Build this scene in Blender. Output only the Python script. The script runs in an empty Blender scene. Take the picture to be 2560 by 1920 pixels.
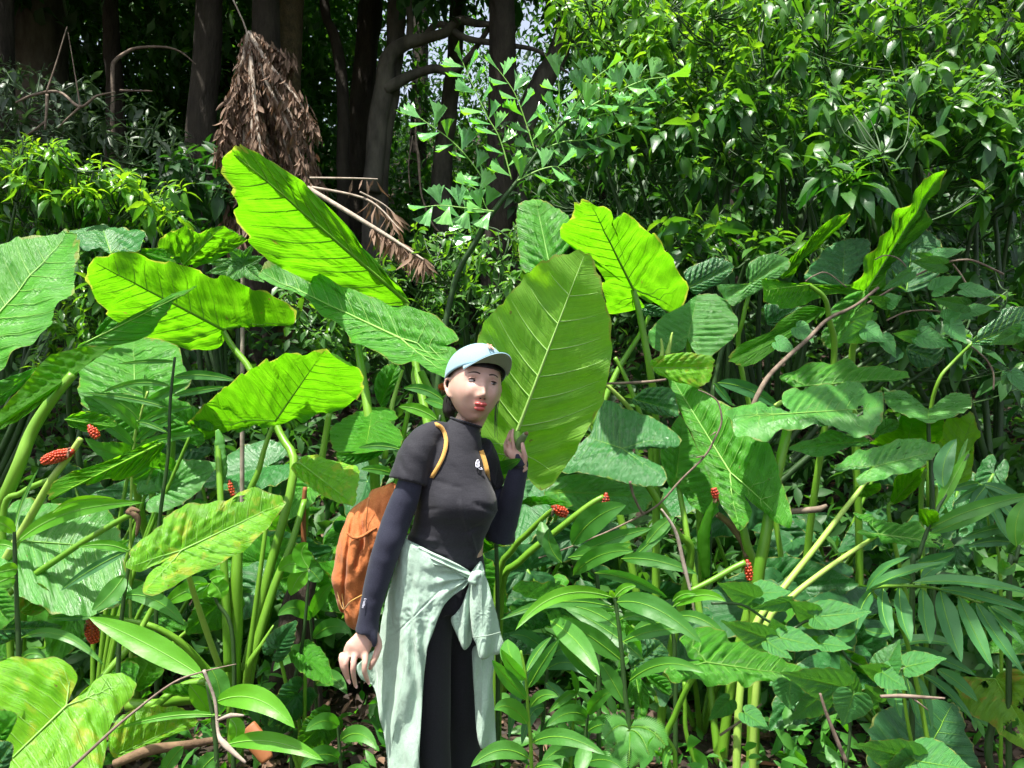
import bpy, bmesh, math, random
import numpy as np
from mathutils import Vector, Matrix, noise as mnoise

SC = bpy.context.scene
COL = SC.collection
R = math.radians
rng = np.random.default_rng(7)
random.seed(7)

# ------------------------------------------------------------ camera
CAMZ = 1.5
FPX = 1920.0
cam_d = bpy.data.cameras.new("camera")
cam = bpy.data.objects.new("camera", cam_d)
COL.objects.link(cam)
cam.location = (0, 0, CAMZ)
cam.rotation_euler = (R(90), 0, 0)
cam_d.sensor_width = 36.0
cam_d.lens = 36.0 * FPX / 2560.0
cam_d.clip_start = 0.05
cam_d.clip_end = 500
SC.camera = cam

# ------------------------------------------------------------ light
SUN_DIR = Vector((-0.22, -0.24, 0.93)).normalized()      # towards the sun
el = math.asin(SUN_DIR.z)
az = math.atan2(SUN_DIR.x, SUN_DIR.y)
world = bpy.data.worlds.new("World")
SC.world = world
world.use_nodes = True
wn = world.node_tree
wn.nodes.clear()
wo = wn.nodes.new("ShaderNodeOutputWorld")
wb = wn.nodes.new("ShaderNodeBackground")
sky = wn.nodes.new("ShaderNodeTexSky")
sky.sky_type = 'NISHITA'
sky.sun_disc = False
sky.sun_elevation = el
sky.sun_rotation = az
sky.air_density = 1.0
sky.dust_density = 3.0
wb.inputs[1].default_value = 0.145
hs = wn.nodes.new('ShaderNodeHueSaturation')
hs.inputs['Saturation'].default_value = 0.55
wn.links.new(sky.outputs[0], hs.inputs['Color'])
wn.links.new(hs.outputs[0], wb.inputs[0])
wn.links.new(wb.outputs[0], wo.inputs[0])

sun_d = bpy.data.lights.new("sun", 'SUN')
sun_d.energy = 5.0
sun_d.angle = R(0.5)
sun_d.color = (1.0, 0.96, 0.88)
sun = bpy.data.objects.new("sun", sun_d)
COL.objects.link(sun)
sun.rotation_euler = SUN_DIR.to_track_quat('Z', 'Y').to_euler()
sun.location = (0, 0, 20)

SC.view_settings.view_transform = 'Standard'
SC.view_settings.look = 'None'
SC.view_settings.gamma = 1.0
SC.view_settings.exposure = 1.05
SC.render.engine = 'CYCLES'
SC.cycles.max_bounces = 6
SC.cycles.diffuse_bounces = 3
SC.cycles.glossy_bounces = 2
SC.cycles.transmission_bounces = 4
SC.cycles.use_denoising = True
SC.cycles.use_adaptive_sampling = True
SC.cycles.adaptive_threshold = 0.03
SC.cycles.caustics_reflective = False
SC.cycles.caustics_refractive = False

# ------------------------------------------------------------ helpers
def P(x, y, d):
    return np.array([(x - 1280.0) / FPX * d, d, CAMZ - (y - 960.0) / FPX * d])

def ZF(x0, y0, s):
    return lambda p: (x0 + p[0] * s, y0 + p[1] * s)
Z1 = ZF(0, 500, .38879)
Z2 = ZF(0, 1100, .38879)
Z3 = ZF(800, 800, .28933)
Z4 = ZF(800, 1280, .38577)
Z5 = ZF(1200, 400, .31646)
Z6 = ZF(1760, 400, .36166)
Z7 = ZF(1300, 900, .31646)
Z8 = ZF(1760, 900, .36166)
Y1 = ZF(0, 0, .36166)
Y2 = ZF(700, 0, .36166)
Y3 = ZF(1400, 0, .52441)
Y4 = ZF(0, 1400, .38879)
Y5 = ZF(1200, 1380, .32543)
Y6 = ZF(1800, 1320, .36173)
OV = ZF(0, 0, 1.15732)
H8 = ZF(1200, 1020, .13256)
H1 = ZF(840, 1540, .13256)
T2 = ZF(820, 1180, .217)

def ground_z(x, y):
    r = max(0.0, y - 3.3)
    return 0.40 * r * r / (r + 2.0) * 1.15 + 0.06 * math.sin(x * 1.3 + y * .7) * min(1, y / 3)

ORI = {}
def tag(o, label=None, cat=None, group=None, kind=None):
    if label: o['label'] = label
    if cat: o['category'] = cat
    if group: o['group'] = group
    if kind: o['kind'] = kind
    return o

def empty(name, loc, label, cat, group=None):
    o = bpy.data.objects.new(name, None)
    o.empty_display_size = 0.1
    COL.objects.link(o)
    o.location = tuple(float(v) for v in loc)
    ORI[o.name] = np.array([float(v) for v in loc])
    return tag(o, label, cat, group)

def mesh(name, V, F, mats, parent=None, mi=None, var=None, uv=None, smooth=True, origin=None):
    """V (n,3) world coords, F list/array of faces"""
    V = np.asarray(V, float)
    if parent is not None:
        org = ORI[parent.name]
        loc = (0, 0, 0)
        base = org
    elif origin is not None:
        base = np.array(origin, float); loc = tuple(base)
    else:
        base = np.zeros(3); loc = (0, 0, 0)
    me = bpy.data.meshes.new(name)
    Vl = (V - base).astype(np.float32)
    if isinstance(F, np.ndarray) and F.ndim == 2:
        nf, k = F.shape
        lt = np.full(nf, k, np.int32); li = F.ravel().astype(np.int32)
    else:
        lt = np.array([len(f) for f in F], np.int32)
        li = np.array([i for f in F for i in f], np.int32); nf = len(F)
    me.vertices.add(len(Vl)); me.vertices.foreach_set("co", Vl.ravel())
    me.loops.add(len(li)); me.loops.foreach_set("vertex_index", li)
    me.polygons.add(nf)
    ls = np.zeros(nf, np.int32); ls[1:] = np.cumsum(lt)[:-1]
    me.polygons.foreach_set("loop_start", ls)
    me.polygons.foreach_set("loop_total", lt)
    if not isinstance(mats, (list, tuple)): mats = [mats]
    for m in mats: me.materials.append(m)
    if mi is not None: me.polygons.foreach_set("material_index", np.asarray(mi, np.int32))
    if smooth: me.polygons.foreach_set("use_smooth", np.ones(nf, bool))
    if var is not None:
        a = me.attributes.new("var", 'FLOAT', 'POINT'); a.data.foreach_set("value", np.asarray(var, np.float32))
    me.update(calc_edges=True)
    if uv is not None:
        u = me.uv_layers.new(name="UVMap")
        u.data.foreach_set("uv", np.asarray(uv, np.float32)[li].ravel())
    me.validate()
    o = bpy.data.objects.new(name, me)
    COL.objects.link(o)
    o.location = loc
    if parent is not None:
        o.parent = parent
        ORI[o.name] = ORI[parent.name]
    else:
        ORI[o.name] = base
    return o

def jn(parts):
    """join (V,F) parts"""
    Vs, Fs, n = [], [], 0
    for v, f in parts:
        Vs.append(v); Fs += [tuple(i + n for i in q) for q in f]; n += len(v)
    return np.concatenate(Vs), Fs

def tube(pts, rad, sides=8, cap=True, sub=4, flat=None):
    """smooth tube through pts; rad scalar or list"""
    pts = np.array([np.asarray(p, float) for p in pts])
    n = len(pts)
    rad = np.array(rad, float) if hasattr(rad, '__len__') else np.full(n, float(rad))
    if len(rad) != n: rad = np.interp(np.linspace(0, 1, n), np.linspace(0, 1, len(rad)), rad)
    if sub > 1 and n > 2:
        C, Rr = [], []
        for i in range(n - 1):
            p0, p1, p2, p3 = pts[max(i - 1, 0)], pts[i], pts[i + 1], pts[min(i + 2, n - 1)]
            for k in range(sub):
                t = k / sub
                C.append(.5 * ((2 * p1) + (p2 - p0) * t + (2 * p0 - 5 * p1 + 4 * p2 - p3) * t * t + (3 * p1 - p0 - 3 * p2 + p3) * t ** 3))
                Rr.append(rad[i] * (1 - t) + rad[i + 1] * t)
        C.append(pts[-1]); Rr.append(rad[-1])
        pts, rad = np.array(C), np.array(Rr); n = len(pts)
    T = np.gradient(pts, axis=0)
    T /= np.linalg.norm(T, axis=1)[:, None] + 1e-12
    up = np.array([0, -1., 0.2]) if abs(T[0][1]) < .9 else np.array([0, 0, 1.])
    N = np.cross(T[0], up); N /= np.linalg.norm(N)
    V, F = [], []
    for i in range(n):
        N = N - T[i] * np.dot(N, T[i]); N /= np.linalg.norm(N) + 1e-12
        B = np.cross(T[i], N)
        for k in range(sides):
            a = 2 * math.pi * k / sides
            V.append(pts[i] + rad[i] * (math.cos(a) * N + math.sin(a) * B * (flat or 1)))
    for i in range(n - 1):
        for k in range(sides):
            a, b = i * sides + k, i * sides + (k + 1) % sides
            F.append((a, b, b + sides, a + sides))
    if cap:
        F.append(tuple(range(sides))[::-1])
        F.append(tuple((n - 1) * sides + k for k in range(sides)))
    return np.array(V), F

# ------------------------------------------------------------ materials
def newmat(name):
    m = bpy.data.materials.new(name); m.use_nodes = True
    nt = m.node_tree; nt.nodes.clear()
    out = nt.nodes.new("ShaderNodeOutputMaterial")
    return m, nt, out

def nd(nt, typ, **kw):
    n = nt.nodes.new(typ)
    for k, v in kw.items():
        if k.startswith("i_"):
            key = k[2:]
            n.inputs[int(key) if key.isdigit() else key].default_value = v
        else: setattr(n, k, v)
    return n

def mathn(nt, op, a, b=None, c=None, clamp=False):
    n = nt.nodes.new("ShaderNodeMath"); n.operation = op; n.use_clamp = clamp
    for i, v in enumerate((a, b, c)):
        if v is None: continue
        if isinstance(v, (int, float)): n.inputs[i].default_value = v
        else: nt.links.new(v, n.inputs[i])
    return n.outputs[0]

def mixc(nt, f, a, b, mode='MIX'):
    n = nt.nodes.new("ShaderNodeMix"); n.data_type = 'RGBA'; n.blend_type = mode
    for i, v in ((0, f), (6, a), (7, b)):
        if isinstance(v, (int, float)): n.inputs[i].default_value = v
        elif isinstance(v, tuple): n.inputs[i].default_value = (*v, 1) if len(v) == 3 else v
        else: nt.links.new(v, n.inputs[i])
    return n.outputs[2]

def noise(nt, scale, detail=3, rough=.55, vec=None, coord='Object'):
    n = nd(nt, "ShaderNodeTexNoise"); n.inputs['Scale'].default_value = scale
    n.inputs['Detail'].default_value = detail; n.inputs['Roughness'].default_value = rough
    if vec is None:
        tc = nd(nt, "ShaderNodeTexCoord"); vec = tc.outputs[coord]
    nt.links.new(vec, n.inputs['Vector'])
    return n.outputs[0]

def ramp(nt, fac, stops):
    n = nd(nt, "ShaderNodeValToRGB")
    e = n.color_ramp.elements
    while len(e) < len(stops): e.new(.5)
    for i, (p, c) in enumerate(stops):
        e[i].position = p
        e[i].color = (c, c, c, 1) if isinstance(c, (int, float)) else (*c, 1)
    nt.links.new(fac, n.inputs[0])
    return n.outputs[0]

def leaf_surface(nt, out, col, tcol, tmix, rough, bump=None, bstr=.3, bdist=.01, spec=.5, coat=0):
    pr = nd(nt, "ShaderNodeBsdfPrincipled")
    if isinstance(rough, (int, float)): pr.inputs['Roughness'].default_value = rough
    else: nt.links.new(rough, pr.inputs['Roughness'])
    pr.inputs['Specular IOR Level'].default_value = spec
    tr = nd(nt, "ShaderNodeBsdfTranslucent")
    nt.links.new(col, pr.inputs['Base Color']); nt.links.new(tcol, tr.inputs[0])
    mx = nd(nt, "ShaderNodeMixShader")
    if isinstance(tmix, (int, float)): mx.inputs[0].default_value = tmix
    else: nt.links.new(tmix, mx.inputs[0])
    nt.links.new(pr.outputs[0], mx.inputs[1]); nt.links.new(tr.outputs[0], mx.inputs[2])
    if bump is not None:
        b = nd(nt, "ShaderNodeBump"); b.inputs['Strength'].default_value = bstr
        b.inputs['Distance'].default_value = bdist
        nt.links.new(bump, b.inputs['Height'])
        nt.links.new(b.outputs[0], pr.inputs['Normal']); nt.links.new(b.outputs[0], tr.inputs['Normal'])
    nt.links.new(mx.outputs[0], out.inputs[0])

def mat_small_leaf(name, c1, c2, t1, t2, tmix=.45, rough=.35):
    """c1..c2 reflect range, t1..t2 translucent range picked by per-leaf var"""
    m, nt, out = newmat(name)
    at = nd(nt, "ShaderNodeAttribute"); at.attribute_name = "var"
    nz = noise(nt, 9, 2)
    f = mathn(nt, 'ADD', at.outputs['Fac'], mathn(nt, 'MULTIPLY', mathn(nt, 'SUBTRACT', nz, .5), .25), clamp=True)
    col = mixc(nt, f, c1, c2); tcol = mixc(nt, f, t1, t2)
    nb = noise(nt, 60, 2)
    leaf_surface(nt, out, col, tcol, tmix, rough, nb, .25, .004)
    return m

def mat_blade(name, c1, c2, t1, t2, vein, nv=8, tmix=.5, rough=.32, bs=.5, spot=0.0, spotc=(.35, .28, .02), spec=.5, veinw=.05):
    """big arum leaf: uv = (across, along) in leaf lengths"""
    m, nt, out = newmat(name)
    uvn = nd(nt, "ShaderNodeUVMap"); uvn.uv_map = "UVMap"
    sp = nd(nt, "ShaderNodeSeparateXYZ"); nt.links.new(uvn.outputs[0], sp.inputs[0])
    ax = mathn(nt, 'ABSOLUTE', sp.outputs[0])
    wob = noise(nt, 3.0, 2, vec=uvn.outputs[0])
    # lateral veins curve towards the tip
    s = mathn(nt, 'SUBTRACT', sp.outputs[1], mathn(nt, 'MULTIPLY', ax, .35))
    s = mathn(nt, 'SUBTRACT', s, mathn(nt, 'MULTIPLY', mathn(nt, 'MULTIPLY', ax, ax), .75))
    s = mathn(nt, 'ADD', s, mathn(nt, 'MULTIPLY', mathn(nt, 'SUBTRACT', wob, .5), .03))
    def lines(n, w):
        fr = mathn(nt, 'FRACT', mathn(nt, 'MULTIPLY', s, n))
        dd = mathn(nt, 'ABSOLUTE', mathn(nt, 'SUBTRACT', fr, .5))      # 0.5 at the vein
        return ramp(nt, dd, [(.5 - w, 0), (.5, 1)])
    v1 = lines(nv, veinw)
    v2 = lines(nv * 5, .22)
    comb = nd(nt, "ShaderNodeCombineXYZ")
    nt.links.new(mathn(nt, 'MULTIPLY', s, nv * 9.0), comb.inputs[1]); nt.links.new(mathn(nt, 'MULTIPLY', sp.outputs[0], 7.0), comb.inputs[0])
    fib = noise(nt, 1.0, 4, .65, vec=comb.outputs[0])                 # fibres along the laterals
    mott = noise(nt, 7.0, 4, .6, vec=uvn.outputs[0])
    f = mathn(nt, 'ADD', mathn(nt, 'MULTIPLY', fib, .55), mathn(nt, 'MULTIPLY', mott, .55), clamp=True)
    f = ramp(nt, f, [(.38, 0), (.75, 1)])
    col = mixc(nt, f, c1, c2); tcol = mixc(nt, f, t1, t2)
    if spot > 0:
        sn = noise(nt, 5.0, 3, .6, vec=uvn.outputs[0])
        sm = ramp(nt, sn, [(.62 - spot * .2, 0), (.72 - spot * .2, 1)])
        col = mixc(nt, sm, col, spotc); tcol = mixc(nt, sm, tcol, tuple(min(1, c * 1.5) for c in spotc))
    # dry pale margin
    at = nd(nt, "ShaderNodeAttribute"); at.attribute_name = "var"
    en = noise(nt, 6.0, 3, .6, vec=uvn.outputs[0])
    em = ramp(nt, mathn(nt, 'ADD', at.outputs['Fac'], mathn(nt, 'MULTIPLY', mathn(nt, 'SUBTRACT', en, .5), .22)), [(.985, 0), (1.03, 1)])
    em = mathn(nt, 'MULTIPLY', em, .7)
    col = mixc(nt, em, col, (.26, .27, .05)); tcol = mixc(nt, em, tcol, (.5, .5, .06))
    # insect scars
    vo2 = noise(nt, 15, 2, .5, vec=uvn.outputs[0])
    sc = mathn(nt, 'MULTIPLY', ramp(nt, vo2, [(.70, 0), (.73, 1)]), .75)
    col = mixc(nt, sc, col, (.17, .13, .04)); tcol = mixc(nt, sc, tcol, (.25, .2, .03))
    # small blemishes
    vo = noise(nt, 38, 1, .4, vec=uvn.outputs[0])
    bl = ramp(nt, vo, [(.74, 0), (.77, 1)])
    col = mixc(nt, mathn(nt, 'MULTIPLY', bl, .5), col, (.10, .09, .03))
    v1 = mathn(nt, 'MULTIPLY', v1, .4)
    vm = mathn(nt, 'MAXIMUM', v1, mathn(nt, 'MULTIPLY', v2, .18))
    col = mixc(nt, mathn(nt, 'MULTIPLY', vm, .75), col, vein)
    tcol = mixc(nt, mathn(nt, 'MULTIPLY', v1, .55), tcol, tuple(c * .35 for c in t1))
    h = mathn(nt, 'ADD', mathn(nt, 'MULTIPLY', v1, -.7), mathn(nt, 'MULTIPLY', fib, .9))
    h = mathn(nt, 'ADD', h, mathn(nt, 'MULTIPLY', mott, .6))
    rg = ramp(nt, mott, [(.3, rough * .8), (.7, min(1, rough * 1.4))])
    leaf_surface(nt, out, col, tcol, tmix, rg, h, bs, .012, spec)
    return m

def mat_simple(name, c1, c2, scale=12, rough=.6, bump=.3, bd=.01, detail=4, stretch=None, spec=.4, metallic=0, sheen=0):
    m, nt, out = newmat(name)
    tc = nd(nt, "ShaderNodeTexCoord"); vec = tc.outputs['Object']
    if stretch:
        mp = nd(nt, "ShaderNodeMapping"); mp.inputs['Scale'].default_value = stretch
        nt.links.new(vec, mp.inputs[0]); vec = mp.outputs[0]
    nz = noise(nt, scale, detail, .6, vec=vec)
    f = ramp(nt, nz, [(.3, 0), (.7, 1)])
    col = mixc(nt, f, c1, c2)
    pr = nd(nt, "ShaderNodeBsdfPrincipled")
    nt.links.new(col, pr.inputs['Base Color'])
    pr.inputs['Roughness'].default_value = rough
    pr.inputs['Specular IOR Level'].default_value = spec
    if sheen:
        pr.inputs['Sheen Weight'].default_value = sheen
    nz2 = noise(nt, scale * 3, detail, .6, vec=vec)
    b = nd(nt, "ShaderNodeBump"); b.inputs['Strength'].default_value = bump; b.inputs['Distance'].default_value = bd
    nt.links.new(nz2, b.inputs['Height']); nt.links.new(b.outputs[0], pr.inputs['Normal'])
    nt.links.new(pr.outputs[0], out.inputs[0])
    return m

M = {}
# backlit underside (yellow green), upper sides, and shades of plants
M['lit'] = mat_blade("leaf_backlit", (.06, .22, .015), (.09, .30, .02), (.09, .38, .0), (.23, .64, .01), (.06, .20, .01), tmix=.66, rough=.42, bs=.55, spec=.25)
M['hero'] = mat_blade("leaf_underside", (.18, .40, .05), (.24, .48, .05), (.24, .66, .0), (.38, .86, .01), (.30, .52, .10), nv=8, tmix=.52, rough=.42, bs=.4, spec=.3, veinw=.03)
M['top'] = mat_blade("leaf_upper", (.04, .22, .015), (.095, .36, .02), (.14, .62, .01), (.24, .8, .01), (.20, .55, .06), tmix=.35, rough=.33, bs=.9, spec=.5)
M['blue'] = mat_blade("leaf_bluish", (.028, .15, .035), (.05, .22, .05), (.08, .38, .03), (.12, .45, .03), (.16, .40, .12), tmix=.25, rough=.24, bs=.7, spec=.8)
M['pale'] = mat_blade("leaf_pale", (.06, .26, .04), (.115, .37, .06), (.16, .6, .03), (.26, .75, .03), (.24, .56, .13), nv=9, tmix=.35, rough=.27, bs=.6, spec=.8)
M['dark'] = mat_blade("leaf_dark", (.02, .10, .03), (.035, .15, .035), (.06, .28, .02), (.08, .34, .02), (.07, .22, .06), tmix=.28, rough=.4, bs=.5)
M['yel'] = mat_blade("leaf_yellowing", (.10, .36, .012), (.20, .50, .012), (.32, .80, .01), (.5, .9, .01), (.34, .62, .08), nv=9, tmix=.38, rough=.28, bs=.6, spot=.45, spotc=(.36, .46, .03), spec=.55)
M['old'] = mat_blade("leaf_old", (.08, .25, .02), (.16, .34, .02), (.25, .5, .01), (.4, .55, .02), (.2, .36, .05), nv=8, tmix=.35, rough=.45, bs=.5, spot=.45, spotc=(.30, .24, .03))
M['vineleaf'] = mat_blade("vine_leaf_blade", (.045, .20, .05), (.08, .30, .06), (.12, .45, .03), (.2, .6, .03), (.14, .36, .10), nv=6, tmix=.28, rough=.38, bs=.6, spec=.6)
M['orange_stem'] = mat_simple("orange_stem", (.20, .07, .025), (.32, .12, .04), 12, .6, .2, .003)
M['dry_dark'] = mat_simple('dry_dark', (.02, .014, .009), (.06, .042, .03), 9, .95, 1.0, .03, stretch=(1, 1, .25))
M['stub'] = mat_simple('stub', (.10, .16, .07), (.17, .24, .11), 30, .5, .3, .003)
M['brow'] = mat_simple('brow', (.035, .022, .016), (.06, .04, .03), 60, .8, .1, .001)
M['stalk'] = mat_simple("leaf_stalk", (.09, .24, .015), (.17, .34, .03), 6, .38, .15, .003, stretch=(1, 1, .25))
M['stalk_pale'] = mat_simple("stalk_pale", (.24, .40, .06), (.34, .48, .10), 6, .45, .15, .003)
M['vein'] = mat_simple("leaf_vein", (.12, .32, .02), (.20, .42, .03), 8, .45, .1, .002)
M['veinh'] = mat_simple("leaf_vein_hero", (.30, .54, .12), (.36, .58, .16), 8, .45, .1, .002)
M['veinp'] = mat_simple("leaf_vein_pale", (.20, .42, .07), (.26, .48, .10), 8, .45, .1, .002)
M['stem_dark'] = mat_simple("stem_dark", (.02, .045, .015), (.04, .10, .02), 10, .5, .2, .003)
M['gin'] = mat_small_leaf("ginger_leaf", (.038, .16, .025), (.085, .27, .035), (.08, .45, .01), (.22, .75, .01), .35, .44)
M['ginl'] = mat_small_leaf("ginger_leaf_bright", (.07, .30, .015), (.14, .42, .02), (.22, .68, .01), (.34, .80, .01), .42, .42)
M['palm'] = mat_small_leaf("palm_leaflet", (.03, .14, .04), (.07, .25, .06), (.06, .32, .02), (.14, .5, .02), .25, .55)
M['heart'] = mat_small_leaf("vine_leaf", (.035, .17, .04), (.07, .27, .055), (.1, .42, .02), (.2, .62, .02), .3, .42)
M['shrub'] = mat_small_leaf("shrub_leaf", (.024, .09, .03), (.13, .32, .03), (.04, .24, .01), (.42, .82, .02), .38, .38)
M['bush_l'] = mat_small_leaf("shrub_leaf_left", (.03, .13, .03), (.15, .36, .02), (.08, .36, .01), (.5, .85, .02), .42, .3)
M['grey_leaf'] = mat_small_leaf("shrub_leaf_grey", (.05, .09, .045), (.09, .15, .07), (.05, .12, .03), (.1, .2, .04), .25, .4)
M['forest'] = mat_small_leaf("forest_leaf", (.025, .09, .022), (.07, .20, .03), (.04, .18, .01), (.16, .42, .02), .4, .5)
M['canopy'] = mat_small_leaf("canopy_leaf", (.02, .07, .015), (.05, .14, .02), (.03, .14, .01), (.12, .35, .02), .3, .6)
M['fish'] = mat_small_leaf("fishtail_leaf", (.13, .36, .12), (.22, .52, .14), (.2, .65, .03), (.4, .9, .02), .35, .2)
M['bark'] = mat_simple("bark", (.018, .014, .010), (.06, .048, .035), 7, .9, 1.0, .03, stretch=(1, 1, .3))
M['bark_pale'] = mat_simple("bark_pale", (.05, .045, .035), (.17, .15, .12), 6, .9, .8, .02, stretch=(1, 1, .35))
M['bark_mossy'] = mat_simple("bark_mossy", (.05, .038, .018), (.12, .085, .04), 14, .95, 1.0, .02)
M['deadleaf'] = mat_small_leaf("dead_frond_leaf", (.09, .055, .035), (.28, .18, .12), (.12, .06, .03), (.3, .15, .08), .2, .8)
M['deadstem'] = mat_simple("dead_stem", (.22, .17, .13), (.42, .36, .29), 20, .85, .4, .004)
M['twig'] = mat_simple("twig", (.10, .07, .05), (.26, .20, .15), 25, .85, .5, .004)
M['berry'] = mat_simple("berry", (.40, .03, .01), (.60, .09, .02), 30, .3, .1, .002, spec=.6)
M['berry_dark'] = mat_simple("berry_dark", (.28, .02, .01), (.45, .05, .015), 30, .35, .1, .002, spec=.6)
M['dry'] = mat_simple("dry_husk", (.10, .06, .035), (.22, .14, .08), 20, .9, .6, .006)
M['soil'] = mat_simple("soil", (.022, .015, .01), (.06, .042, .028), 5, 1.0, 1.0, .05)
M['litter'] = mat_small_leaf("litter_leaf", (.03, .02, .014), (.24, .14, .09), (.05, .03, .02), (.2, .1, .05), .15, .75)

# ------------------------------------------------------------ traced big leaf
def crom(pts, n):
    pts = np.array(pts, float); m = len(pts)
    per = max(4, n // m); outp = []
    for i in range(m):
        p0, p1, p2, p3 = pts[(i - 1) % m], pts[i], pts[(i + 1) % m], pts[(i + 2) % m]
        # centripetal-ish tension keeps corners calm
        for k in range(per):
            t = k / per
            outp.append(p1 + .5 * t * ((p2 - p0) + t * ((2 * p0 - 5 * p1 + 4 * p2 - p3) + t * (3 * p1 - p0 - 3 * p2 + p3))))
    return np.array(outp)

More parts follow.
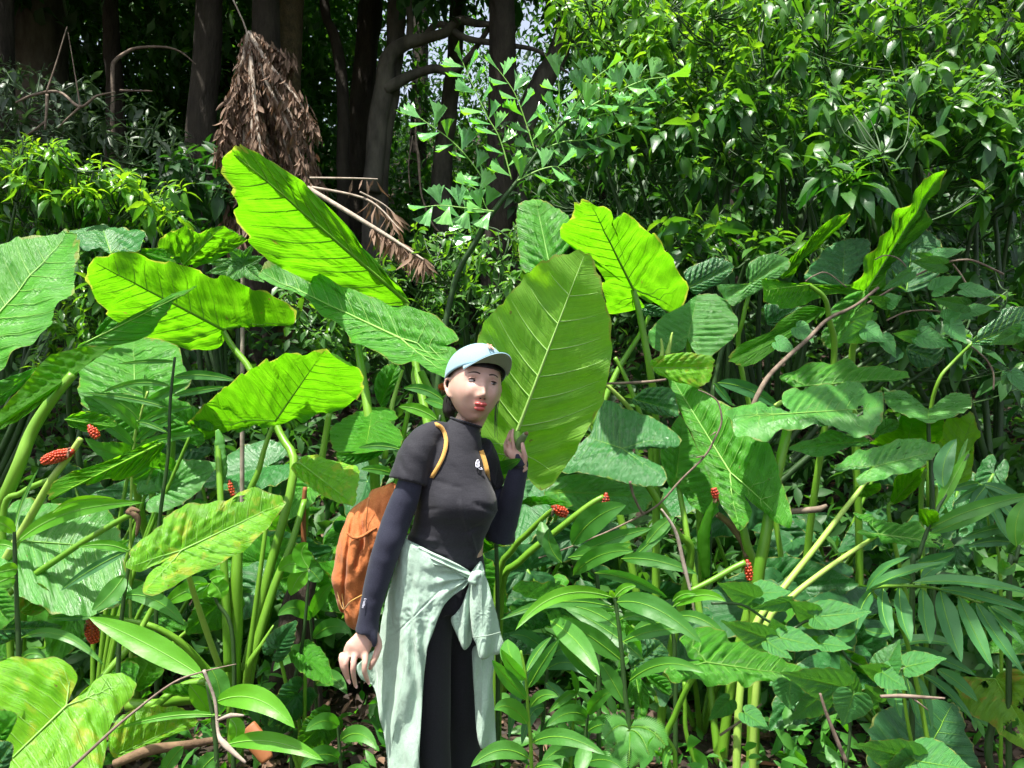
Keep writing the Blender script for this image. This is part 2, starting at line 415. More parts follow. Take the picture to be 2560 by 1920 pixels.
def blade(parent, Z, pts, A, T, dA, dT, mat='top', ds=0.0, side=1, fold=.05, quilt=.008, wave=.010, bow=0.0, nv=8,
          veins='vein', vr=1.0, label=None, bend=0.0, name='leaf', R_=16, seed=None, hole=None):
    if side < 0 and mat == 'lit':                  # undersides lean further towards the viewer
        dT = dA + (dT - dA) * 1.9 - .08
    A = np.array(Z(A)); T = np.array(Z(T))
    O = crom([Z(p) for p in pts], 150)
    e = T - A; L2 = e @ e; ep = np.array([-e[1], e[0]])
    sd = seed if seed is not None else int(abs(A[0] * 7 + A[1] * 3)) % 1000
    rs = np.random.default_rng(sd)
    ph = rs.uniform(0, 6.28, 6)
    a = O - A
    rad = np.hypot(a[:, 0], a[:, 1]); ang = np.unwrap(np.arctan2(a[:, 1], a[:, 0]))
    # tiny natural irregularity of the margin
    k = np.arange(len(O)) / len(O) * 2 * math.pi
    rad = rad * (1 + .008 * np.sin(23 * k + ph[0]) + .006 * np.sin(37 * k + ph[1]))
    O = A + np.stack([np.cos(ang) * rad, np.sin(ang) * rad], 1)
    uo = ((O - A) @ e) / L2; vo = ((O - A) @ ep) / L2
    kp = .42 / max(.05, vo.max()); kn = .42 / max(.05, -vo.min())
    Lw = math.sqrt(L2) / FPX * (dA + dT) / 2
    Lw = max(Lw, math.hypot(Lw, dT - dA))
    pa = P(*A, dA); pt = P(*T, dT)
    side_pt = A + ep * .3
    ps = P(*side_pt, dA + ds * .3)
    nrm = np.cross(pt - pa, ps - pa); nrm /= np.linalg.norm(nrm)
    if nrm[1] > 0: nrm = -nrm                                  # towards the camera
    oang = ang % (2 * math.pi); order = np.argsort(oang)
    oa, orr = oang[order], rad[order]
    def height(u, v, fr):
        x = np.where(v > 0, v * kp, v * kn); ax = np.abs(x)
        s = (u - .35 * ax - .75 * ax * ax) * nv
        t = s - np.floor(s)
        bulge = np.sin(np.pi * t) ** .8 * np.minimum(1, ax * 9) * (1 - fr ** 5)
        cross = np.sin(x * 60 + s * 2 + ph[2]) * .25 * np.minimum(1, ax * 9)
        h = side * quilt * 2.2 * (bulge + cross * (1 - fr))
        h = h + side * fold * (ax / .42) ** 1.3 * Lw
        h = h + wave * fr ** 3 * (np.sin(u * 19 + ph[3] + x * 4) + .7 * np.sin(u * 33 + ph[4])) * Lw * 1.6
        h = h + bow * Lw * (u * u)
        return h, x
    def world(px, h, u, v):
        d = dA + (dT - dA) * u + ds * v
        d = np.maximum(d, .4)
        W = np.stack([(px[:, 0] - 1280) / FPX * d, d, CAMZ - (px[:, 1] - 960) / FPX * d], 1)
        return W + h[:, None] * nrm
    n = len(O)
    fr = (np.arange(1, R_ + 1) / R_) ** .9
    px = (A + fr[:, None, None] * (O - A)[None]).reshape(-1, 2)
    FR = np.repeat(fr, n)
    px = np.vstack([A[None], px]); FR = np.concatenate([[0], FR])
    # bend the midrib sideways with growing u
    u = ((px - A) @ e) / L2; v = ((px - A) @ ep) / L2
    h, x = height(u, v, FR)
    V = world(px, h, u, v)
    F = [(0, 1 + i, 1 + (i + 1) % n) for i in range(n)]
    for r in range(R_ - 1):
        b0, b1 = 1 + r * n, 1 + (r + 1) * n
        F += [(b0 + i, b1 + i, b1 + (i + 1) % n, b0 + (i + 1) % n) for i in range(n)]
    if hole:
        hs = [(np.array(Z(hc)), hr * (Z((1, 0))[0] - Z((0, 0))[0])) for hc, hr in hole]
        keep = []
        for f in F:
            c = px[list(f)].mean(0)
            if not any(math.hypot(*(c - hc)) < hr * (1 + .25 * math.sin(3 * math.atan2(*(c - hc)))) for hc, hr in hs): keep.append(f)
        F = keep
    o = mesh(name, V, F, M[mat], parent, uv=np.stack([x, u], 1), var=FR)
    if label: o['label'] = label
    if veins:
        parts = []
        def rmax(u_, v_):
            p_ = u_ * e + v_ * ep; an = math.atan2(p_[1], p_[0]) % (2 * math.pi)
            return np.interp(an, oa, orr, period=2 * math.pi), math.hypot(*p_)
        def vt(uv_list, r0, r1):
            uvs = np.array(uv_list); pp = A + uvs[:, :1] * e + uvs[:, 1:] * ep
            frs = np.array([min(1, rr / max(rm, 1e-6)) for rm, rr in (rmax(a_, b_) for a_, b_ in uvs)])
            hh, _ = height(uvs[:, 0], uvs[:, 1], frs)
            W = world(pp, hh + r0 * .55 + .0012, uvs[:, 0], uvs[:, 1])
            parts.append(tube(W, np.linspace(r0, r1, len(W)), 5, False, 1))
        vt([(t, 0) for t in np.linspace(0, .98, 22)], .0070 * Lw * vr, .0012 * Lw)
        for sgn, kk in ((1, kp), (-1, kn)):
            for i in range(0, nv):
                u0 = (i + .5 + rs.uniform(-.10, .10)) / nv - .03
                if u0 < 0: u0 = 0.0
                uvl = []
                for xx in np.linspace(0, .5, 14):
                    uu = u0 + .35 * xx + .75 * xx * xx; vv = sgn * xx / kk
                    rm, rr = rmax(uu, vv)
                    if rr > rm * .95: break
                    uvl.append((uu, vv))
                if len(uvl) > 2: vt(uvl, .0022 * Lw * vr, .0006 * Lw)
            # rib into the basal lobe
            lob = np.where((np.sign(vo) == sgn) & (uo < -.05))[0]
            if len(lob) > 3:
                j = lob[np.argmin(uo[lob])]
                tgt = np.array([uo[j], vo[j]]) * .85
                mid = tgt * .5 + np.array([0, .12 * tgt[1]])
                vt([tuple((1 - t) ** 2 * np.zeros(2) + 2 * t * (1 - t) * mid + t * t * tgt) for t in np.linspace(0, 1, 10)], .005 * Lw * vr, .001 * Lw)
                for q in (.35, .6):
                    st = tgt * q
                    for dirv in ((-.05, .22 * sgn), (-.18, -.06 * sgn)):
                        uvl = []
                        for t in np.linspace(0, 1, 9):
                            c_ = st + np.array(dirv) * t * 1.2; rm, rr = rmax(*c_)
                            if rr > rm * .93: break
                            uvl.append(tuple(c_))
                        if len(uvl) > 2: vt(uvl, .0026 * Lw * vr, .0007 * Lw)
        Vv, Fv = jn(parts)
        mesh('veins', Vv, Fv, M[veins], o)
    return o

def stalk(parent, Z, pts, r0, r1, mat='stalk', name='leaf_stalk', sides=10, label=None):
    """pts (x,y,depth)"""
    W = [P(*Z((x, y)), d) for x, y, d in pts]
    V, F = tube(W, np.linspace(r0, r1, len(W)), sides)
    o = mesh(name, V, F, M[mat], parent)
    if label: o['label'] = label
    return o

def lance_geo(p0, p1, p2, w, d0, d1, d2, foldk=.25, n=14, twist=0.0, prof=.75, drip=.0):
    """strip leaf along a bezier in pixels -> V,F,uv ; w half width in px at widest"""
    t = np.linspace(0, 1, n)[:, None]
    p0, p1, p2 = (np.array(q, float) for q in (p0, p1, p2))
    C = (1 - t) ** 2 * p0 + 2 * t * (1 - t) * p1 + t * t * p2
    D = ((1 - t) ** 2 * d0 + 2 * t * (1 - t) * d1 + t * t * d2)[:, 0]
    tt = t[:, 0]
    prf = np.sin(np.pi * np.clip(tt, 0, 1) ** .85) ** prof
    prf = prf * (1 - .0 * tt) + .02
    prf[-1] = .01
    W3 = np.stack([(C[:, 0] - 1280) / FPX * D, D, CAMZ - (C[:, 1] - 960) / FPX * D], 1)
    tang = np.gradient(W3, axis=0); tang /= np.linalg.norm(tang, axis=1)[:, None] + 1e-9
    view = W3 - np.array([0, 0, CAMZ]); view /= np.linalg.norm(view, axis=1)[:, None]
    cr = np.cross(tang, view); nn_ = np.linalg.norm(cr, axis=1)[:, None] + 1e-9
    cr = cr / nn_
    up = np.cross(cr, tang)
    cr2 = cr * math.cos(twist) + up * math.sin(twist)
    up2 = np.cross(cr2, tang)
    if up2[:, 1].mean() > 0: up2 = -up2
    hw = (w / FPX * D * prf)[:, None]
    ph = rng.uniform(0, 6)
    cols = []
    for c in (-1, -.5, 0, .5, 1):
        wv = (.10 * np.sin(tt * 17 + ph + c) * abs(c) ** 2)[:, None] * hw
        cols.append(W3 + cr2 * hw * c + up2 * (hw * foldk * abs(c) + wv))
    V = np.stack(cols, 1).reshape(-1, 3)
    F = [(i * 5 + k, i * 5 + k + 1, (i + 1) * 5 + k + 1, (i + 1) * 5 + k) for i in range(n - 1) for k in range(4)]
    return V, F

def lance(parent, Z, p0, p1, p2, w, d, mat='gin', name='leaf', dd=(0, 0), var=None, twist=0., foldk=.25, prof=.75, rib=True):
    s = Z((1, 0))[0] - Z((0, 0))[0]
    q0, q1, q2 = Z(p0), Z(p1), Z(p2)
    dd = dd if hasattr(dd, '__len__') else (dd, dd)
    V, F = lance_geo(q0, q1, q2, w * s / 2, d, d + dd[0], d + dd[1], foldk, 16, twist, prof)
    v = rng.uniform(.2, .8) if var is None else var
    n0 = len(V); mi = [0] * len(F)
    mats = [M[mat]]
    if rib:
        c = V[2::5] + np.array([0, -.0015, .0])
        Vr, Fr = tube(c[:-1], np.linspace(.0013, .0005, len(c) - 1) * max(1, w * s / 70), 4, False, 1)
        V = np.vstack([V, Vr]); F = F + [tuple(i + n0 for i in f) for f in Fr]
        mi += [1] * len(Fr); mats.append(M['veinp'] if mat == 'ginl' else M['vein'])
    return mesh(name, V, F, mats, parent, mi=mi, var=np.full(len(V), v))

# ------------------------------------------------------------ clouds of small leaves
def leaf_cloud(pos, dirs, nrm, L, W, var, fine=True, droop=.25, fold=.2):
    """pos (n,3) base; dirs unit; nrm unit; L, W arrays -> V,F,var"""
    n = len(pos)
    side = np.cross(dirs, nrm); side /= np.linalg.norm(side, axis=1)[:, None] + 1e-9
    nrm = np.cross(side, dirs)
    L = L[:, None]; W = W[:, None]
    if fine:
        st = [(0, 0), (.28, .8), (.55, 1.), (.8, .55), (1, 0)]
        rows = []
        for s_, w_ in st:
            c = pos + dirs * L * s_ - nrm * L * droop * s_ ** 2
            if w_ == 0: rows.append([c])
            else: rows.append([c - side * W * .5 * w_ + nrm * W * fold * w_, c, c + side * W * .5 * w_ + nrm * W * fold * w_])
        Vs = [p for r in rows for p in r]     # 1+3+3+3+1 = 11
        T = [(0, 2, 1), (0, 3, 2), (1, 2, 5, 4), (2, 3, 6, 5), (4, 5, 8, 7), (5, 6, 9, 8), (7, 8, 10), (8, 9, 10)]
        m = 11
    else:
        c = pos + dirs * L * .5 - nrm * L * droop * .25
        Vs = [pos, c - side * W * .5 + nrm * W * fold, c, c + side * W * .5 + nrm * W * fold, pos + dirs * L - nrm * L * droop]
        T = [(0, 2, 1), (0, 3, 2), (1, 2, 4), (2, 3, 4)]
        m = 5
    V = np.stack(Vs, 1).reshape(-1, 3)
    T3 = []
    for f in T:
        if len(f) == 3: T3.append(f)
        else: T3 += [(f[0], f[1], f[2]), (f[0], f[2], f[3])]
    F = (np.arange(n)[:, None, None] * m + np.array(T3)[None]).reshape(-1, 3)
    return V, F, np.repeat(var, m)

def unit(a):
    return a / (np.linalg.norm(a, axis=-1, keepdims=True) + 1e-9)

def whorls(tips, axis, k=8, L=.13, W=.045, rs=rng, young=.35, spread=1.0, droopk=.35, base_var=None):
    """rosettes of leaves at shoot tips"""
    n = len(tips)
    A = unit(axis)
    rnd = unit(rs.normal(size=(n, 3))); X = unit(np.cross(A, rnd)); Yv = np.cross(A, X)
    pos, dr, nm, LL, WW, vv = [], [], [], [], [], []
    for i in range(k):
        th = i * 2.4 + rs.uniform(0, 1.8, n)
        age = i / k                                   # outer leaves point out and hang
        out = X * np.cos(th)[:, None] + Yv * np.sin(th)[:, None]
        lift = (.9 - 1.5 * age) * spread
        d = unit(out + A * lift + np.array([0, 0, -.6]) * age + rs.normal(size=(n, 3)) * .25)
        nv_ = unit(A * 1.0 - out * lift * .6 + np.array([0, 0, .5]) + rs.normal(size=(n, 3)) * .15)
        sc = (.55 + .55 * min(1, age * 1.6)) * rs.uniform(.6, 1.25, n)
        pos.append(tips - A * (.05 + .10 * age) * L / .13 * .8); dr.append(d); nm.append(nv_)
        LL.append(L * sc); WW.append(W * sc)
        b = rs.uniform(0, .35, n) if base_var is None else base_var + rs.uniform(-.12, .2, n)
        vv.append(np.clip(b + young * (1 - age) ** 2 * 1.4, 0, 1))
    return leaf_cloud(np.concatenate(pos), np.concatenate(dr), np.concatenate(nm), np.concatenate(LL), np.concatenate(WW), np.concatenate(vv), True, droopk)

# ============================================================ SETTING
def make_ground():
    xs = np.concatenate([np.linspace(-70, -8, 22), np.linspace(-7.6, 7.6, 90), np.linspace(8, 70, 22)])
    ys = np.concatenate([np.linspace(-40, 1, 16), np.linspace(1.2, 16, 110), np.linspace(17, 90, 30)])
    V = []
    for y in ys:
        for x in xs:
            z = ground_z(x, min(y, 30)) + .10 * mnoise.noise(Vector((x * .8, y * .8, 0))) + .04 * mnoise.noise(Vector((x * 4, y * 4, 1)))
            V.append((x, y, z))
    nx = len(xs)
    F = [(j * nx + i, j * nx + i + 1, (j + 1) * nx + i + 1, (j + 1) * nx + i) for j in range(len(ys) - 1) for i in range(nx - 1)]
    tag(mesh('forest_floor', V, F, M['soil']), kind='structure')
make_ground()

def gpts(xs, ys):
    return np.array([ground_z(x, y) for x, y in zip(xs, ys)])

# dead leaves and twigs on the floor
def make_litter():
    rs = np.random.default_rng(3)
    n = 26000
    y = 2.2 + 9 * rs.random(n) ** 1.3; x = rs.uniform(-.75, .75, n) * (y + 1.5)
    z = gpts(x, y) + rs.uniform(.0, .06, n)
    pos = np.stack([x, y, z], 1)
    d = unit(rs.normal(size=(n, 3)) * [1, 1, .25]); nm = unit(rs.normal(size=(n, 3)) * .35 + [0, 0, 1])
    V, F, v = leaf_cloud(pos, d, nm, rs.uniform(.03, .11, n), rs.uniform(.012, .05, n), rs.random(n) ** 2, True, rs.uniform(-.3, .5, (n, 1)), .3)
    tag(mesh('leaf_litter', V, F, M['litter'], var=v), 'brown dead leaves covering the dark forest floor', 'leaf litter', kind='stuff')
make_litter()

def cloud_leaves(n, pos, rs, L=(.1, .2), wr=.4, down=.4, var=(0, 1), fine=False, hang=None):
    d = unit(rs.normal(size=(n, 3)) + np.array([0, 0, -down])); nm = unit(rs.normal(size=(n, 3)) * .6 + [0, -.25, 1])
    Ls = rs.uniform(L[0], L[1], n)
    return leaf_cloud(pos, d, nm, Ls, Ls * wr, rs.uniform(var[0], var[1], n), fine, .25)

def clumps(rs, centers, radii, n_per, flat=.7):
    out_ = []
    for c, r in zip(centers, radii):
        q = unit(rs.normal(size=(n_per, 3))) * (rs.random((n_per, 1)) ** .45) * r
        q[:, 2] *= flat
        out_.append(np.array(c) + q)
    return np.concatenate(out_)

# low plants carpeting the slope
def make_undergrowth():
    rs = np.random.default_rng(11)
    N = 32000
    y = 3.5 + 9.5 * rs.random(N) ** 1.25; x = rs.uniform(-.78, .78, N) * (y + .8)
    hh = .25 + .45 * np.clip((y - 3.5) / 4, 0, 1)
    nzv = np.array([mnoise.noise(Vector((a * 1.1, b * 1.1, 5))) for a, b in zip(x, y)])
    z = gpts(x, y) + .05 + rs.random(N) ** .8 * (hh * (1.0 + 1.1 * nzv))
    pos = np.stack([x, y, z], 1)
    V, F, v = cloud_leaves(N, pos, rs, (.07, .19), .42, .3, (0, .75), True)
    N2 = 26000
    y2 = rs.uniform(9, 27, N2); x2 = rs.uniform(-.78, .78, N2) * y2
    z2 = gpts(x2, y2) + rs.random(N2) * 1.3
    V2, F2, v2 = cloud_leaves(N2, np.stack([x2, y2, z2], 1), rs, (.16, .34), .42, .3, (0, .5))
    F = np.vstack([F, F2 + len(V)]); V = np.vstack([V, V2]); v = np.concatenate([v, v2])
    tag(mesh('undergrowth', V, F, M['forest'], var=v), 'tangled low green plants covering the slope behind the big leaves', 'undergrowth', kind='stuff')
make_undergrowth()

def make_thicket():
    """the far-off wood closing the view: leaves hanging at every height"""
    rs = np.random.default_rng(21)
    V, F, v = None, None, None
    cs, rr = [], []
    for i in range(900):
        y = rs.uniform(11.5, 26); x = rs.uniform(-.78, .78) * y
        u = x / y
        zt = rs.uniform(0, 11)
        z = ground_z(x, min(y, 30)) + zt
        elev = (z - CAMZ) / y
        if elev > .62: continue
        # the canopy opens towards the sky in the middle
        if -.22 < u < .10 and elev > .40 and rs.random() < .45: continue
        cs.append((x, y, z)); rr.append(rs.uniform(.7, 1.6))
    for i in range(420):
        y = rs.uniform(10.5, 15); x = rs.uniform(-.75, -.2) * y; z = ground_z(x, y) + rs.uniform(.5, 7.5)
        if (z - CAMZ) / y < .62: cs.append((x, y, z)); rr.append(rs.uniform(.7, 1.4))
    for i in range(330):
        y = rs.uniform(8.5, 13); x = rs.uniform(.12, .78) * y; z = ground_z(x, y) + rs.uniform(.5, 6.5)
        if (z - CAMZ) / y < .62: cs.append((x, y, z)); rr.append(rs.uniform(.5, 1.1))
    pos = clumps(rs, cs, rr, 150)
    V, F, v = cloud_leaves(len(pos), pos, rs, (.11, .24), .42, .4, (0, .9))
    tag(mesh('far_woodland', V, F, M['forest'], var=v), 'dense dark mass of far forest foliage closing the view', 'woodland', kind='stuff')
make_thicket()

def make_weeds():
    rs = np.random.default_rng(14)
    N = 7000
    y = 2.0 + 2.2 * rs.random(N); x = rs.uniform(-.75, .75, N) * (y + .3)
    nzv = np.array([mnoise.noise(Vector((a * 2.2, b_ * 2.2, 9))) for a, b_ in zip(x, y)])
    keep = (nzv + .25 * (x > .1)) > rs.uniform(-.25, .5, N)
    x, y, nzv = x[keep], y[keep], nzv[keep]; N = len(x)
    z = gpts(x, y) + .02 + rs.random(N) ** 1.4 * (.16 + .25 * np.clip(nzv + .2, 0, 1)) * np.where(x > .1, 1.3, .8)
    V, F, v = cloud_leaves(N, np.stack([x, y, z], 1), rs, (.03, .12), .4, .1, (0, .9), True)
    tag(mesh('weeds', V, F, M['gin'], var=v), 'small green weeds sprouting through the leaf litter', 'weeds', kind='stuff')
make_weeds()

# ------------------------------------------------------------ trees
def tree(label, pts, rad, barkm, crown=None, limbs=(), seed=1, group='trees of the dark forest behind', name='tree', cl=(.12, .24), cmat='canopy', n=150, cvar=(0, .9), bumpy=.08):
    """pts: list of (px,py,depth) bottom->top"""
    rs = np.random.default_rng(seed)
    W = [P(x, y, d) for x, y, d in pts]
    foot = W[0].copy(); foot[2] = ground_z(foot[0], min(foot[1], 30)) - .15
    root = empty(name, foot, label, 'tree', group)
    W = [foot] + W
    n_ = len(W)
    rr = list(rad) if hasattr(rad, '__len__') else [rad] * n_
    Vt, Ft = tube(W, rr, 18, True, 9)
    # flutes and knots
    cent = Vt.mean(0)
    for i in range(len(Vt)):
        k = mnoise.noise(Vector((Vt[i][0] * 5, Vt[i][1] * 5, Vt[i][2] * 1.2))) * bumpy
        Vt[i][:2] += np.array([mnoise.noise(Vector(Vt[i] * 3)), mnoise.noise(Vector(Vt[i] * 3 + 9))]) * k
    mesh('trunk', Vt, Ft, M[barkm], root)
    for lp, lr in limbs:
        Vl, Fl = tube([P(x, y, d) for x, y, d in lp], lr, 9, True, 6)
        for i in range(len(Vl)): Vl[i] += .03 * np.array(mnoise.noise_vector(Vector(Vl[i] * 2.5)))
        mesh('limb', Vl, Fl, M[barkm], root)
    if crown:
        cs = [c[0] for c in crown]; rr = [c[1] for c in crown]
        pos = clumps(rs, cs, rr, n)
        V, F, v = cloud_leaves(len(pos), pos, rs, cl, .42, .5, cvar)
        mesh('crown', V, F, M[cmat], root, var=v)
    return root

def crownset(rs, cx, cy, cz, R0, k=9, r=(.6, 1.3)):
    return [((cx + rs.normal() * R0, cy + rs.normal() * R0 * .8, cz + rs.normal() * R0 * .45), rs.uniform(*r)) for _ in range(k)]
rs0 = np.random.default_rng(5)
G_T = 'trees of the dark forest behind'
def top(pt, h=1.6):
    w = P(*pt); return w[0], w[1], w[2] + h
def mk_tree(label, pts, rad, barkm, seed, k=10, R0=1.6, h=2.2, limbs=(), n=170, cl=(.14, .28), bumpy=.08, r=(.7, 1.4)):
    rs = np.random.default_rng(seed)
    cx, cy, cz = top(pts[-1], h)
    tree(label, pts, rad, barkm, crownset(rs, cx, cy, cz, R0, k, r), limbs, seed, n=n, cl=cl, bumpy=bumpy)

mk_tree('pale grey trunk rising at the far left behind the twiggy shrub', [(98, 600, 9.5), (97, 250, 9.5), (96, -60, 9.5)], [.42, .36, .33, .32], 'bark_pale', 31, 11, 1.5, 1.2)
mk_tree('tree with pale peeling bark strips left of the hanging dead fronds', [(510, 620, 8), (500, 360, 8), (517, 150, 8), (525, -60, 8)], [.30, .22, .15, .14, .13], 'bark', 32, 10, 1.5, 1.2)
mk_tree('thick brown mossy trunk rising behind the hanging dead fronds', [(690, 620, 8.2), (690, 300, 8.2), (700, 100, 8.2), (712, -80, 8.2)], [.42, .34, .26, .23, .22], 'bark_mossy', 33, 12, 1.8, 1.3)
mk_tree('dark twin stemmed tree with crooked limbs reaching right over the clearing', [(940, 470, 9), (968, 260, 9), (985, 150, 9), (990, -60, 9)], [.20, .14, .12, .11, .10], 'bark_pale', 34, 7, 1.8, 2.2,
        limbs=[([(925, 480, 8.85), (955, 240, 8.85), (970, 150, 8.8), (1010, 112, 8.8), (1060, 100, 8.8), (1110, 82, 8.7), (1150, 50, 8.7), (1205, 62, 8.6), (1290, 70, 8.6)], [.12, .11, .09, .07, .06, .05, .04, .02]),
               ([(960, 225, 8.8), (1020, 192, 8.8), (1080, 172, 8.8), (1135, 178, 8.8), (1190, 120, 8.7), (1230, 60, 8.7), (1262, -10, 8.7)], [.07, .055, .045, .035, .03, .015]),
               ([(1020, 112, 8.8), (1025, 60, 8.8), (1018, -20, 8.8)], [.045, .03]), ([(1060, 102, 8.8), (1100, 60, 8.8), (1190, 100, 8.6), (1330, 120, 8.6), (1420, 180, 8.5)], [.045, .04, .03, .015])])
mk_tree('slender straight grey trunk standing behind the fan shaped leaflets', [(1105, 440, 10), (1125, 250, 10), (1138, 130, 10), (1146, -60, 10)], [.16, .13, .11, .10, .09], 'bark_pale', 35, 7, 1.7, 2.4)
mk_tree('dark trunk standing just left of the crooked twin stemmed tree', [(893, 450, 9.8), (905, 250, 9.8), (935, -60, 9.8)], [.22, .17, .15, .14], 'bark', 36, 7, 1.6, 2.0)
mk_tree('thin kinked sapling trunk between the mossy trunk and the dark trees', [(858, 440, 9), (856, 220, 9), (836, 90, 9), (815, 40, 9), (800, -70, 9)], [.09, .075, .07, .06, .05, .05], 'bark', 37, 6, 1.5, 2.0)
mk_tree('leaning dark trunk seen behind the fan shaped leaflets on the right', [(1290, 400, 9), (1345, 230, 9), (1400, 120, 9), (1440, -50, 9)], [.17, .15, .14, .12, .10], 'bark_pale', 38, 7, 1.5, 1.6)
mk_tree('narrow dark trunk behind the bare arching branch on the left', [(290, 400, 9.2), (286, 200, 9.2), (270, -60, 9.2)], [.15, .12, .10, .09], 'bark', 39, 10, 1.6, 1.2)
mk_tree('thin grey stem crossing behind the shrub at the far right', [(2300, 560, 8), (2330, 250, 8), (2390, -60, 8)], [.10, .08, .06, .05], 'bark_pale', 40, 9, 1.6, 1.2)
mk_tree('dark sapling trunk half hidden behind the leafy shrub on the right', [(1830, 560, 8.5), (1850, 300, 8.5), (1880, -60, 8.5)], [.12, .10, .08, .07], 'bark', 41, 9, 1.8, 1.4)

# forest trees added, crowns out of frame, to shade and darken the wood
def shade_tree(label, x, y, h, R0, k, n, seed, L=(.2, .42), rad=.2, r=(.8, 1.5), off=(0, 0)):
    rs = np.random.default_rng(seed)
    g = ground_z(x, min(y, 30))
    root = empty('tree', (x, y, g), label, 'tree', 'tall trees added for shade')
    Vt, Ft = tube([(x, y, g - .2), (x + .1, y, g + h * .5), (x + .05 + off[0], y + .1 + off[1], g + h)], [rad, rad * .8, rad * .5], 12, True, 5)
    mesh('trunk', Vt, Ft, M['bark'], root)
    cs = [((x + off[0] + rs.normal() * R0, y + off[1] + rs.normal() * R0, g + h + rs.normal() * .6), rs.uniform(*r)) for _ in range(k)]
    pos = clumps(rs, cs, [c[1] for c in cs] if False else [c[1] for c in cs], n, .5) if False else clumps(rs, [c[0] for c in cs], [c[1] for c in cs], n, .5)
    V, F, v = cloud_leaves(len(pos), pos, rs, L, .45, .3, (0, .8))
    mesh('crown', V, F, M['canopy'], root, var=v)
ST = [(-5.2, 7.6, 5.6, 1.3, 12), (-2.6, 7.8, 5.4, 1.3, 11), (-.2, 8.3, 5.6, 1.3, 10), (-7.8, 7.0, 5.2, 1.4, 12), (-9.5, 9.0, 7.0, 2.4, 26), (-11, 12, 7.0, 2.6, 26), (-4.4, 11.5, 7.4, 2.2, 18), (1.4, 11.2, 7.4, 2.2, 15),
      (-7.2, 9.6, 6.6, 1.6, 20), (6.5, 9.4, 6.6, 2.0, 20), (10, 10, 7, 2.4, 22), (-2, 16, 8, 2.8, 24), (5, 16, 8, 2.8, 24), (-10, 17, 8, 2.8, 22), (12, 16, 8, 2.8, 22)]
for i, (x, y, h, R0, k) in enumerate(ST):
    shade_tree(['added shade tree %s' % w for w in ('deep behind the left trunks', 'nearest behind the hanging fronds', 'behind the crooked twin stemmed tree', 'beyond the left edge of view', 'far back at the left rim of the wood', 'farther back at the left rim of the wood', 'behind the thick mossy trunk', 'behind the fishtail palm', 'left of the pale grey trunk', 'behind the upper right shrub', 'behind the right edge of the shrubs', 'farthest back at the centre', 'farthest back right of centre', 'farthest back at the left', 'farthest back at the right')][i], x, y, h, R0, k, 130, 60 + i)
# unseen trees added so their crowns shade the right side and the upper left
shade_tree('added shade tree standing beside the viewer at the right', 3.2, .2, 6.3, .75, 12, 110, 90, L=(.16, .34), r=(.45, .8), off=(-2.2, .9))
shade_tree('added shade tree with its crown over the right hand shrubs', 5.2, 3.6, 6.8, 1.1, 20, 120, 92, L=(.16, .34), r=(.6, 1.1))
shade_tree('added shade tree hanging over the twiggy shrub at the left', -5.6, 4.6, 6.6, 1.0, 16, 110, 93, L=(.16, .34), r=(.6, 1.0))

# ------------------------------------------------------------ leafy shrub on the right (long whorled shoots)
def branchy(root, tips, foot, mat, rs, r0=.03, nsub=9):
    """a few main stems fan from the foot, twigs join them to the shoot tips"""
    mains = []
    idx = rs.choice(len(tips), nsub, replace=False)
    parts = []
    for i in idx:
        t = tips[i]; mid = foot * .5 + t * .5 + rs.normal(size=3) * .15 + np.array([0, .1, .2])
        c = [foot + rs.normal(size=3) * .08 * [1, 1, 0], mid, t]
        parts.append(tube(c, [r0, r0 * .6, r0 * .2], 6, True, 8))
        for q in np.linspace(.3, 1, 14):
            mains.append((1 - q) ** 2 * c[0] + 2 * q * (1 - q) * mid + q * q * t)
    mains = np.array(mains)
    for t in tips:
        dd = np.linalg.norm(mains - t, axis=1) + np.maximum(0, mains[:, 2] - t[2] + .1) * 2
        m_ = mains[np.argmin(dd)]
        mid = (m_ + t) / 2 + np.array([0, 0, -.06]) + rs.normal(size=3) * .03
        parts.append(tube([m_, mid, t], [.008, .0055, .003], 4, False, 3))
    V, F = jn(parts)
    mesh('branches', V, F, mat, root)

def region_tips(rs, n, poly, d0, d1):
    """random points in a polygon of the view, spread through depth"""
    poly = np.array(poly, float); out_ = []
    lo, hi = poly.min(0), poly.max(0)
    while len(out_) < n:
        p = rs.uniform(lo, hi); c = False; j = len(poly) - 1
        for i in range(len(poly)):
            if (poly[i][1] > p[1]) != (poly[j][1] > p[1]) and p[0] < (poly[j][0] - poly[i][0]) * (p[1] - poly[i][1]) / (poly[j][1] - poly[i][1]) + poly[i][0]: c = not c
            j = i
        if c: out_.append(P(p[0], p[1], rs.uniform(d0, d1)))
    return np.array(out_)

def shrub(label, foot, sets, mat, seed, cat='shrub', name='leafy_shrub', group=None, r0=.03, stemm='stem_dark', nsub=9):
    rs = np.random.default_rng(seed)
    foot = np.array(foot, float); foot[2] = ground_z(foot[0], foot[1])
    root = empty(name, foot, label, cat, group)
    T_, LV, LF, Lv, nn_ = [], [], [], [], 0
    for (n, poly, d0, d1, k, L, W, young, bv, droopk) in sets:
        tips = region_tips(rs, n, poly, d0, d1)
        ax = unit(np.array([0, -.35, .8]) + rs.normal(size=(n, 3)) * .35)
        V, F, v = whorls(tips, ax, k, L, W, rs, young, 1.0, droopk, bv)
        LV.append(V); LF.append(F + nn_); Lv.append(v); nn_ += len(V); T_.append(tips)
    branchy(root, np.concatenate(T_), foot, M[stemm], rs, r0, nsub)
    mesh('foliage', np.concatenate(LV), np.concatenate(LF), M[mat], root, var=np.concatenate(Lv))
    return root

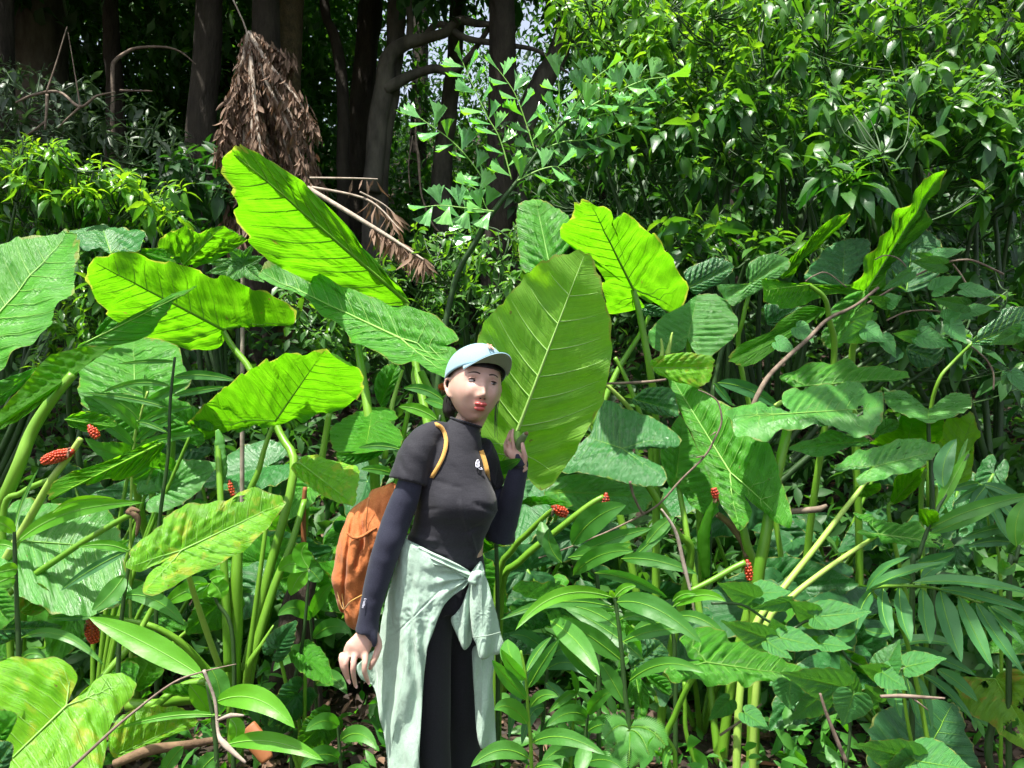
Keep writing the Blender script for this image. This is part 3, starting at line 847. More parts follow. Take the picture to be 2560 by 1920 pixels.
shrub('tall shrub of long glossy drooping leaves with yellow tips filling the upper right', (1.9, 5.9, 0), [
    (300, [(1390, -60), (1960, -60), (1900, 120), (1820, 250), (1600, 290), (1450, 230)], 4.9, 6.3, 7, .115, .054, .75, .30, .45),
    (190, [(1500, 200), (1900, 160), (2050, 260), (1950, 420), (1700, 420), (1480, 330)], 4.8, 6.0, 7, .125, .066, .3, .10, .55),
    ], 'shrub', 101, nsub=14)
shrub('broad shrub with big hanging leaves spreading across the right edge', (3.4, 5.4, 0), [
    (150, [(2020, 200), (2300, 120), (2580, 200), (2600, 330), (2300, 320), (2050, 330)], 4.5, 5.5, 7, .145, .076, .3, .10, .65),
    (170, [(1900, -60), (2580, -60), (2580, 120), (2100, 180), (1950, 150)], 5.0, 6.6, 7, .13, .066, .3, .14, .55),
    (30, [(2040, 370), (2240, 360), (2200, 450), (2080, 440)], 4.3, 4.8, 9, .18, .07, .2, .08, .5),
    (40, [(2380, 330), (2600, 280), (2600, 470), (2420, 470)], 4.5, 5.4, 8, .16, .06, .2, .05, .45),
    ], 'shrub', 102, nsub=12)
shrub('dark shaded shrub behind the tall upright crinkled leaf', (3.2, 7.4, 0), [
    (230, [(1650, 330), (2600, 330), (2600, 760), (2200, 700), (1900, 620), (1700, 560)], 6.4, 8.2, 8, .19, .075, .1, .05, .4),
    (120, [(1250, 300), (1750, 300), (1750, 560), (1300, 600)], 6.2, 8.0, 8, .15, .06, .15, .12, .35),
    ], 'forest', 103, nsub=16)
shrub('low leafy shrub with broad dull leaves behind the backlit heart leaf', (1.3, 5.2, 0), [
    (34, [(1620, 500), (2040, 520), (2060, 640), (1900, 660), (1640, 620)], 4.6, 5.4, 8, .16, .075, .3, .12, .3),
    (40, [(2200, 640), (2600, 600), (2600, 1000), (2380, 960), (2250, 800)], 4.4, 5.6, 8, .15, .065, .2, .05, .35),
    ], 'shrub', 104)
shrub('bright yellow green drooping shrub at the left edge under the grey twigs', (-3.6, 5.0, 0), [
    (150, [(-60, 340), (120, 340), (300, 400), (480, 470), (440, 530), (200, 500), (-60, 470)], 4.3, 4.9, 8, .105, .042, .55, .22, .65),
    (110, [(-60, 460), (330, 500), (330, 640), (-60, 650)], 4.4, 5.2, 8, .10, .04, .3, .08, .6),
    ], 'bush_l', 105)
shrub('grey green twiggy shrub in shade at the upper left', (-4.4, 6.7, 0), [
    (90, [(-60, 120), (160, 150), (420, 260), (470, 380), (300, 400), (-60, 330)], 5.8, 7.0, 8, .14, .045, .2, .3, .3),
    ], 'grey_leaf', 106)
shrub('dark shrub in deep shade below the peeling trunk', (-2.4, 6.4, 0), [
    (60, [(360, 360), (600, 330), (640, 480), (500, 560), (400, 560)], 5.8, 6.8, 8, .18, .075, .05, .02, .3),
    ], 'forest', 107)
shrub('small leaved green bush behind the middle of the big leaf patch', (-.3, 5.8, 0), [
    (120, [(960, 560), (1300, 560), (1330, 720), (1200, 800), (960, 760), (900, 640)], 4.7, 5.8, 8, .085, .04, .35, .25, .3),
    (70, [(700, 640), (900, 700), (1000, 860), (850, 900), (700, 780)], 4.6, 5.6, 8, .085, .04, .35, .25, .3),
    ], 'shrub', 108)
shrub('small leaved sprawling bush behind the left glossy leaf', (-2.6, 4.9, 0), [
    (110, [(180, 640), (300, 660), (300, 860), (160, 900), (60, 960)], 4.3, 5.0, 8, .09, .035, .3, .2, .3),
    ], 'bush_l', 109)

# stout dark boughs showing inside the right hand shrubs
def bough(label, pts, rads, m='stem_dark', name='branch', cat='branch', group=None, sides=7, twigs=()):
    W = [P(x, y, d) for x, y, d in pts]
    V, F = tube(W, rads, sides, True, 6)
    for i in range(len(V)): V[i] += .012 * np.array(mnoise.noise_vector(Vector(V[i] * 5)))
    parts = [(V, F)]
    for tp, tr in twigs:
        parts.append(tube([P(x, y, d) for x, y, d in tp], tr, 5, True, 5))
    V, F = jn(parts)
    return tag(mesh(name, V, F, M[m], origin=W[0]), label, cat, group)
bough('dark forked bough rising through the middle of the right shrub', [(1805, 560, 5.6), (1830, 430, 5.6), (1880, 300, 5.6), (1990, 110, 5.6), (2050, -20, 5.6)], [.03, .028, .024, .018, .012], twigs=[([(1830, 430, 5.6), (1760, 330, 5.5), (1700, 200, 5.5)], [.014, .006]), ([(1880, 310, 5.6), (1960, 250, 5.4), (2080, 220, 5.3)], [.012, .005])])
bough('dark leaning bough low in the right hand shade behind the narrow folded leaf', [(1985, 600, 6), (2030, 480, 6), (2120, 350, 6), (2200, 180, 6)], [.04, .035, .025, .015])
bough('long dark branch slanting through the leaves at the upper right corner', [(2290, 150, 5.6), (2400, 40, 5.6), (2480, -60, 5.6)], [.02, .02, .016], twigs=[([(2330, 110, 5.6), (2300, 0, 5.6), (2290, -60, 5.6)], [.01, .006])])
bough('second dark branch slanting to the right edge near the upper corner', [(2440, 160, 5.5), (2520, 60, 5.5), (2600, -40, 5.5)], [.018, .018, .014])
bough('pale forked bare branch lying across the grey green shrub at the left', [(40, 255, 5.6), (85, 237, 5.6), (150, 232, 5.6), (200, 268, 5.5), (240, 240, 5.5), (285, 228, 5.5)], [.007, .011, .011, .010, .009, .005], 'twig',
      twigs=[([(118, 236, 5.6), (116, 280, 5.6), (112, 325, 5.6)], [.014, .008]), ([(116, 232, 5.6), (140, 160, 5.6), (168, 66, 5.6)], [.008, .004]), ([(200, 268, 5.5), (170, 295, 5.5), (145, 320, 5.5)], [.01, .005]), ([(200, 265, 5.5), (190, 200, 5.5), (170, 80, 5.5)], [.006, .003]), ([(112, 305, 5.6), (75, 333, 5.6), (50, 345, 5.6)], [.01, .005])])
bough('bare arching branch curving through the dark wood at the upper left', [(282, 360, 7.4), (283, 190, 7.4), (292, 150, 7.4), (340, 122, 7.4), (400, 116, 7.4), (450, 130, 7.4), (490, 160, 7.4)], [.022, .02, .018, .015, .012, .009, .005], 'twig', twigs=[([(300, 226, 7.3), (380, 228, 7.3)], [.012, .008])])
bough('thin knotted hanging vine dangling in front of the dark wood', [(1038, 300, 7), (1040, 360, 7), (1046, 400, 7), (1052, 470, 7), (1070, 540, 7), (1110, 590, 7)], [.008, .01, .016, .009, .009, .008], 'twig', 'hanging_vine', 'vine')
bough('thin pale vine hanging left of the knotted one', [(1032, 340, 7.2), (1022, 400, 7.2), (1024, 470, 7.2)], [.006, .006, .005], 'twig', 'hanging_vine', 'vine')
bough('stiff pale dead stalk leaning above the hanging dead fronds', [(585, 0, 6), (605, 50, 6), (622, 100, 6)], [.007, .007, .006], 'deadstem')

# ------------------------------------------------------------ hanging dead palm fronds
def dead_fronds():
    rs = np.random.default_rng(8)
    foot = P(640, 560, 6.6); foot[2] = ground_z(foot[0], foot[1])
    root = empty('dead_palm_frond', P(622, 85, 6.0), 'large brown dead fronds with withered leaflets hanging in a cone beside the mossy trunk', 'dead frond')
    ends = [(553, 380), (556, 470), (570, 560), (585, 640), (610, 600), (640, 600), (670, 600), (700, 580), (730, 560), (755, 530), (785, 500), (805, 470), (788, 330), (728, 158), (600, 620)]
    for k, (ex, ey) in enumerate(ends):
        dk = 6.0 + rs.uniform(-.35, .35)
        f1, f2 = .30, .66
        pts = [P(622, 82, 6.0), P(622 + (ex - 622) * f1 * .95, 82 + (ey - 82) * f1, (6 + dk) / 2), P(622 + (ex - 622) * (f2 + .06), 82 + (ey - 82) * f2, dk), P(ex, ey, dk)]
        V, F = tube(pts, [.022, .017, .012, .004], 5, True, 10)
        ra = mesh('rachis', V, F, M['deadstem'], root)
        C = V.reshape(-1, 5, 3)[:].mean(1) if (len(V) % 5 == 0) else V
        n = 420
        t = rs.uniform(.06, 1, n) * (len(C) - 1); i0 = np.floor(t).astype(int).clip(0, len(C) - 2)
        pos = C[i0] + (C[i0 + 1] - C[i0]) * (t - i0)[:, None] + rs.normal(size=(n, 3)) * .02
        d = unit(np.stack([rs.normal(size=n) * .28, rs.normal(size=n) * .28, -np.ones(n) * rs.uniform(.8, 1.4, n)], 1))
        nm = unit(rs.normal(size=(n, 3)) + [0, -1, 0])
        L = rs.uniform(.05, .13, n) * (.35 + .65 * np.minimum(1, t / (len(C) - 1) * 2.2))
        V, F, v = leaf_cloud(pos, d, nm, L, L * rs.uniform(.12, .34, n), rs.random(n), True, rs.uniform(-.3, .5, (n, 1)), .35)
        mesh('leaflets', V, F, M['deadleaf'], ra, var=v)
dead_fronds()
def fallen_frond():
    rs = np.random.default_rng(9)
    root = empty('dead_palm_frond', P(790, 490, 5.2), 'bare grey fallen frond with shredded leaflets slanting down behind the largest backlit leaf', 'dead frond')
    for pts, rr, n, t0 in [([(770, 470, 5.4), (895, 545, 5.1), (985, 600, 4.9), (1060, 650, 4.7)], [.018, .016, .012, .006], 240, .45),
                       ([(780, 468, 5.4), (920, 500, 5.2), (1000, 575, 5.0)], [.01, .008, .004], 22, .5),
                       ([(775, 445, 5.5), (880, 446, 5.4), (945, 448, 5.4)], [.009, .007, .005], 6, .5),
                       ([(900, 480, 5.2), (960, 512, 5.2), (1000, 550, 5.2)], [.007, .006, .003], 16, .2)]:
        W = [P(*p) for p in pts]; V, F = tube(W, rr, 5, True, 10)
        ra = mesh('rachis', V, F, M['deadstem'], root)
        C = V.reshape(-1, 5, 3).mean(1)
        t = rs.uniform(t0, 1, n) * (len(C) - 1); i0 = np.floor(t).astype(int).clip(0, len(C) - 2)
        pos = C[i0] + (C[i0 + 1] - C[i0]) * (t - i0)[:, None]
        d = unit(np.stack([.25 + rs.normal(size=n) * .35, rs.normal(size=n) * .3, -rs.uniform(.5, 1.3, n)], 1))
        nm = unit(rs.normal(size=(n, 3)) + [0, -1, 0]); L = rs.uniform(.07, .18, n)
        V, F, v = leaf_cloud(pos, d, nm, L, L * .16, rs.uniform(.5, 1, n), False, rs.uniform(-.2, .4, (n, 1)))
        mesh('leaflets', V, F, M['deadleaf'], ra, var=v)
fallen_frond()

# ------------------------------------------------------------ fishtail palm
def fishtail():
    rs = np.random.default_rng(12)
    base = P(*Y2((1370, 1640)), 4.3)
    ft = base.copy(); ft[0] -= .35; ft[2] = ground_z(ft[0], 4.4)
    root = empty('fishtail_palm', ft, 'young palm with ragged fan shaped leaflets rising above the big leaves', 'palm')
    main = [ft, P(*Y2((1150, 2200)), 4.35), base, P(*Y2((1500, 1430)), 4.3), P(*Y2((1650, 1240)), 4.3), P(*Y2((1790, 1040)), 4.3), P(*Y2((1960, 850)), 4.3), P(*Y2((2200, 700)), 4.35)]
    V, F = tube(main, [.02, .018, .016, .014, .011, .008, .006, .004], 8)
    mesh('leaf_stalk', V, F, M['stem_dark'], root)
    ra = [[(1600, 1240), (1520, 960), (1430, 800), (1320, 560), (1262, 430)], [(1760, 1040), (1700, 850), (1620, 640), (1500, 470)],
          [(1440, 1300), (1400, 1230), (1290, 1080), (1170, 960), (1060, 880), (960, 810)], [(1900, 900), (1930, 760), (1925, 520)],
          [(1960, 850), (2100, 640), (2180, 540), (2260, 480)], [(1800, 1040), (1960, 980), (2150, 960), (2330, 900), (2480, 840)],
          [(1640, 1250), (1780, 1180), (1900, 1150), (1950, 1180)], [(1450, 1480), (1420, 1420), (1380, 1330), (1330, 1290)], [(2000, 840), (2200, 800), (2400, 740), (2560, 640)],
          [(1480, 1460), (1300, 1440), (1120, 1420), (1000, 1430)], [(2100, 760), (2300, 650), (2500, 560), (2680, 530)], [(1380, 1640), (1300, 1560), (1240, 1500)]]
    for q, r_ in enumerate(ra):
        d = 4.25 + .05 * (q % 3)
        W = np.array([P(*Y2(p), d) for p in r_])
        V, F = tube(W, np.linspace(.0045, .002, len(W)), 5, True, 8)
        C = V.reshape(-1, 5, 3).mean(1)
        st = mesh('rachis', V, F, M['veinp'], root)
        ln = np.linalg.norm(np.diff(C, axis=0), axis=1).sum()
        n = max(5, int(ln / .044))
        LV, LF, Lv, o_ = [], [], [], 0
        for i in range(n):
            t = (i + .5) / n * (len(C) - 1); i0 = min(int(t), len(C) - 2)
            p = C[i0] + (C[i0 + 1] - C[i0]) * (t - i0)
            tg = unit(C[min(i0 + 2, len(C) - 1)] - C[max(i0 - 1, 0)])
            perp = unit(np.cross(tg, [0, -1, .0]))
            s = 1 if i % 2 else -1
            if i == n - 1: s = 0
            dr = unit(perp * s * .9 + tg * (.45 if s else 1) + np.array([0, rs.uniform(-.5, .15), .25 * abs(s)]) + rs.normal(size=3) * .12)
            nm = unit(np.array([rs.normal() * .3, -.55 + rs.normal() * .3, .9]))
            sd = unit(np.cross(dr, nm)); nm = np.cross(sd, dr)
            L = rs.uniform(.11, .155)
            # ragged fan
            m_ = 9; aa = np.linspace(-.48, .48, m_)
            ring1 = [p + dr * L * .55 * math.cos(a) + sd * L * .55 * math.sin(a) * .9 + nm * L * .06 * math.cos(a * 6) for a in aa]
            ring2 = [p + (dr * math.cos(a) + sd * math.sin(a) * 1.1) * L * (1 - .10 * (j % 2) - .08 * rs.random() + .15 * (j == 0)) - nm * L * .12 * abs(a) + nm * L * .09 * ((-1) ** j) for j, a in enumerate(aa)]
            V_ = np.array([p] + ring1 + ring2)
            F_ = [(0, 1 + j, 2 + j) for j in range(m_ - 1)] + [(1 + j, 1 + m_ + j, 2 + m_ + j, 2 + j) for j in range(m_ - 1)]
            LV.append(V_); LF += [tuple(k + o_ for k in f) for f in F_]; o_ += len(V_); Lv += [rs.uniform(0, .55) if rs.random() > .18 else .95] * len(V_)
        mesh('leaflets', np.concatenate(LV), LF, M['fish'], st, var=Lv)
fishtail()

# ============================================================ BIG LEAVED PLANTS
def plant(label, px, d, cat='elephant ear', name='elephant_ear_plant', group='elephant ear plants of the patch', z=None):
    x = (px - 1280) / FPX * d
    return empty(name, (x, d, ground_z(x, d) if z is None else z), label, cat, group)

def foot_of(root, dx=0., dy=0., dz=0.):
    o = ORI[root.name]; return np.array([o[0] + dx, o[1] + dy, o[2] + dz - .03])

def stalk_to(root, Z, pts, r0, r1, mat='stalk', name='leaf_stalk', dx=0., dy=0., sides=10):
    """from the plant's foot up through the listed (x,y,depth) points"""
    W = [P(*Z((x, y)), d) for x, y, d in pts][::-1]
    f = foot_of(root, dx, dy)
    a = W[0]; m = f * .5 + a * .5 + np.array([(f[0] - a[0]) * .15, 0, 0])
    W = [f, m] + W
    V, F = tube(W, np.linspace(r0, r1, len(W)), sides, True, 6)
    return mesh(name, V, F, M[mat], root)

_ico = None
def ico():
    global _ico
    if _ico is None:
        bm = bmesh.new(); bmesh.ops.create_icosphere(bm, subdivisions=1, radius=1)
        _ico = (np.array([v.co[:] for v in bm.verts]), [tuple(v.index for v in f.verts) for f in bm.faces]); bm.free()
    return _ico

def spike(root, Z, a, b, d, r, mat='berry', br=.0052, husk=True, seed=1):
    """red fruit head from a to b (zoom px), r half thickness px"""
    rs = np.random.default_rng(seed)
    s = Z((1, 0))[0] - Z((0, 0))[0]
    A, B = P(*Z(a), d), P(*Z(b), d)
    rr = .85 * r * s / FPX * d; ax = B - A; L = np.linalg.norm(ax); ax /= L
    n1 = unit(np.cross(ax, [0, 1, .1])); n2 = np.cross(ax, n1)
    iv, if_ = ico(); parts = []
    rows = max(4, int(L / (br * 1.7)))
    for i in range(rows):
        t = (i + .5) / rows; pr = rr * (math.sin(math.pi * (.12 + .8 * t)) ** .6)
        k = max(5, int(2 * math.pi * pr / (br * 1.9)))
        for j in range(k):
            th = 2 * math.pi * (j + .5 * (i % 2)) / k + rs.normal() * .08
            c = A + ax * L * t + (n1 * math.cos(th) + n2 * math.sin(th)) * pr
            parts.append((iv * br * rs.uniform(.85, 1.15) + c, if_))
    core = tube([A - ax * .01, A + ax * L * .3, A + ax * L * .7, B], [rr * .5, rr * .9, rr * .9, rr * .4], 8)
    V, F = jn(parts); 
    o = mesh('fruit_spike', V, F, M[mat], root)
    mesh('core', core[0], core[1], M['berry_dark'], o)
    if husk:
        hp = []
        for k in range(6):
            d_ = unit(-ax * .3 + n1 * rs.normal() + n2 * rs.normal() + np.array([0, 0, -.7]))
            hp.append(tube([A, A + d_ * rr * .9, A + d_ * rr * 1.3 + np.array([0, 0, -rr * .9])], [.004, .003, .001], 4))
        Vh, Fh = jn(hp); mesh('husk', Vh, Fh, M['dry'], o)
    return o

EAR = [(-.02, 0), (-.26, .07), (-.37, .20), (-.30, .36), (-.08, .46), (.12, .48), (.35, .45), (.6, .34), (.83, .16), (1, 0)]
HEART = [(-.02, 0), (-.13, .12), (-.14, .28), (-.02, .44), (.18, .5), (.42, .43), (.65, .27), (.84, .11), (1, 0)]
def tleaf(root, Z, A, T, w, d, dT=0., mat='top', shape=EAR, ds=0., R_=10, **kw):
    A_ = np.array(A, float); e = np.array(T, float) - A_; L = np.hypot(*e); ep = np.array([-e[1], e[0]]) / L
    pts = [tuple(A_ + e * u + ep * v * w) for u, v in shape] + [tuple(A_ + e * u - ep * v * w) for u, v in shape[-2:0:-1]]
    return blade(root, Z, pts, A, T, d, d + dT, mat, ds=ds, R_=R_, **kw)

# --- left edge plant: large glossy leaf, twisted leaf
p = plant('plant at the left edge with a huge glossy leaf and a twisted folded leaf', -230, 2.95)
blade(p, Z1, [(-320, 420), (0, 350), (160, 262), (400, 215), (505, 255), (535, 350), (508, 480), (512, 560), (490, 680), (400, 810), (388, 890), (300, 950), (170, 1055), (0, 1150), (-300, 1200), (-520, 1000), (-470, 640)],
      (-300, 1080), (430, 225), 3.0, 3.45, 'top', ds=-.3, side=1, fold=.10, quilt=.010, nv=9, veins='veinp')
stalk_to(p, Z1, [(-300, 1085, 3.02), (-340, 1300, 3.0)], .03, .018)
blade(p, Z1, [(1280, 555), (1120, 592), (1000, 650), (850, 745), (720, 820), (600, 885), (500, 945), (640, 930), (735, 935), (890, 890), (965, 840), (1055, 740), (1120, 645)], (520, 935), (1280, 555), 2.85, 2.75, 'top', side=1, fold=-.05, veins='veinp', quilt=.005)
blade(p, Z1, [(600, 925), (480, 950), (330, 995), (240, 1080), (170, 1170), (40, 1310), (-80, 1480), (50, 1450), (200, 1360), (330, 1250), (420, 1170), (480, 1130), (560, 1060), (640, 985), (735, 938)], (430, 1150), (-60, 1470), 2.82, 2.7, 'lit', side=-1, fold=.02, veins=None)
blade(p, Z1, [(250, 1075), (120, 1120), (-60, 1190), (-200, 1280), (-160, 1420), (0, 1335), (120, 1230), (190, 1150)], (240, 1085), (-180, 1400), 2.84, 2.9, 'top', side=1, veins=None)
stalk_to(p, Z1, [(470, 1120, 2.83), (330, 1290, 2.8), (200, 1500, 2.78), (60, 1850, 2.75)], .028, .017)
s1 = stalk_to(p, Z2, [(520, -10, 2.6), (440, 110, 2.6), (330, 260, 2.6), (170, 540, 2.62), (0, 830, 2.65)], .018, .010, 'stalk_pale', 'fruit_stalk')
spike(p, Z2, (455, 78), (268, 138), 2.58, 40, 'berry', seed=2)
spike(p, Z1, (580, 1462), (630, 1530), 2.6, 27, 'berry', husk=False, seed=3)
blade(p, Z2, [(1080, -20), (980, 10), (830, 70), (700, 130), (500, 185), (360, 280), (340, 372), (430, 330), (520, 290), (700, 250), (900, 210), (1040, 90)], (1040, 20), (345, 365), 3.05, 2.75, 'lit', side=-1, fold=.04, nv=10)

# --- lower left shaded leaf with dappled shadows
p = plant('low plant at the left with a broad bluish leaf dappled by stem shadows', 40, 2.7)
blade(p, Z2, [(0, 690), (-40, 560), (60, 440), (130, 405), (300, 430), (500, 440), (690, 465), (760, 600), (800, 780), (835, 1000), (640, 1135), (360, 1145), (100, 1000), (-20, 860)], (185, 655), (830, 700), 2.75, 2.95, 'pale', ds=-.35, side=1, nv=8, veins='veinp', quilt=.006)
blade(p, Z2, [(130, 985), (200, 930), (260, 925), (310, 960), (325, 1020), (290, 1090), (220, 1130), (150, 1120), (120, 1060)], (140, 1100), (300, 960), 2.6, 2.6, 'old', side=-1, nv=6, label='yellowed leaf with brown edges')
blade(p, Z2, [(-80, 1140), (20, 1060), (140, 1160), (260, 1160), (400, 1200), (300, 1250), (150, 1260), (0, 1310), (-120, 1300)], (-60, 1220), (400, 1200), 2.6, 2.7, 'blue', side=1, nv=7)
blade(p, Z2, [(-80, 900), (0, 930), (90, 1020), (105, 1120), (60, 1180), (0, 1220), (-80, 1180)], (-60, 1000), (60, 1180), 2.5, 2.45, 'top', side=1, nv=6)
stalk_to(p, Z2, [(185, 660, 2.76), (150, 900, 2.75)], .02, .012)
st = stalk(p, Z2, [(880, 470, 2.62), (800, 500, 2.62), (560, 640, 2.63), (380, 760, 2.64), (130, 930, 2.66), (-150, 1150, 2.7)], .010, .012, 'stalk')
mesh('husk', *jn([tube([P(*Z2(q), 2.62) for q in ((820, 460), (870, 480), (890, 530), (875, 620))], [.012, .014, .009, .003], 6), tube([P(*Z2(q), 2.62) for q in ((820, 470), (850, 450), (900, 460))], [.010, .012, .004], 6)]), M['dry'], st)
stalk_to(p, Z2, [(330, 250, 2.7), (140, 340, 2.7), (20, 500, 2.7)], .012, .010, 'stalk')

# --- bottom left corner
p = plant('glossy two lobed leaf plant filling the bottom left corner', -60, 2.0)
blade(p, Y4, [(-420, 1450), (-330, 900), (-140, 690), (60, 655), (200, 635), (350, 640), (450, 690), (492, 770), (450, 870), (428, 932), (490, 885), (600, 790), (680, 730), (780, 728), (865, 800), (850, 880), (770, 975), (700, 1080), (680, 1200), (640, 1380), (500, 1560), (100, 1650), (-200, 1600)],
      (425, 940), (-220, 1560), 2.0, 1.72, 'yel', ds=.05, side=1, fold=.03, quilt=.008, nv=8, veins='veinp')
stalk_to(p, Y4, [(430, 950, 2.02), (470, 1120, 2.05)], .016, .010)
blade(p, Y4, [(-120, 960), (0, 955), (100, 985), (105, 1040), (60, 1130), (0, 1220), (-100, 1300)], (-90, 1230), (105, 1000), 1.7, 1.72, 'top', side=1, nv=6)
blade(p, Y4, [(-120, 1200), (30, 1160), (90, 1190), (80, 1270), (40, 1380), (-100, 1420)], (-90, 1400), (80, 1180), 1.65, 1.66, 'dark', side=1, nv=6)

p = plant('low yellowing leaf plant behind the corner leaf at the bottom left', 400, 2.45)
blade(p, Y4, [(730, 1040), (800, 985), (900, 955), (1080, 945), (1230, 980), (1260, 1060), (1150, 1110), (1020, 1170), (940, 1240), (820, 1290), (700, 1240), (690, 1130)], (760, 1250), (1250, 1020), 2.35, 2.6, 'yel', side=1, nv=7, veins='veinp', quilt=.005)
blade(p, Y4, [(1050, 850), (1100, 800), (1220, 790), (1340, 800), (1390, 870), (1360, 960), (1290, 900), (1200, 880)], (1380, 900), (1050, 850), 2.5, 2.5, 'lit', side=1, nv=6)
blade(p, Y4, [(850, 880), (860, 780), (900, 690), (830, 650), (760, 700), (730, 720), (800, 730), (860, 790)], (870, 870), (880, 690), 2.55, 2.6, 'top', side=1, nv=5, veins=None)
blade(p, Y4, [(700, 725), (760, 660), (880, 615), (1000, 660), (1060, 700), (980, 790), (880, 840), (850, 800)], (860, 830), (960, 650), 2.6, 2.7, 'lit', side=-1, nv=6)

# --- thick stemmed plant left of the woman
p = plant('tall plant with a thick upright pale green stem left of the backpack', 592, 2.9)
stx = P(*Z2((1510, 1650)), 2.9)
V, F = tube([foot_of(p), P(*Z2((1500, 1500)), 2.9), P(*Z2((1515, 1200)), 2.9), P(*Z2((1520, 900)), 2.9), P(*Z2((1530, 700)), 2.92), P(*Z2((1550, 520)), 2.95)], [.030, .028, .027, .023, .018, .012], 14, True, 6)
mesh('stem', V, F, M['stalk'], p)
stalk(p, Z2, [(1470, 1480, 2.86), (1455, 1100, 2.86), (1440, 800, 2.88), (1425, 500, 2.9), (1410, 200, 2.95), (1400, -60, 3.0)], .018, .010, 'stalk')
stalk(p, Z2, [(1580, 1560, 2.86), (1620, 1250, 2.86), (1700, 640, 2.88), (1740, 300, 2.95)], .012, .007)
stalk(p, Z2, [(1590, 1600, 2.88), (1640, 1350, 2.9), (1760, 950, 2.95), (1870, 680, 3.0), (1960, 380, 3.1)], .020, .012)
stalk(p, Z2, [(1590, 1600, 2.84), (1600, 1450, 2.8), (1680, 1320, 2.8), (1760, 1190, 2.82)], .018, .003, label='torn dry leaf sheath')
# mid backlit leaf
blade(p, OV, [(393, 935), (415, 905), (440, 880), (470, 855), (500, 830), (545, 800), (590, 778), (640, 766), (700, 762), (745, 780), (772, 825), (773, 860), (745, 888), (690, 903), (640, 912), (598, 918), (550, 925), (500, 935), (455, 948), (420, 950)],
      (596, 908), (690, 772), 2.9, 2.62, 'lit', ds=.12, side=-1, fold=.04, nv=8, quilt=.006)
stalk(p, Z1, [(1755, 1450, 2.9), (1700, 1600, 2.9), (1660, 1750, 2.9), (1600, 1900, 2.9), (1560, 2200, 2.9)], .008, .015)
# left backlit leaf
blade(p, Z1, [(580, 392), (690, 360), (800, 356), (900, 350), (1000, 400), (1100, 415), (1200, 432), (1300, 460), (1430, 530), (1480, 508), (1560, 535), (1700, 612), (1760, 608), (1830, 650), (1900, 690), (1945, 740), (1948, 815), (1780, 815), (1600, 818), (1450, 828), (1440, 870), (1452, 915), (1440, 955), (1380, 980), (1260, 978), (1150, 945), (930, 888), (800, 792), (700, 705), (630, 600), (595, 520)],
      (1430, 832), (600, 398), 3.35, 2.95, 'lit', ds=.10, side=-1, fold=.05, nv=9, quilt=.007)
stalk(p, Z1, [(1430, 832, 3.36), (1500, 950, 3.34), (1620, 1110, 3.3), (1800, 1500, 3.2), (1890, 1750, 3.1), (1700, 2500, 3.0), (1560, 3100, 2.95)], .012, .020)
# yellow green front leaf
blade(p, Z2, [(1832, 412), (1800, 365), (1700, 330), (1560, 333), (1500, 375), (1420, 410), (1250, 425), (1170, 450), (1100, 490), (1055, 512), (1040, 560), (990, 600), (900, 660), (840, 710), (832, 765), (808, 830), (900, 840), (1020, 800), (1125, 752), (1080, 790), (960, 860), (922, 940), (932, 1005), (1050, 1000), (1200, 900), (1400, 820), (1480, 770), (1560, 735), (1620, 670), (1700, 600), (1765, 510)],
      (1165, 712), (1815, 405), 2.5, 2.72, 'yel', ds=-.12, side=1, fold=.06, nv=8, veins='veinp', quilt=.007, hole=[((1548, 388), 30)])
stalk(p, Z2, [(1170, 720, 2.52), (1220, 900, 2.6), (1290, 1120, 2.68), (1400, 1430, 2.8), (1490, 1650, 2.88)], .008, .012, 'stalk_pale')
stalk(p, Z2, [(1060, 940, 2.7), (980, 1080, 2.7), (860, 1290, 2.66), (690, 1490, 2.6), (560, 1640, 2.55)], .008, .014, 'stalk')
stalk(p, Y4, [(640, 360, 2.75), (800, 385, 2.75), (980, 425, 2.75), (1150, 520, 2.78), (1270, 640, 2.82), (1430, 820, 2.88)], .007, .016, 'stalk')
stalk(p, Y4, [(1330, 780, 2.6), (1200, 800, 2.6), (1080, 870, 2.58), (960, 980, 2.5)], .014, .012, 'stalk')
stalk(p, Y4, [(1480, 900, 2.85), (1200, 900, 2.7), (1000, 930, 2.6), (820, 930, 2.6)], .016, .020, 'stalk')
spike(p, Y4, (575, 400), (610, 535), 2.72, 42, 'berry', seed=4)
spike(p, Z2, (1478, 275), (1500, 360), 2.95, 15, 'berry', husk=False, seed=5)

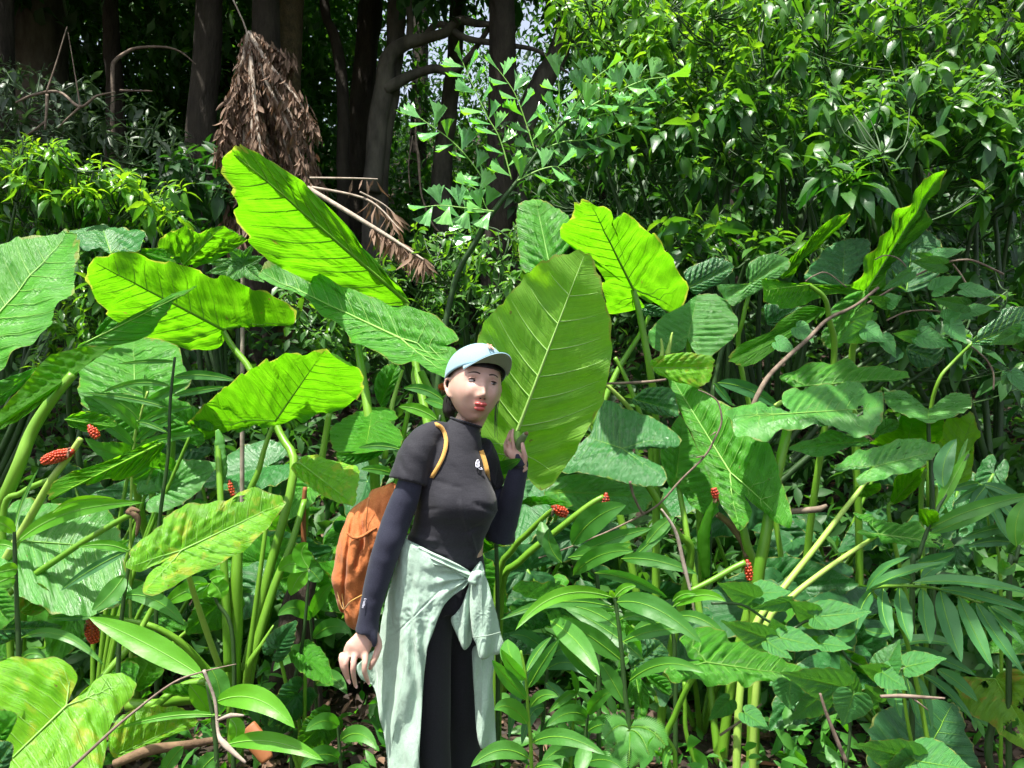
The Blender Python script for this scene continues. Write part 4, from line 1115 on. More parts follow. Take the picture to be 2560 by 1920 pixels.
# --- plant behind with the two great leaves
p = plant('tall plant carrying the largest backlit leaf and a glossy drooping leaf behind the woman', 985, 3.15)
blade(p, OV, [(497, 331), (512, 323), (535, 326), (560, 334), (590, 350), (640, 382), (690, 415), (727, 455), (762, 492), (776, 522), (800, 545), (825, 567), (838, 600), (868, 625), (890, 655), (850, 668), (790, 665), (740, 645), (690, 625), (640, 600), (600, 575), (575, 552), (560, 522), (535, 492), (524, 452), (506, 420), (501, 380)],
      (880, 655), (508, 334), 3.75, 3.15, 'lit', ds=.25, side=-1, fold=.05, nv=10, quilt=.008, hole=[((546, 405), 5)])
stalk_to(p, OV, [(875, 650, 3.74), (900, 800, 3.6), (930, 1000, 3.4)], .03, .014)
blade(p, Z3, [(1222, 215), (1200, 242), (1100, 245), (1050, 252), (940, 232), (840, 195), (900, 225), (1000, 240), (1190, 285), (1170, 360), (1130, 440), (1100, 525), (1020, 500), (950, 470), (840, 400), (770, 405), (700, 418), (600, 385), (530, 335), (450, 300), (300, 245), (240, 130), (150, 60), (60, 0), (0, -50), (-60, -120), (-150, -210), (-330, -330), (-420, -370), (-480, -395), (-520, -350), (-490, -420), (-380, -480), (-250, -480), (-150, -440), (-50, -380), (150, -300), (400, -180), (600, -110), (760, -60), (980, 0), (1060, 45), (1150, 120)],
      (700, 165), (-500, -400), 3.05, 3.45, 'top', ds=.35, side=1, fold=.06, nv=10, veins='veinp', quilt=.009)
stalk(p, Z3, [(870, 440, 3.1), (930, 570, 3.1), (990, 700, 3.1), (1050, 880, 3.1), (1100, 1200, 3.12)], .014, .018, 'stalk')
stalk(p, Z3, [(330, 220, 3.2), (350, 380, 3.18), (390, 620, 3.15), (430, 900, 3.1), (470, 1300, 3.1), (500, 1900, 3.12)], .016, .022)
stalk(p, Z3, [(715, 430, 3.15), (660, 600, 3.15), (615, 780, 3.12), (560, 1200, 3.1)], .006, .012, 'stalk_pale')
stalk(p, Z3, [(790, 640, 3.1), (740, 900, 3.1), (700, 1100, 3.1), (650, 1500, 3.1)], .009, .013)
stalk(p, Z3, [(80, 800, 3.05), (40, 1050, 3.05), (0, 1300, 3.05)], .012, .014)
stalk(p, Z3, [(810, 400, 3.08), (800, 480, 3.08), (815, 560, 3.08)], .004, .010, 'stalk_pale', 'flower_sheath')
blade(p, Z3, [(78, 940), (130, 898), (250, 820), (330, 790), (430, 760), (560, 752), (640, 782), (662, 850), (600, 872), (690, 950), (705, 1060), (600, 1110), (450, 1140), (300, 1150), (130, 1130), (90, 1050)], (430, 930), (390, 1150), 3.0, 2.85, 'top', ds=.12, side=-1, fold=.02, nv=7, quilt=.005)
blade(p, Z3, [(140, 1150), (300, 1130), (530, 1135), (500, 1180), (400, 1220), (280, 1250), (180, 1230)], (520, 1140), (150, 1160), 2.95, 2.9, 'top', side=1, nv=7, veins=None)
blade(p, Z3, [(-230, 1240), (-120, 1180), (0, 1185), (150, 1240), (340, 1290), (362, 1380), (320, 1490), (297, 1605), (200, 1590), (80, 1560), (-60, 1470), (-190, 1360)], (-150, 1250), (290, 1590), 2.9, 2.65, 'yel', ds=-.1, side=1, nv=7, fold=.06, quilt=.007, veins='veinp')
blade(p, Z3, [(500, 700), (470, 560), (520, 440), (600, 380), (690, 400), (680, 520), (620, 640), (560, 760)], (520, 740), (660, 400), 3.3, 3.3, 'top', side=1, nv=6)
spike(p, Z3, (1060, 600), (1040, 555), 3.0, 26, 'berry', husk=True, seed=6)
V, F = tube([P(*Z2(q), 2.98) for q in ((1410, 300), (1425, 200), (1418, 100), (1412, 0), (1398, -70))], [.012, .022, .024, .02, .004], 12, True, 8, flat=.5)
for i in range(len(V)): V[i] += .005 * np.array(mnoise.noise_vector(Vector(V[i] * [60, 60, 110])))
mesh('rolled_leaf', V, F, M['pale'], p, uv=np.zeros((len(V), 2)))

# --- upright leaf clump behind on the left
p = plant('plant with a bluish folded leaf and a crumpled backlit leaf behind the left clump', 420, 4.1)
blade(p, Z1, [(450, 232), (500, 210), (650, 165), (780, 190), (932, 225), (925, 290), (880, 342), (780, 352), (720, 352), (600, 330), (530, 330)], (715, 345), (655, 168), 4.0, 4.4, 'blue', ds=.1, side=1, nv=7, veins='veinp', quilt=.012)
blade(p, Z1, [(1010, 270), (1040, 235), (1090, 205), (1200, 190), (1280, 212), (1340, 190), (1400, 175), (1520, 222), (1535, 275), (1490, 330), (1380, 390), (1250, 432), (1150, 405), (1050, 340)], (1180, 420), (1420, 180), 4.0, 3.75, 'lit', side=-1, nv=7, wave=.02, quilt=.014)
blade(p, Z1, [(900, 330), (1000, 300), (1080, 345), (1120, 400), (1030, 410), (930, 390)], (920, 340), (1110, 400), 4.1, 4.0, 'lit', side=-1, nv=5, wave=.02, veins=None)
stalk_to(p, Z1, [(720, 350, 4.02), (740, 600, 4.05)], .02, .012)
stalk_to(p, Z1, [(1190, 420, 4.0), (1150, 700, 4.05)], .02, .012)
blade(p, Z1, [(520, 1150), (530, 1060), (600, 985), (700, 930), (860, 890), (1000, 892), (1150, 950), (1190, 1090), (1250, 1150), (1180, 1260), (1100, 1335), (900, 1405), (700, 1385), (540, 1335)], (870, 1340), (860, 895), 3.7, 4.0, 'top', ds=0, side=1, nv=7, veins='veinp', quilt=.016, wave=.014)
blade(p, Z1, [(620, 860), (660, 790), (720, 735), (790, 765), (760, 810), (700, 860)], (640, 870), (740, 745), 3.9, 3.9, 'top', side=1, nv=4, veins=None)
blade(p, Z1, [(410, 1410), (470, 1370), (560, 1360), (700, 1400), (740, 1450), (640, 1480), (520, 1490), (440, 1450)], (420, 1410), (740, 1460), 3.0, 2.95, 'lit', side=-1, nv=6)
stalk_to(p, Z1, [(870, 1350, 3.7), (860, 1500, 3.7), (850, 1700, 3.7)], .02, .014)

# --- rosette of pale quilted leaves
p = plant('small plant with a rosette of pale quilted leaves beneath the largest leaf', 605, 4.0, 'leafy plant', 'rosette_plant', None)
for a_, t_, w_ in [((1560, 420), (1320, 470), 110), ((1560, 420), (1440, 530), 130), ((1550, 410), (1290, 400), 70), ((1590, 410), (1700, 360), 80), ((1600, 430), (1780, 500), 90), ((1580, 440), (1700, 530), 100), ((1560, 380), (1450, 300), 90), ((1570, 380), (1640, 270), 60)]:
    tleaf(p, Z1, a_, t_, w_, 3.95, -.06, 'pale', HEART, R_=8, nv=8, quilt=.004)
stalk_to(p, Z1, [(1570, 400, 3.97), (1560, 520, 4.0)], .014, .008, 'deadstem')

# --- the backlit heart leaf pair right of centre
p = plant('plant with a bright backlit heart shaped leaf right of the held leaf', 1640, 3.5)
blade(p, Z5, [(845, 355), (900, 358), (1000, 380), (1040, 410), (1048, 458), (1100, 445), (1200, 480), (1300, 550), (1400, 640), (1470, 680), (1482, 740), (1560, 820), (1620, 950), (1692, 1050), (1682, 1110), (1620, 1212), (1540, 1232), (1450, 1190), (1350, 1120), (1262, 1080), (1222, 1045), (1250, 1090), (1282, 1135), (1275, 1180), (1220, 1230), (1100, 1267), (1030, 1240), (1010, 1100), (990, 950), (900, 830), (800, 740), (700, 700), (695, 620), (710, 500), (755, 430), (800, 385)],
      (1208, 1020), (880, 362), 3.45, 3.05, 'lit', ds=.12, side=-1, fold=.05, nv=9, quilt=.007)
stalk_to(p, Z5, [(1208, 1020, 3.46), (1250, 1170, 3.45), (1300, 1420, 3.45), (1345, 1680, 3.45), (1390, 2100, 3.5)], .02, .013)
blade(p, Z5, [(290, 500), (300, 400), (340, 340), (440, 303), (520, 340), (640, 410), (712, 470), (720, 560), (705, 700), (640, 780), (550, 850), (480, 880), (400, 885), (370, 915), (320, 830), (310, 650)], (560, 880), (440, 310), 3.75, 3.95, 'top', ds=-.05, side=1, nv=7, veins='veinp', quilt=.014, wave=.012)
stalk_to(p, Z5, [(560, 880, 3.76), (620, 1150, 3.7), (700, 1500, 3.6)], .02, .012)
stalk(p, Z5, [(1340, 1230, 3.6), (1250, 1400, 3.6), (1080, 1680, 3.55), (900, 2100, 3.5)], .009, .016)
stalk(p, Z7, [(750, -20, 3.4), (830, 130, 3.4), (940, 400, 3.4), (1030, 700, 3.4), (1020, 1000, 3.42)], .009, .013)
stalk(p, Z7, [(640, 160, 3.3), (720, 230, 3.3), (880, 400, 3.35), (1000, 620, 3.4)], .007, .013, 'stalk_pale')
stalk(p, Z5, [(1435, 1560, 3.3), (1440, 1490, 3.3), (1430, 1410, 3.3)], .011, .004, 'stalk_pale', 'flower_sheath')
stalk(p, Z5, [(1480, 1540, 3.3), (1500, 1450, 3.3), (1520, 1360, 3.3)], .013, .003, 'stalk_pale', 'flower_sheath')
blade(p, Z7, [(1030, 20), (1080, -20), (1150, -40), (1300, -60), (1400, -50), (1525, -20), (1520, 90), (1490, 170), (1400, 215), (1320, 190), (1250, 180), (1150, 140), (1070, 100)], (1060, 60), (1510, 60), 3.2, 3.15, 'yel', side=1, nv=7, veins='veinp', quilt=.005)
blade(p, Z7, [(1190, 225), (1010, 220), (930, 270), (880, 330), (950, 372), (1050, 422), (1150, 442), (1250, 440), (1245, 350)], (900, 310), (1240, 400), 3.25, 3.2, 'blue', side=1, nv=6, quilt=.008)

# --- pale ones further right
p = plant('plant with a pale rounded leaf and a small bluish leaf beside the backlit heart leaf', 1760, 3.9)
blade(p, Z5, [(1700, 1075), (1760, 1060), (1850, 1060), (1920, 1100), (1980, 1170), (2030, 1300), (2000, 1400), (1900, 1490), (1800, 1560), (1700, 1530), (1650, 1430), (1640, 1412), (1600, 1500), (1450, 1530), (1350, 1480), (1315, 1390), (1370, 1310), (1450, 1230), (1600, 1150)], (1645, 1385), (1720, 1070), 3.75, 3.85, 'pale', ds=.05, side=1, nv=7, veins='veinp', quilt=.005)
blade(p, Z5, [(2005, 850), (1950, 795), (1850, 772), (1750, 810), (1650, 850), (1600, 900), (1635, 970), (1690, 1062), (1800, 1020), (1920, 950)], (1640, 1010), (2000, 840), 3.9, 4.0, 'blue', side=1, nv=8, quilt=.008)
stalk_to(p, Z5, [(1645, 1390, 3.76), (1660, 1700, 3.8)], .02, .012)
blade(p, Z5, [(1270, 1160), (1350, 1140), (1440, 1180), (1470, 1230), (1380, 1240), (1290, 1230)], (1290, 1160), (1460, 1225), 3.8, 3.8, 'blue', side=1, nv=5, veins=None)

p = plant('plant with a tall upright crinkled leaf rising at the right', 2150, 4.2)
blade(p, Z6, [(1648, 68), (1600, 80), (1500, 140), (1430, 200), (1380, 285), (1300, 320), (1280, 380), (1250, 430), (1160, 500), (1150, 580), (1060, 680), (1010, 800), (985, 860), (1080, 890), (1190, 880), (1235, 800), (1262, 700), (1300, 620), (1380, 560), (1430, 480), (1510, 400), (1512, 310), (1560, 250), (1610, 170)], (1120, 900), (1640, 75), 4.0, 3.8, 'lit', ds=.5, side=1, nv=11, veins='veinp', fold=.08, quilt=.010, wave=.014)
blade(p, Z6, [(1110, 900), (1000, 930), (900, 1000), (860, 1060), (880, 1150), (810, 1190), (820, 1270), (900, 1310), (960, 1260), (1000, 1150), (1060, 1050), (1130, 950)], (1110, 905), (850, 1290), 4.0, 4.0, 'top', side=1, nv=7, quilt=.010)
stalk_to(p, Z6, [(1115, 905, 4.02), (1060, 1200, 4.05), (1020, 1450, 4.1)], .022, .014)
blade(p, Z6, [(690, 835), (720, 750), (780, 680), (850, 605), (960, 552), (1060, 545), (1130, 560), (1140, 650), (1050, 780), (980, 880), (850, 872)], (960, 880), (970, 560), 4.5, 4.6, 'blue', side=1, nv=7)
blade(p, Z6, [(1250, 700), (1320, 590), (1420, 500), (1500, 480), (1580, 520), (1650, 620), (1640, 760), (1500, 900), (1300, 900), (1230, 820)], (1400, 900), (1450, 490), 4.5, 4.7, 'dark', side=1, nv=7)

p = plant('plant with narrow ribbed leaves turned edge on at the right of the patch', 1990, 3.9)
blade(p, Z6, [(1012, 358), (950, 380), (860, 420), (770, 500), (700, 580), (640, 640), (590, 690), (530, 800), (600, 812), (640, 760), (700, 660), (780, 620), (850, 545), (930, 480), (985, 420)], (560, 800), (1008, 362), 4.15, 4.0, 'lit', side=-1, nv=14, fold=.02, quilt=.006, veins=None)
blade(p, Z6, [(405, 840), (420, 818), (490, 825), (560, 850), (630, 855), (700, 848), (800, 870), (900, 882), (1000, 885), (1100, 880), (1220, 860), (1150, 910), (1050, 930), (900, 925), (780, 962), (700, 1000), (590, 1027), (500, 1000), (420, 970), (400, 900)], (725, 862), (410, 900), 3.7, 3.55, 'lit', side=-1, nv=12, fold=.02, quilt=.005)
stalk_to(p, Z6, [(720, 862, 3.71), (830, 950, 3.72), (865, 1100, 3.75), (895, 1420, 3.8)], .02, .010)
blade(p, Z6, [(840, 1032), (740, 1010), (660, 1030), (600, 1060), (500, 1130), (440, 1200), (330, 1240), (230, 1290), (165, 1370), (200, 1412), (270, 1430), (370, 1400), (450, 1320), (500, 1230), (600, 1170), (720, 1110), (800, 1090)], (830, 1045), (175, 1390), 3.8, 3.6, 'lit', ds=.1, side=1, nv=16, fold=.03, quilt=.005, veins=None)
blade(p, Z6, [(480, 650), (540, 660), (588, 690), (580, 750), (500, 820), (400, 890), (280, 960), (190, 1012), (120, 930), (90, 870), (200, 862), (310, 852), (320, 780), (300, 720), (400, 662)], (315, 855), (580, 690), 3.9, 3.95, 'pale', side=1, nv=10, quilt=.005)
stalk_to(p, Z6, [(330, 870, 3.92), (270, 1100, 3.92), (250, 1400, 3.95)], .016, .010)
blade(p, Z6, [(420, 1000), (560, 1010), (680, 1020), (560, 1080), (480, 1150), (430, 1120)], (440, 1130), (640, 1020), 4.0, 4.0, 'blue', side=1, nv=5, veins=None)

p = plant('plant with big bluish ribbed leaf partly behind the vine at the right edge', 2500, 4.0)
blade(p, Z6, [(1850, 1270), (1900, 1180), (2000, 1100), (2060, 1030), (2200, 1020), (2350, 1060), (2350, 1150), (2200, 1190), (2050, 1230), (1950, 1280)], (1870, 1260), (2340, 1090), 3.9, 4.0, 'blue', side=1, nv=10, quilt=.005)
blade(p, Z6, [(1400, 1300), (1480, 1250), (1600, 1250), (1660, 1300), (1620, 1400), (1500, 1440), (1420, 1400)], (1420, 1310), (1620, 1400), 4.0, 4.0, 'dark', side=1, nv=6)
stalk(p, Z6, [(1860, 1260, 3.92), (1720, 1400, 3.95), (1620, 1530, 3.95), (1560, 1800, 4.0), (1550, 2400, 4.0)], .007, .012)

# --- right foreground group
p = plant('plant with wide flat spreading leaves on a thick stalk at the right', 1880, 2.95)
blade(p, Z8, [(1070, 170), (1130, 225), (1180, 235), (1225, 240), (1247, 350), (1200, 470), (1130, 547), (980, 520), (880, 462), (790, 455), (670, 480), (590, 490), (500, 510), (430, 572), (330, 560), (220, 510), (180, 420), (130, 390), (200, 332), (350, 305), (430, 325), (500, 340), (575, 362), (590, 352), (540, 310), (548, 230), (640, 215), (760, 192), (900, 180)],
      (615, 372), (1235, 330), 2.95, 3.1, 'pale', ds=-.45, side=1, fold=.03, nv=9, quilt=.005, wave=.012, veins='veinp', hole=[((1060, 355), 30)])
stalk_to(p, Z8, [(600, 380, 2.97), (540, 640, 2.95), (480, 900, 2.93), (420, 1250, 2.9), (370, 1560, 2.9)], .026, .018)
blade(p, Z8, [(515, 130), (600, 90), (740, 40), (870, 42), (920, 25), (990, 20), (1080, 55), (1200, 55), (1340, 72), (1418, 130), (1300, 160), (1200, 155), (1100, 182), (1000, 160), (900, 180), (690, 196), (600, 170)], (700, 180), (1415, 125), 3.25, 3.3, 'top', ds=-.35, side=1, nv=9, quilt=.005, veins='veinp')
blade(p, Z8, [(580, 612), (650, 570), (750, 540), (850, 480), (950, 512), (1130, 545), (1142, 580), (1100, 597), (980, 600), (900, 612), (820, 662), (730, 667), (660, 637)], (1100, 560), (585, 615), 3.1, 2.95, 'pale', side=1, nv=9, quilt=.004)
blade(p, Z8, [(1150, 500), (1180, 430), (1260, 405), (1340, 420), (1330, 480), (1240, 500), (1180, 540)], (1160, 530), (1335, 430), 3.2, 3.2, 'pale', side=1, nv=6)
stalk(p, Z8, [(490, 320, 3.3), (540, 290, 3.3), (600, 270, 3.3)], .01, .01, 'stalk_pale')

p = plant('plant with a heart shaped leaf facing the camera on a thin dark stalk', 2330, 3.1)
blade(p, Z8, [(1245, 255), (1290, 238), (1370, 230), (1440, 262), (1480, 318), (1545, 342), (1550, 345), (1555, 342), (1620, 300), (1700, 246), (1760, 250), (1820, 262), (1847, 300), (1840, 362), (1750, 402), (1650, 420), (1550, 432), (1400, 400), (1300, 370), (1248, 320)], (1550, 352), (1550, 430), 3.15, 2.95, 'pale', side=1, fold=.1, nv=7, quilt=.004)
stalk_to(p, Z8, [(1550, 360, 3.16), (1555, 570, 3.15), (1570, 740, 3.15), (1577, 1040, 3.12)], .012, .007, 'stem_dark')
blade(p, Z8, [(1150, 605), (1180, 560), (1235, 510), (1340, 470), (1350, 410), (1400, 400), (1520, 420), (1650, 410), (1655, 500), (1620, 582), (1500, 600), (1300, 600)], (1400, 600), (1440, 410), 3.4, 3.3, 'lit', side=-1, nv=6)
blade(p, Z8, [(1640, 480), (1700, 415), (1780, 390), (1860, 365), (1885, 450), (1920, 530), (1872, 600), (1872, 750), (1835, 850), (1770, 897), (1700, 850), (1640, 870), (1622, 700), (1612, 580)], (1700, 860), (1850, 400), 3.35, 3.25, 'hero', side=-1, nv=7)
blade(p, Z8, [(1522, 740), (1500, 800), (1480, 880), (1400, 960), (1330, 1002), (1290, 982), (1300, 880), (1320, 820), (1400, 790)], (1310, 980), (1515, 750), 3.1, 3.0, 'lit', side=-1, nv=7)
stalk_to(p, Z8, [(1300, 985, 3.1), (1285, 1120, 3.1)], .011, .007)
stalk_to(p, Z8, [(1525, 750, 3.2), (1500, 1000, 3.2)], .011, .010)
stalk_to(p, Z8, [(1600, 870, 3.3), (1605, 1000, 3.3)], .010, .007)
blade(p, Z8, [(1050, 900), (1090, 870), (1160, 860), (1235, 850), (1220, 900), (1150, 945), (1080, 940)], (1080, 890), (1220, 880), 3.0, 2.95, 'lit', side=-1, nv=5, veins=None)

p = plant('plant with narrow pale leaves on long slanting light green stalks at the lower right', 1880, 2.45)
blade(p, Z8, [(1642, 620), (1600, 590), (1560, 570), (1480, 562), (1400, 558), (1300, 580), (1220, 610), (1150, 630), (1060, 640), (1020, 670), (980, 690), (893, 762), (1000, 765), (1100, 750), (1165, 745), (1090, 790), (1048, 822), (1060, 865), (1100, 877), (1200, 850), (1300, 815), (1420, 790), (1520, 740), (1545, 700), (1580, 690), (1600, 650)], (1180, 738), (1638, 622), 2.85, 2.95, 'pale', ds=-.3, side=1, nv=8, veins='veinp', quilt=.005, hole=[((1340, 625), 10), ((1385, 660), 7)])
stalk(p, Z8, [(1165, 745, 2.87), (1090, 880, 2.85), (950, 1060, 2.8), (760, 1310, 2.72), (560, 1560, 2.65), (330, 1880, 2.6), (240, 2400, 2.55), (220, 3300, 2.5)], .008, .014, 'stalk_pale')
blade(p, Z8, [(1012, 1070), (1100, 1078), (1200, 1110), (1330, 1142), (1400, 1130), (1460, 1128), (1510, 1170), (1640, 1220), (1722, 1270), (1690, 1312), (1550, 1305), (1400, 1300), (1300, 1270), (1200, 1285), (1195, 1232), (1130, 1232), (1062, 1200), (1080, 1178), (1195, 1195), (1100, 1130)], (1205, 1205), (1715, 1275), 2.65, 2.75, 'top', ds=-.25, side=1, nv=8, veins='veinp', quilt=.005, hole=[((1620, 1262), 40)])
stalk(p, Z8, [(1200, 1210, 2.67), (1000, 1340, 2.62), (800, 1480, 2.58), (600, 1640, 2.55), (430, 1830, 2.52), (350, 2400, 2.5), (330, 3300, 2.5)], .007, .013, 'stalk_pale')
spike(p, Z8, (300, 1400), (318, 1525), 2.6, 26, 'berry', seed=7)
stalk(p, Z8, [(285, 1400, 2.6), (200, 1440, 2.6), (60, 1520, 2.6), (-100, 1600, 2.6)], .011, .009, name='fruit_stalk')

p = plant('plant with a bright arrow shaped leaf crossed by a thorny brown twig', 1800, 3.0)
blade(p, Z7, [(1150, 60), (1250, 110), (1350, 180), (1480, 262), (1600, 340), (1700, 400), (1800, 500), (1900, 622), (1980, 680), (2030, 800), (2060, 900), (2100, 1050), (2150, 1200), (2142, 1337), (2000, 1270), (1950, 1220), (1800, 1100), (1725, 980), (1700, 940), (1740, 1010), (1790, 1100), (1830, 1200), (1800, 1310), (1752, 1367), (1700, 1300), (1600, 1150), (1530, 1000), (1450, 800), (1350, 570), (1250, 370), (1185, 200)],
      (1662, 890), (1155, 70), 3.0, 3.3, 'top', ds=-.1, side=1, fold=.05, nv=9, veins='veinp', quilt=.010)
stalk_to(p, Z7, [(1665, 900, 3.02), (1720, 1150, 3.02), (1790, 1450, 3.0), (1850, 1750, 3.0)], .022, .014)
stalk(p, Z7, [(1560, 1220, 3.05), (1650, 1290, 3.05), (1760, 1440, 3.02), (1800, 1560, 3.0)], .012, .016, 'dry', 'stem', label='broken brown stub of an old stalk')
blade(p, Z7, [(1265, 440), (1350, 600), (1450, 800), (1530, 1000), (1565, 1180), (1500, 1262), (1420, 1210), (1350, 1150), (1290, 1060), (1240, 1000), (1180, 1012), (1130, 900), (1100, 750), (1150, 620)], (1235, 920), (1290, 470), 3.35, 3.5, 'top', side=1, nv=7)
stalk_to(p, Z7, [(1240, 930, 3.36), (1290, 1200, 3.3), (1330, 1450, 3.25)], .016, .011)
V, F = tube([P(*Z7(q), 2.9) for q in ((1540, 1110), (1490, 1230), (1450, 1400), (1460, 1560), (1470, 1720))], [.009, .016, .024, .022, .014], 12, True, 8, flat=.6)
for i in range(len(V)): V[i] += .004 * np.array(mnoise.noise_vector(Vector(V[i] * [50, 50, 140])))
mesh('rolled_leaf', V, F, M['lit'], p, uv=np.zeros((len(V), 2)))
spike(p, Z7, (1550, 1090), (1530, 1010), 2.88, 28, 'berry_dark', seed=8)

p = plant('plant with a bluish two lobed leaf beneath the held leaf', 1640, 3.05)
blade(p, Z7, [(640, 340), (700, 335), (765, 345), (830, 390), (960, 430), (1080, 480), (1200, 560), (1272, 625), (1262, 672), (1180, 700), (1050, 702), (890, 708), (880, 712), (960, 790), (1100, 830), (1152, 890), (1152, 960), (1090, 1002), (1000, 1002), (850, 980), (700, 940), (500, 902), (340, 902), (265, 872), (380, 760), (480, 660), (560, 560), (600, 440)],
      (808, 700), (470, 590), 2.85, 3.0, 'blue', ds=.12, side=1, fold=.04, nv=7, veins='veinp', quilt=.008)
stalk_to(p, Z7, [(815, 705, 2.87), (900, 850, 2.9), (1030, 1020, 2.92), (1110, 1150, 2.93), (1240, 1370, 2.95), (1350, 1560, 2.98)], .018, .012)
blade(p, Z7, [(190, 1062), (240, 980), (320, 925), (500, 905), (700, 945), (850, 985), (1000, 1015), (1062, 1080), (1020, 1150), (950, 1200), (700, 1232), (500, 1212), (300, 1150)], (420, 1045), (1050, 1090), 2.95, 3.1, 'pale', ds=-.1, side=1, nv=9, quilt=.005, spot=None) if False else blade(p, Z7, [(190, 1062), (240, 980), (320, 925), (500, 905), (700, 945), (850, 985), (1000, 1015), (1062, 1080), (1020, 1150), (950, 1200), (700, 1232), (500, 1212), (300, 1150)], (420, 1045), (1050, 1090), 2.95, 3.1, 'pale', ds=-.1, side=1, nv=9, quilt=.005)
blade(p, Z7, [(0, 1130), (60, 1105), (200, 1092), (300, 1110), (415, 1140), (380, 1165), (300, 1150), (200, 1145), (100, 1168), (40, 1150)], (10, 1128), (415, 1142), 2.55, 2.5, 'lit', ds=-.15, side=1, nv=6, veins=None)
spike(p, Z7, (270, 1160), (375, 1225), 2.65, 42, 'berry', seed=9)
stalk(p, Z7, [(270, 1175, 2.66), (180, 1250, 2.7), (60, 1370, 2.75), (-60, 1500, 2.8), (-180, 1800, 2.85), (-200, 3200, 2.9)], .008, .014, name='fruit_stalk')
spike(p, Z7, (680, 1070), (672, 1195), 2.8, 30, 'berry_dark', seed=10)
stalk(p, Z7, [(660, 1078, 2.8), (540, 1150, 2.8), (300, 1340, 2.82), (0, 1590, 2.85), (-150, 1850, 2.88), (-180, 3200, 2.95)], .009, .016, name='fruit_stalk')

p = plant('low plant with a wide glossy leaf beside the dark stemmed ginger', 1720, 2.35)
blade(p, Y5, [(1385, 950), (1430, 905), (1500, 850), (1560, 832), (1650, 832), (1700, 842), (1650, 820), (1600, 780), (1545, 735), (1518, 690), (1540, 665), (1600, 640), (1640, 600), (1720, 592), (1850, 640), (1900, 688), (2050, 710), (2200, 752), (2330, 830), (2470, 900), (2500, 1010), (2450, 1045), (2300, 1030), (2150, 1000), (2060, 1045), (1950, 1022), (1850, 1045), (1700, 1040), (1600, 992), (1500, 1032), (1420, 1000)],
      (1735, 850), (2480, 960), 2.2, 2.35, 'top', ds=-.35, side=1, nv=8, veins='veinp', quilt=.006, wave=.012)
stalk_to(p, Y5, [(1725, 860, 2.22), (1600, 1030, 2.25), (1500, 1250, 2.28), (1420, 1500, 2.3)], .012, .007, 'stalk')
stalk_to(p, Y5, [(1570, 1000, 2.35), (1575, 1200, 2.35), (1595, 1440, 2.35)], .008, .006, 'stalk', dx=.1)
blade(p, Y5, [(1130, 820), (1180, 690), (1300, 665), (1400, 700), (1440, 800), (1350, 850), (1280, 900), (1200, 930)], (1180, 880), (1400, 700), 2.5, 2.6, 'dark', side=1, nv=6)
blade(p, Y5, [(1180, 900), (1150, 1000), (1130, 1100), (1150, 1195), (1175, 1160), (1210, 1180), (1185, 1250), (1200, 1280), (1262, 1280), (1300, 1180), (1290, 1080), (1240, 980), (1220, 900)], (1190, 900), (1250, 1280), 2.35, 2.25, 'top', side=1, nv=7, quilt=.008)
blade(p, Y5, [(1280, 950), (1360, 940), (1440, 970), (1475, 1040), (1460, 1100), (1400, 1080), (1340, 1030)], (1285, 950), (1460, 1095), 2.4, 2.35, 'top', side=1, nv=6, veins=None)

p = plant('plant with a large worn yellow green leaf with brown holes at the lower right corner', 2560, 2.3)
blade(p, Y6, [(1615, 1045), (1700, 1030), (1800, 1035), (1900, 1042), (1920, 1010), (1990, 975), (2101, 990), (2250, 1050), (2300, 1250), (2230, 1450), (2190, 1535), (2080, 1520), (1950, 1432), (1880, 1360), (1740, 1290), (1680, 1180)], (1905, 1045), (2190, 1530), 2.25, 2.1, 'old', ds=.1, side=1, nv=8, quilt=.005, hole=[((1840, 1085), 22), ((2025, 1380), 52), ((2110, 1235), 40)])
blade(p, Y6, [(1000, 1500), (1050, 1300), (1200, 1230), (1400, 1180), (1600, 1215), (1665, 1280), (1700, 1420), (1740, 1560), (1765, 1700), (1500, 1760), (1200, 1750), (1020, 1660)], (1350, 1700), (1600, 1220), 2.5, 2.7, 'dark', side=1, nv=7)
stalk_to(p, Y6, [(1905, 1050, 2.27), (1890, 1300, 2.3), (1860, 1600, 2.3)], .013, .009, 'stem_dark')

# filler plants of the same kind standing deeper in the patch, partly hidden
rsF = np.random.default_rng(77)
FILL = [(250, 4.4), (560, 4.6), (760, 4.2), (1050, 4.3), (1330, 4.2), (1560, 4.5), (1850, 4.4), (2080, 4.6), (2350, 4.5), (100, 3.6), (820, 3.7), (1450, 3.7), (2050, 3.6), (2500, 3.5), (1250, 3.5), (650, 3.7), (1750, 3.3), (2250, 3.1), (350, 3.5)]
FLAB = ['between the yellowing leaf and the far left litter', 'behind the thick pale green stem', 'above the stump behind the torn sheath', "behind the woman's shoulder", 'under the fishtail palm stalk', 'under the small bluish leaf', 'under the narrow ribbed leaves', 'below the tall crinkled leaf', 'beneath the scrambling vine', 'beside the quilted leaf at the left edge', 'left of the backpack near the stump', 'beneath the bluish two lobed leaf', 'behind the slanting light stalks', 'behind the comb like palm seedling', "right of the woman's raised forearm", 'behind the yellow green spotted leaf', 'beside the stalk of the flat spreading leaves', 'behind the toothed vine leaves', 'behind the dappled bluish leaf']
